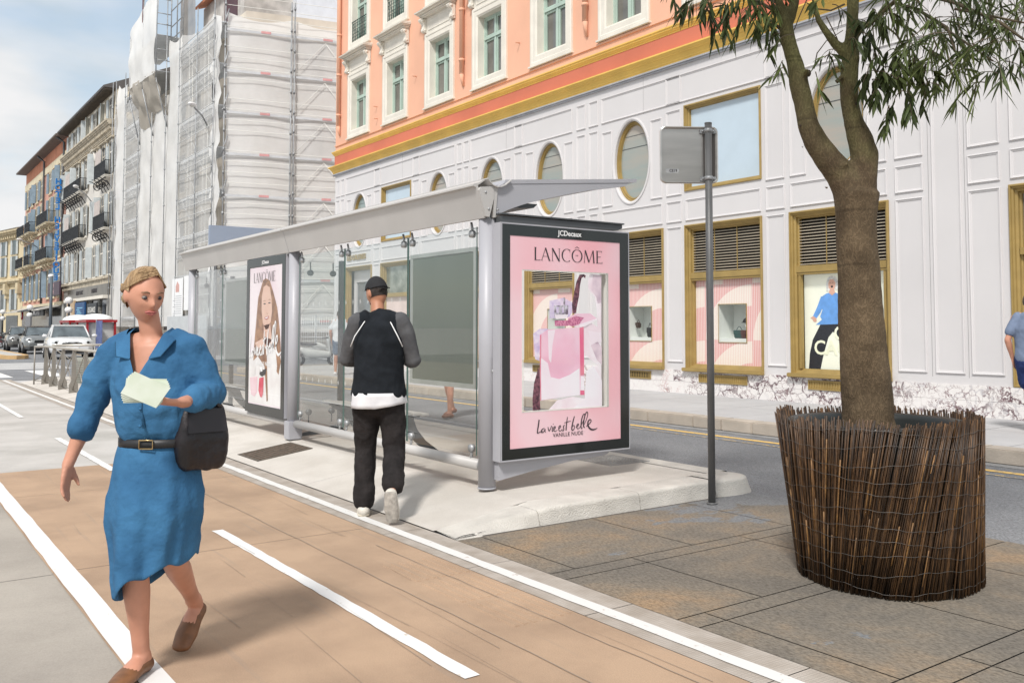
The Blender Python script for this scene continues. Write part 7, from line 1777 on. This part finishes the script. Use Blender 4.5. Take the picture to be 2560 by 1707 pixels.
# ---------------------------------------------------------------- orange hotel
HB=thing('hotel','orange hotel with blue grey shutters and iron balconies left of the cream house','building',(96,-13,0))
orange=mat('orange_render',(.58,.24,.14),.9,var=.18,scale=.5,detail=8); orange2=mat('dusty_pink_render',(.56,.31,.24),.9,var=.15,scale=.5)
ctrim=mat('cream_trim',(.62,.54,.38),.8,var=.15,scale=2)
b=MB(); b.box(83.8,108,Yc-12,Yc-.001,3.4,15.7); b.build('wall',orange2,HB,world=True)
b=MB(); b.box(83.8,108,Yc-12,Yc,15.701,17.3); b.build('upper_wall',orange,HB,world=True)
b=MB(); b.box(83.75,108.1,Yc+.001,Yc+.08,15.5,16.15); b.box(83.75,108.1,Yc+.001,Yc+.22,6.95,7.15); b.box(83.75,108.1,Yc+.001,Yc+.2,3.3,3.6); b.box(83.75,108.1,Yc+.001,Yc+.14,10.1,10.3); b.build('string_course',ctrim,HB,world=True)
b=MB(); b.prism([(83.7,Yc-12.5,17.3),(83.7,Yc+.9,17.3),(83.7,Yc+.92,17.42),(83.7,Yc-5.5,20.0),(83.7,Yc-12.5,17.42)],(24.6,0,0)); b.build('roof',mat('brown_roof_edge',(.13,.10,.085),.8),HB,world=True)
for x,z in ((92.0,19.3),(96.5,19.2),(105.5,19.0)):
    b=MB(); b.box(x,x+1.0,-15.4,-14.6,17.9,z); b.box(x-.1,x+1.1,-15.5,-14.5,z,z+.18); b.cyl((x+.5,-15,z),(x+.5,-15,z+1.0),.06,6); b.build('chimney',mat('brick_orange',(.52,.20,.10),.9) if 'brick_orange' not in bpy.data.materials else bpy.data.materials['brick_orange'],HB,world=True)
b=MB(); b.tube([(84.6,Yc+.7,17.3),(84.4,Yc+.15,16.9),(84.4,Yc+.12,3.6)],.10,8); b.build('drainpipe',MT['steel_dk'],HB,world=True)
b=MB(); b.tube([(95.2,Yc+.7,17.3),(95.0,Yc+.15,16.8),(95.0,Yc+.12,3.6)],.09,8); b.build('drainpipe',MT['steel_dk'],HB,world=True)
for i,x in enumerate((85.9,88.7,91.6,94.0 if 0 else 96.6,99.5,102.6,105.8)):
    for z0,z1 in ((4.1,6.5),(7.5,9.7),(10.7,12.9),(13.5,15.3)): fwin(HB,x,z0,z1,1.25,Yc,shb,(rg.choice((8,12,40)),rg.choice((8,12))),ctrim)
for (x0,x1,z) in ((88.2-.6,93.5,10.5),(87.4,93.8,7.35),(98.0,101.0,10.5),(102,107,10.5),(98.0,101.0,7.35),(102,107.2,7.35)): balcony(HB,x0,x1,z,Yc,.9,.95,False,ctrim)
b=MB(); b.box(83.9,107.9,Yc-.3,Yc+.05,.14,3.3); b.build('shopfront',bpy.data.materials['dark_shopfront'],HB,world=True)
for x in (86.5,91,95.5,100,104.5):
    b=MB(); b.prism([(x-1.9,Yc+.02,3.4),(x-1.9,Yc+1.7,2.95),(x-1.9,Yc+1.7,2.85),(x-1.9,Yc+.02,3.25)],(3.8,0,0)); b.build('awning',mat('awning_dark',(.05,.055,.06),.7) if int(x)%2 else mat('awning_pale',(.5,.48,.44),.7),HB,world=True)
# vertical letter sign, read from the far side, so the letters show their backs
HS=thing('hotel_sign','tall vertical blue letter sign sticking out from the orange hotel','sign',(83.4,-12.35,5.3))
cb=mat('letter_blue',(.01,.17,.50),.4,var=.1)
word='HOTEL HELVETIQUE'; zt=13.65; st=.525
for i,ch in enumerate(word):
    if ch==' ': continue
    b=MB(); vs,fs=text_mesh(ch,.62,.09,bold=.022)
    b.add([V((v.z,-v.x*-1*1.0,v.y)) for v in vs],fs)   # mirrored when seen from the camera side
    o_=b.build('letter',cb,HS); o_.location=(0,0,zt-5.3-st*(i+.5))
for z in (8.2,6.5,4.6,2.6,.6):
    b=MB(); b.cyl((0,-.65,z),(0,-.1,z),.02,5); b.build('bracket',MT['steel_dk'],HS)
signbox('hotel_sign','dark purple square hotel sign with pale letters hanging over the pavement',80.9,86.6,4.05,5.15,-12.3,mat('sign_purple',(.05,.025,.045),.5),['H','H'],mat('pale_pink_letter',(.55,.38,.38),.6),.62,cat='sign')
signbox('shop_sign','black shop sign with white lettering below the orange hotel',87.9,96.0,2.45,3.1,-12.2,mat('sign_black2',(.02,.02,.02),.5),['Von Queryan'],MT['white'],.66)
t=thing('shop_sign','round dark red shop sign hanging left of the long black sign','shop sign',(99.5,-12.0,2.65))
b=MB(); b.cyl((0,0,0),(0,.12,0),.48,20); b.build('disc',mat('sign_red',(.30,.02,.03),.5),t); b=MB(); b.tube([(.22*math.cos(a),.13,.22*math.sin(a)) for a in [R(50+26*k) for k in range(11)]],.05,6); b.build('ring_mark',MT['offwhite'],t)
# ---------------------------------------------------------------- beige corner house, far left, turned a little
d_=at(-1108,816,1)-V((0,0,CAMZ)); dv=V((d_.x,d_.y,0)).normalized()
YB=thing('corner_house','pale yellow ornate corner house with grey shutters at the left edge','building',(108.4,-13,0))
ang=math.atan2(dv.y,dv.x); YB.rotation_euler=(0,0,ang)
yel=mat('yellow_stucco',(.62,.52,.34),.9,var=.15,scale=.6); yel2=mat('yellow_stone',(.56,.47,.31),.9,var=.2,scale=2)
b=MB(); b.box(0,40,-14,0,0,11.6); b.build('wall',yel,YB)
b=MB()
for (o_,z0,z1) in ((.25,11.2,11.35),(.5,11.351,11.55),(.8,11.551,11.8),(.3,6.1,6.3),(.5,6.301,6.5)): b.box(-.4,40,.001,o_,z0,z1)
k=.1
while k<40: b.box(k,k+.25,.001,.45,10.9,11.19); k+=.7
b.build('cornice',yel2,YB)
b=MB(); b.prism([(-.5,.9,11.8),(-.5,-7,14.0),(-.5,-14,11.8)],(40,0,0)); b.build('roof',mat('zinc_roof',(.42,.42,.42),.5),YB)
b=MB(); b.prism([(0,-6,12.6),(0,-14,16),(0,-20,12.6)],(26,0,0)); b.build('rear_roof',mat('rear_terracotta',(.5,.25,.16),.8),YB)
for x in (2.6,6.0,9.4,12.8,16.2,19.6):
    for z0,z1 in ((3.3,5.5),(6.9,9.0),(9.2,10.7)):
        b=MB(); b.box(x-.75,x+.75,.001,.08,z0-.1,z1+.15); f=b.build('window',yel2,YB); b=MB(); b.box(x-.55,x+.55,.081,.1,z0,z1); b.build('pane',MT['farpane'],f)
        for s in(-1,1): b=MB(); b.box(x+s*.58,x+s*1.12,.082,.14,z0,z1); b.build('shutter',shg,f)
b=MB(); 
for x in (.4,4.3,7.7): b=MB(); b.box(x-.35,x+.35,.001,.5,5.0,6.09); b.box(x-.25,x+.25,.001,.35,4.5,4.99); b.build('console',yel2,YB)
for x in (3,8,13):
    b=MB(); b.box(x-1.8,x+1.8,.001,.05,.14,2.7); b.build('shopfront',bpy.data.materials['dark_shopfront'],YB)
# signs on it
d2=lambda name,label,px,py,dd,w_,h,m,**k: None
p=at(40,697,121); t=thing('street_sign','small blue square sign showing the number 16 on the yellow house','sign',(p.x,p.y,p.z-1.0),ang-.5)
b=MB(); b.bbox(-.75,.75,-.05,.05,0,1.0,.02); b.build('panel',MT['blue'],t); b=MB(); put_text(b,'16',.9,(0,.056,.5),(-1,0,0),(0,0,1),ext=.003,bold=.01); b.build('number',MT['white'],t)
p=at(0,783,118); t=thing('pharmacy_sign','glowing green pharmacy cross sign at the left edge of the photo','sign',(p.x,p.y,p.z-1.2),ang-.6)
b=MB(); b.bbox(-1.6,1.0,-.1,.1,0,1.5,.03); gm=mat('pharmacy_green',(.02,.55,.08),.5); gb=gm.node_tree.nodes['Principled BSDF']; gb.inputs['Emission Color'].default_value=(.02,.8,.06,1); gb.inputs['Emission Strength'].default_value=.5; b.build('panel',gm,t); b=MB(); b.box(-.15,.15,.1,.13,.35,1.15); b.box(-.4,-.151,.1,.13,.6,.9); b.box(.151,.4,.1,.13,.6,.9); b.build('cross_mark',MT['white'],t)
p=at(32,785,112); t=thing('shop_sign','white shop sign with dark lettering beside the green pharmacy sign','shop sign',(p.x,p.y,p.z-.2),ang-.3)
b=MB(); b.bbox(-1.5,1.5,-.08,.08,-.3,.7,.02); b.build('panel',MT['white'],t); b=MB(); put_text(b,'AB',.5,(.5,.085,.15),(-1,0,0),(0,0,1),ext=.003); b.build('lettering',MT['ink'],t)
# ---------------------------------------------------------------- street lamps
def cobra(name,label,mount,head):
    t=thing(name,label,'street lamp',mount,0,'lamps on long arms fixed to the facades')
    m,h=V(mount),V(head); d=h-m
    b=MB(); b.tube([V((0,0,0)),d*.35+V((0,0,.12)),d*.8],.045,8); b.build('arm',MT['zinc'],t)
    b=MB(); b.cyl((0,-.05,-.15),(0,-.05,.15),.06,8); b.build('wall_plate',MT['zinc'],t)
    a=math.atan2(d.y,d.x); b=MB(); b.sphere(d*.95,1,16,(.36,.16,.10),Matrix.Rotation(a,4,'Z')); hd=b.build('lamp_head',MT['white'],t)
    b=MB(); b.sphere(d*.95-V((0,0,.05)),1,12,(.26,.12,.07),Matrix.Rotation(a,4,'Z')); b.build('lens',MT['inox'],hd)
cobra('street_lamp','white street lamp on a slanted arm in front of the scaffold',(44.6,-12.95,11.15),(43.0,-11.75,11.75))
cobra('street_lamp','white street lamp on a slanted arm in front of the cream house balconies',(73.0,-12.95,10.7),(70.0,-11.4,11.3))
cobra('street_lamp','small white street lamp on an arm in front of the orange hotel balconies',(97.5,-12.95,8.9),(95.4,-11.0,9.55))
def globe(label,x,y,h=3.05):
    t=thing('globe_lamp',label,'street lamp',(x,y,0),0,'double globe lamps along the far pavement')
    b=MB(); b.cyl((0,0,0),(0,0,h),.07,8); b.cyl((0,0,0),(0,0,.5),.12,8); b.tube([(0,0,h-.5),(.22,0,h-.45),(.3,0,h-.35)],.03,6); b.build('post',MT['iron'],t)
    for (dx,dz) in ((0,h+.22),(.05,h-.42)):
        b=MB(); b.sphere((dx,0,dz),.26 if dx==0 else .25,14,(1,1,.92)); b.build('globe',mat('opal_globe',(.75,.75,.74),.3,var=.02) if 'opal_globe' not in bpy.data.materials else bpy.data.materials['opal_globe'],t)
globe('double globe lamp beside the tan shop sign',68.7,-11,3.05); globe('double globe lamp in front of the long black shop sign',86.9,-11,2.9); globe('double globe lamp in front of the green pharmacy sign at the left edge',105.7,-11,2.8)
t=thing('lamp_post','tall dark grey lamp post rising in front of the purple hotel sign','lamp post',(75.5,-10.9,0))
b=MB(); b.tube([(0,0,0),(0,0,5.2)],[.13,.09],8); b.cyl((0,0,0),(0,0,.8),.17,8); b.build('post',mat('post_bluegrey',(.09,.11,.13),.5),t); b=MB(); b.sphere((.35,0,5.25),.25,10,(1.6,.8,.6)); b.build('lamp_head',MT['white'],t)
# ---------------------------------------------------------------- street booths with domed tops
def booth(label,x):
    t=thing('street_booth',label,'booth',(x,-11.2,.14),0,'red framed booths with domed white tops')
    b=MB(); n=18; vs=[]
    bm=bmesh.new(); bmesh.ops.create_uvsphere(bm,u_segments=20,v_segments=12,radius=1); bmesh.ops.delete(bm,geom=[v for v in bm.verts if v.co.z<-.01],context='VERTS'); b.addbm(bm,True,Matrix.Translation((0,0,1.78))@Matrix.Diagonal((1.75,.9,.36,1))); b.build('dome',MT['white'],t)
    b=MB(); b.box(-1.75,1.75,-.85,.85,1.62,1.76); b.build('eaves',MT['red'],t)
    for s in(-1,1):
        for q in(-.75,.75): b=MB(); b.box(s*1.6-.07,s*1.6+.07,q-.06,q+.06,0,1.62); b.build('post',MT['red'],t)
    b=MB(); b.box(-1.5,1.5,-.7,.7,0,1.6); b.build('cabin',mat('booth_grey',(.5,.51,.5),.6,var=.1),t)
    return t
booth('red framed booth with domed white top behind the roof of the white car',66.3); booth('red framed booth with domed white top right of the first booth',60.6)
t=thing('shop_banner','blue printed fabric banner hanging beside the red booth','banner',(58.0,-10.9,.14)); b=MB(); b.box(-.8,.8,-.02,.02,.1,1.7); b.build('cloth',mat('banner_blue',(.12,.16,.34),.7,var=.3,scale=3),t); b=MB(); b.cyl((.85,0,0),(.85,0,1.8),.03,6); b.build('pole',MT['zinc'],t)
t=thing('notice_board','dark grey tilted board behind the parked cars below the black sign','board',(76.5,-9.6,.9)); b=MB(); b.bbox(-1.3,1.3,-.05,.05,.3,1.35,.02); b.build('panel',mat('board_grey',(.15,.15,.16),.4),t)
b=MB(); b.cyl((0,0,-.9),(0,0,.3),.05,6); b.build('leg',MT['steel_dk'],t)
t=thing('traffic_light','small traffic light showing green near the parked motorcycles','traffic light',(102,-8.2,0)); b=MB(); b.cyl((0,0,0),(0,0,1.7),.06,8); b.build('post',MT['iron'],t); b=MB(); b.box(-.2,.2,-.3,.1,.9+.5,2.2); h_=b.build('light_head',MT['iron'],t)
b=MB(); b.sphere((-.2,-.1,1.62),.12,8); g2=mat('green_light',(.0,.6,.3),.4); q=g2.node_tree.nodes['Principled BSDF']; q.inputs['Emission Color'].default_value=(0,.8,.4,1); q.inputs['Emission Strength'].default_value=1; b.build('green_lens',g2,h_)
# ================================================================ parked cars (front towards -X)
MT['paint_white']=mat('car_white',(.66,.67,.68),.25,var=.02,coat=.8); MT['carglass']=mat('car_glass',(.10,.12,.13),.05,var=.3,spec=1)
MT['carglassb']=MT['carglass']; MT['lamp']=mat('headlamp',(.55,.57,.58),.1,var=.1,spec=1); MT['chrome']=mat('chrome',(.6,.6,.6),.15,metal=1,var=.02); MT['plate']=MT['white']
def car(label,loc,rz,paint,roof=None,h=1.52,w_=1.80,ln=4.2,round_=True):
    t=thing('parked_car',label,'car',loc,rz,'cars parked along the far kerb')
    W=w_/2
    # body side profile sections along x (front at -ln/2): (x, half width, z_bottom, z_shoulder)
    S=[(-ln/2,W*.70,.36,.60),(-ln/2+.06,W*.84,.25,.78),(-ln/2+.30,W*.95,.22,.90),(-ln/2+.8,W*1.0,.22,.98),(-ln/2+1.25,W*1.0,.22,1.02),(-.3,W*1.0,.22,1.03),(.6,W*1.0,.22,1.04),(ln/2-.7,W*.99,.22,1.05),(ln/2-.2,W*.93,.26,1.0),(ln/2,W*.80,.38,.85)]
    b=MB(); vs=[];m_=14
    for x,hw,zb,zs in S:
        P=[(-hw*.80,zb),(-hw*.96,zb+.08),(-hw,zb+(zs-zb)*.35),(-hw,zb+(zs-zb)*.6),(-hw*.97,zb+(zs-zb)*.82),(-hw*.88,zs*.975),(-hw*.5,zs+.02)]
        P=P+[(-y,z) for y,z in P[::-1]]
        vs+= [(x,y,z) for y,z in P]
    n=len(P)
    b.add(vs,[(i*n+k,(i+1)*n+k,(i+1)*n+(k+1)%n,i*n+(k+1)%n) for i in range(len(S)-1) for k in range(n)],True)
    b.add(vs[:n],[tuple(range(n))]); b.add(vs[-n:],[tuple(range(n))[::-1]])
    body=b.build('body',paint,t)
    # cabin
    zb=1.00; C=[(-ln/2+1.05,zb,W*.86),(-ln/2+1.70,h-.06,W*.70),(-ln/2+2.0,h,W*.68),(ln/2-1.1,h-.01,W*.67),(ln/2-.55,h-.10,W*.64),(ln/2-.22,zb+.02,W*.80)]
    b=MB()
    pts=[(x,-hw,z) for x,z,hw in C]+[(x,hw,z) for x,z,hw in C]; k=len(C)
    b.add(pts,[(i,i+1,k+i+1,k+i) for i in range(k-1)]+[tuple(range(k))[::-1],tuple(range(k,2*k))],False); b.build('cabin_glass',MT['carglass'],t)
    b=MB(); e=.012
    def strip(p,q,r_): b.tube([p,q],r_,6)
    b.add([(C[1][0],-C[1][2]-.02,C[1][1]+.02),(C[2][0],-C[2][2]-.02,C[2][1]+.03),(C[3][0],-C[3][2]-.02,C[3][1]+.03),(C[4][0],-C[4][2]-.02,C[4][1]+.03),
           (C[1][0],C[1][2]+.02,C[1][1]+.02),(C[2][0],C[2][2]+.02,C[2][1]+.03),(C[3][0],C[3][2]+.02,C[3][1]+.03),(C[4][0],C[4][2]+.02,C[4][1]+.03)],[(0,1,5,4),(1,2,6,5),(2,3,7,6)],True)
    for s in(-1,1):
        for i,j in ((0,1),(1,2),(2,3),(3,4),(4,5)): strip((C[i][0],s*(C[i][2]+.005),C[i][1]),(C[j][0],s*(C[j][2]+.005),C[j][1]),.035)
        strip((.15,s*(W*.87),zb),(.22,s*(W*.69),h-.03),.035)
    b.build('roof',roof or paint,t)
    for x in (-ln/2+.78,ln/2-.78):
        for s in(-1,1):
            b=MB(); b.cyl((x,s*(W-.20),.32),(x,s*(W+.012),.32),.325,22); wl_=b.build('wheel',MT['rubber'],t)
            b=MB(); b.cyl((x,s*(W+.01),.32),(x,s*(W+.022),.32),.20,16); b.build('rim',MT['zinc'],wl_)
    for s in(-1,1):
        b=MB(); b.sphere((-ln/2+.20,s*W*.70,.76),1,14,(.16,.17,.12)); hl=b.build('headlight',MT['lamp'],t)
        b=MB(); b.sphere((-ln/2+.10,s*W*.70,.76),1,10,(.09,.08,.07)); b.build('lens',MT['black'],hl)
        b=MB(); b.sphere((-ln/2+1.15,s*(W+.10),1.06),1,10,(.07,.12,.08)); b.build('mirror',paint if roof is None else MT['black'],t)
        b=MB(); b.cyl((-ln/2+.02,s*W*.62,.42),(-ln/2+.10,s*W*.62,.42),.07,12); b.build('fog_lamp',MT['chrome'],t)
    b=MB(); b.bbox(-ln/2-.015,-ln/2+.12,-W*.45,W*.45,.58,.75,.03); b.build('grille',MT['black'],t)
    b=MB(); b.bbox(-ln/2-.01,-ln/2+.15,-W*.68,W*.68,.27,.45,.03); b.build('bumper_intake',MT['rubber'],t)
    b=MB(); b.box(-ln/2-.035,-ln/2-.016,-.26,.26,.46,.57); b.build('number_plate',MT['plate'],t)
    b=MB(); b.tube([(-ln/2+.10,-W*.5,.775),(-ln/2-.0,0,.785),(-ln/2+.10,W*.5,.775)],.012,6); b.build('trim_bar',MT['chrome'],t)
    b=MB(); b.tube([(-ln/2+1.08,W*.1,1.035),(-ln/2+1.05,W*.55,1.03)],.012,5); b.build('wiper',MT['black'],t)
    return t
car('white compact car parked first in the row behind the steel barrier',(48.2,-7.72,0),R(-4),MT['paint_white'],None,1.55,1.86,4.0)
car('silver grey car parked between the white car and the dark car',(58.5,-7.9,0),R(-3),mat('car_grey',(.20,.21,.21),.3,metal=.5,var=.05,coat=.7),mat('car_black_roof',(.02,.02,.022),.25,coat=.7),1.5,1.82,4.2)
car('dark car with pale bonnet parked third in the row, farthest from the barrier',(66.5,-8.0,0),R(-3),mat('car_dark',(.10,.10,.095),.3,var=.05,coat=.7),None,1.5,1.8,4.2)
# ---------------------------------------------------------------- motorcycles and scooter
def bike(label,loc,rz,col,scoot=False,group=None):
    t=thing('scooter' if scoot else 'motorcycle',label,'scooter' if scoot else 'motorcycle',loc,rz,group)
    m=mat('bike_paint',col,.35,var=.1,coat=.4); r_=.24 if scoot else .31
    for x in (-.65,.65):
        b=MB(); b.tube([(x+ (r_-.05)*math.cos(a),0,r_+(r_-.05)*math.sin(a)) for a in [i*PI/10 for i in range(21)]],.055,8,False); w_=b.build('wheel',MT['rubber'],t)
        b=MB(); b.cyl((x,-.03,r_),(x,.03,r_),.06,10)
        for q in range(5): a=q*2*PI/5; b.cyl((x,0,r_),(x+(r_-.06)*math.cos(a),0,r_+(r_-.06)*math.sin(a)),.012,5)
        b.build('rim',MT['zinc'],w_)
    b=MB(); b.blob([V((-.45,0,.42)),V((0,0,.45)),V((.35,0,.50)),V((.55,0,.62))],[(.12,.12),(.14,.17),(.15,.18),(.10,.10)],12,ref=(0,1,0)); b.build('body',m,t)
    b=MB(); b.blob([V((-.05,0,.80)),V((.3,0,.80)),V((.72,0,.86))],[(.12,.05),(.14,.06),(.10,.045)],12,ref=(0,1,0)); b.build('saddle',MT['rubber'],t)
    b=MB(); b.tube([(-.66,0,r_),(-.52,0,.72),(-.42,0,1.02)],.035,8); b.build('fork',MT['zinc'],t)
    b=MB(); b.tube([(-.30,-.34,1.04),(-.42,-.12,1.06),(-.42,.12,1.06),(-.30,.34,1.04)],.018,8); b.build('handlebar',MT['black'],t)
    b=MB(); b.sphere((-.56,0,.92),.10,12); b.build('headlight',MT['lamp'],t)
    b=MB(); b.blob([V((-.30,0,.70)),V((-.05,0,.78)),V((.10,0,.74))],[(.10,.09),(.13,.11),(.10,.08)],12,ref=(0,1,0)) ; b.build('tank',m,t)
    b=MB(); b.prism([(-.50,-.16,.45),(-.44,-.20,1.15),(-.44,.20,1.15),(-.50,.16,.45)],(.02,0,0)); b.build('shield',m if scoot else MT['carglass'],t)
    return t
bike('dark red motorcycle parked at the left edge behind the tan kerb',(76.8,-7.6,0),R(70),(.12,.02,.02))
bike('black motorcycle parked between the dark red motorcycle and the dark car',(74.0,-8.2,0),R(60),(.03,.03,.03))
bike('white scooter parked in the side street, seen through the shelter glass',(32.6,-13.6,0),R(80),(.6,.6,.58),True)
# barrier of the side street works, behind the scooter
t=thing('site_fence','white mesh site fence across the side street behind the scooter','fence',(36,-16.2,0))
b=MB()
for k in range(45): b.cyl((-5.8+k*.26,0,.05),(-5.8+k*.26,0,1.95),.012,4)
for z in (.06,.5,1.0,1.5,1.95): b.cyl((-5.8,0,z),(5.8,0,z),.02,5)
b.build('mesh_panel',MT['white'],t)
for x in (-5.8,-2.9,0,2.9,5.8): b=MB(); b.cyl((x,0,0),(x,0,2.0),.03,6); b.box(x-.1,x+.1,-.3,.3,0,.12); b.build('post',MT['zinc'],t)
# ---------------------------------------------------------------- steel pedestrian barrier
BA=thing('barrier','grey steel pedestrian barrier with tapered posts and crossed rods','barrier',(23,-3.62,.004))
bm_=mat('barrier_grey',(.30,.28,.25),.45,metal=.5,var=.1); XP=[25.6,24.42,23.15,21.8,20.5,19.2]
for x in XP:
    b=MB(); b.prism([(x-.012,-3.62-.09,.0),(x-.012,-3.62+.09,.0),(x-.012,-3.62+.09,.22),(x-.012,-3.62+.05,.30),(x-.012,-3.62+.035,.95),(x-.012,-3.62-.035,.95),(x-.012,-3.62-.05,.30),(x-.012,-3.62-.09,.22)],(.024,0,0)); 
    b.build('post',bm_,BA,world=True)
for i in range(len(XP)-1):
    a,c=XP[i],XP[i+1]
    b=MB(); b.cyl((a-.02,-3.62,.92),(c+.02,-3.62,.12),.012,6); b.cyl((a-.02,-3.60,.12),(c+.02,-3.60,.92),.012,6); b.sphere(((a+c)/2,-3.61,.52),.04,10,(1,.5,1)); b.cyl((a,-3.62,.12),(c,-3.62,.12),.010,6); b.build('crossed_rods',bm_,BA,world=True)
b=MB(); b.tube([(26.0,-3.42,.965),(25.6,-3.60,.98),(19.0,-3.62,.98)],.028,8); b.build('top_rail',mat('rail_pale',(.50,.47,.42),.4,metal=.5),BA,world=True)
b=MB(); b.cyl((26.0,-3.42,0),(26.0,-3.42,.97),.018,8); b.tube([(26.0,-3.42,.12),(25.6,-3.6,.30)],.010,6); b.tube([(26.0,-3.42,.12),(25.6,-3.6,.12)],.010,6); b.build('end_post',bm_,BA,world=True)
BA2=thing('barrier','second steel pedestrian barrier running back towards the road behind the first','barrier',(25.7,-4.8,.004))
b=MB(); b.tube([(25.65,-3.75,1.0),(25.6,-5.9,1.0)],.028,8); b.build('top_rail',bpy.data.materials['rail_pale'],BA2,world=True)
for y in (-3.8,-4.85,-5.9): b=MB(); b.prism([(25.6-.08,y-.012,0),(25.6+.08,y-.012,0),(25.6+.04,y-.012,1.0),(25.6-.04,y-.012,1.0)],(0,.024,0)); b.build('post',bm_,BA2,world=True)
b=MB(); b.cyl((25.6,-3.8,.92),(25.6,-4.85,.12),.012,6); b.cyl((25.6,-4.85,.92),(25.6,-5.9,.12),.012,6); b.build('rod',bm_,BA2,world=True)
# louvred cabinet
t=thing('louvred_cabinet','low grey green louvred metal cabinet behind the steel barrier','cabinet',(24.2,-4.35,.004),R(-8))
b=MB(); b.bbox(-.28,.28,-.36,.36,.04,.72,.02); b.build('case',mat('cabinet_grey',(.36,.37,.33),.6),t)
b=MB()
for k in range(15): b.box(-.30,-.281,-.33,.33,.09+k*.04,.105+k*.04); b.box(-.25,.25,.361,.375,.09+k*.04,.105+k*.04)
b.build('louvres',mat('louvre_pale',(.46,.47,.43),.5),t)
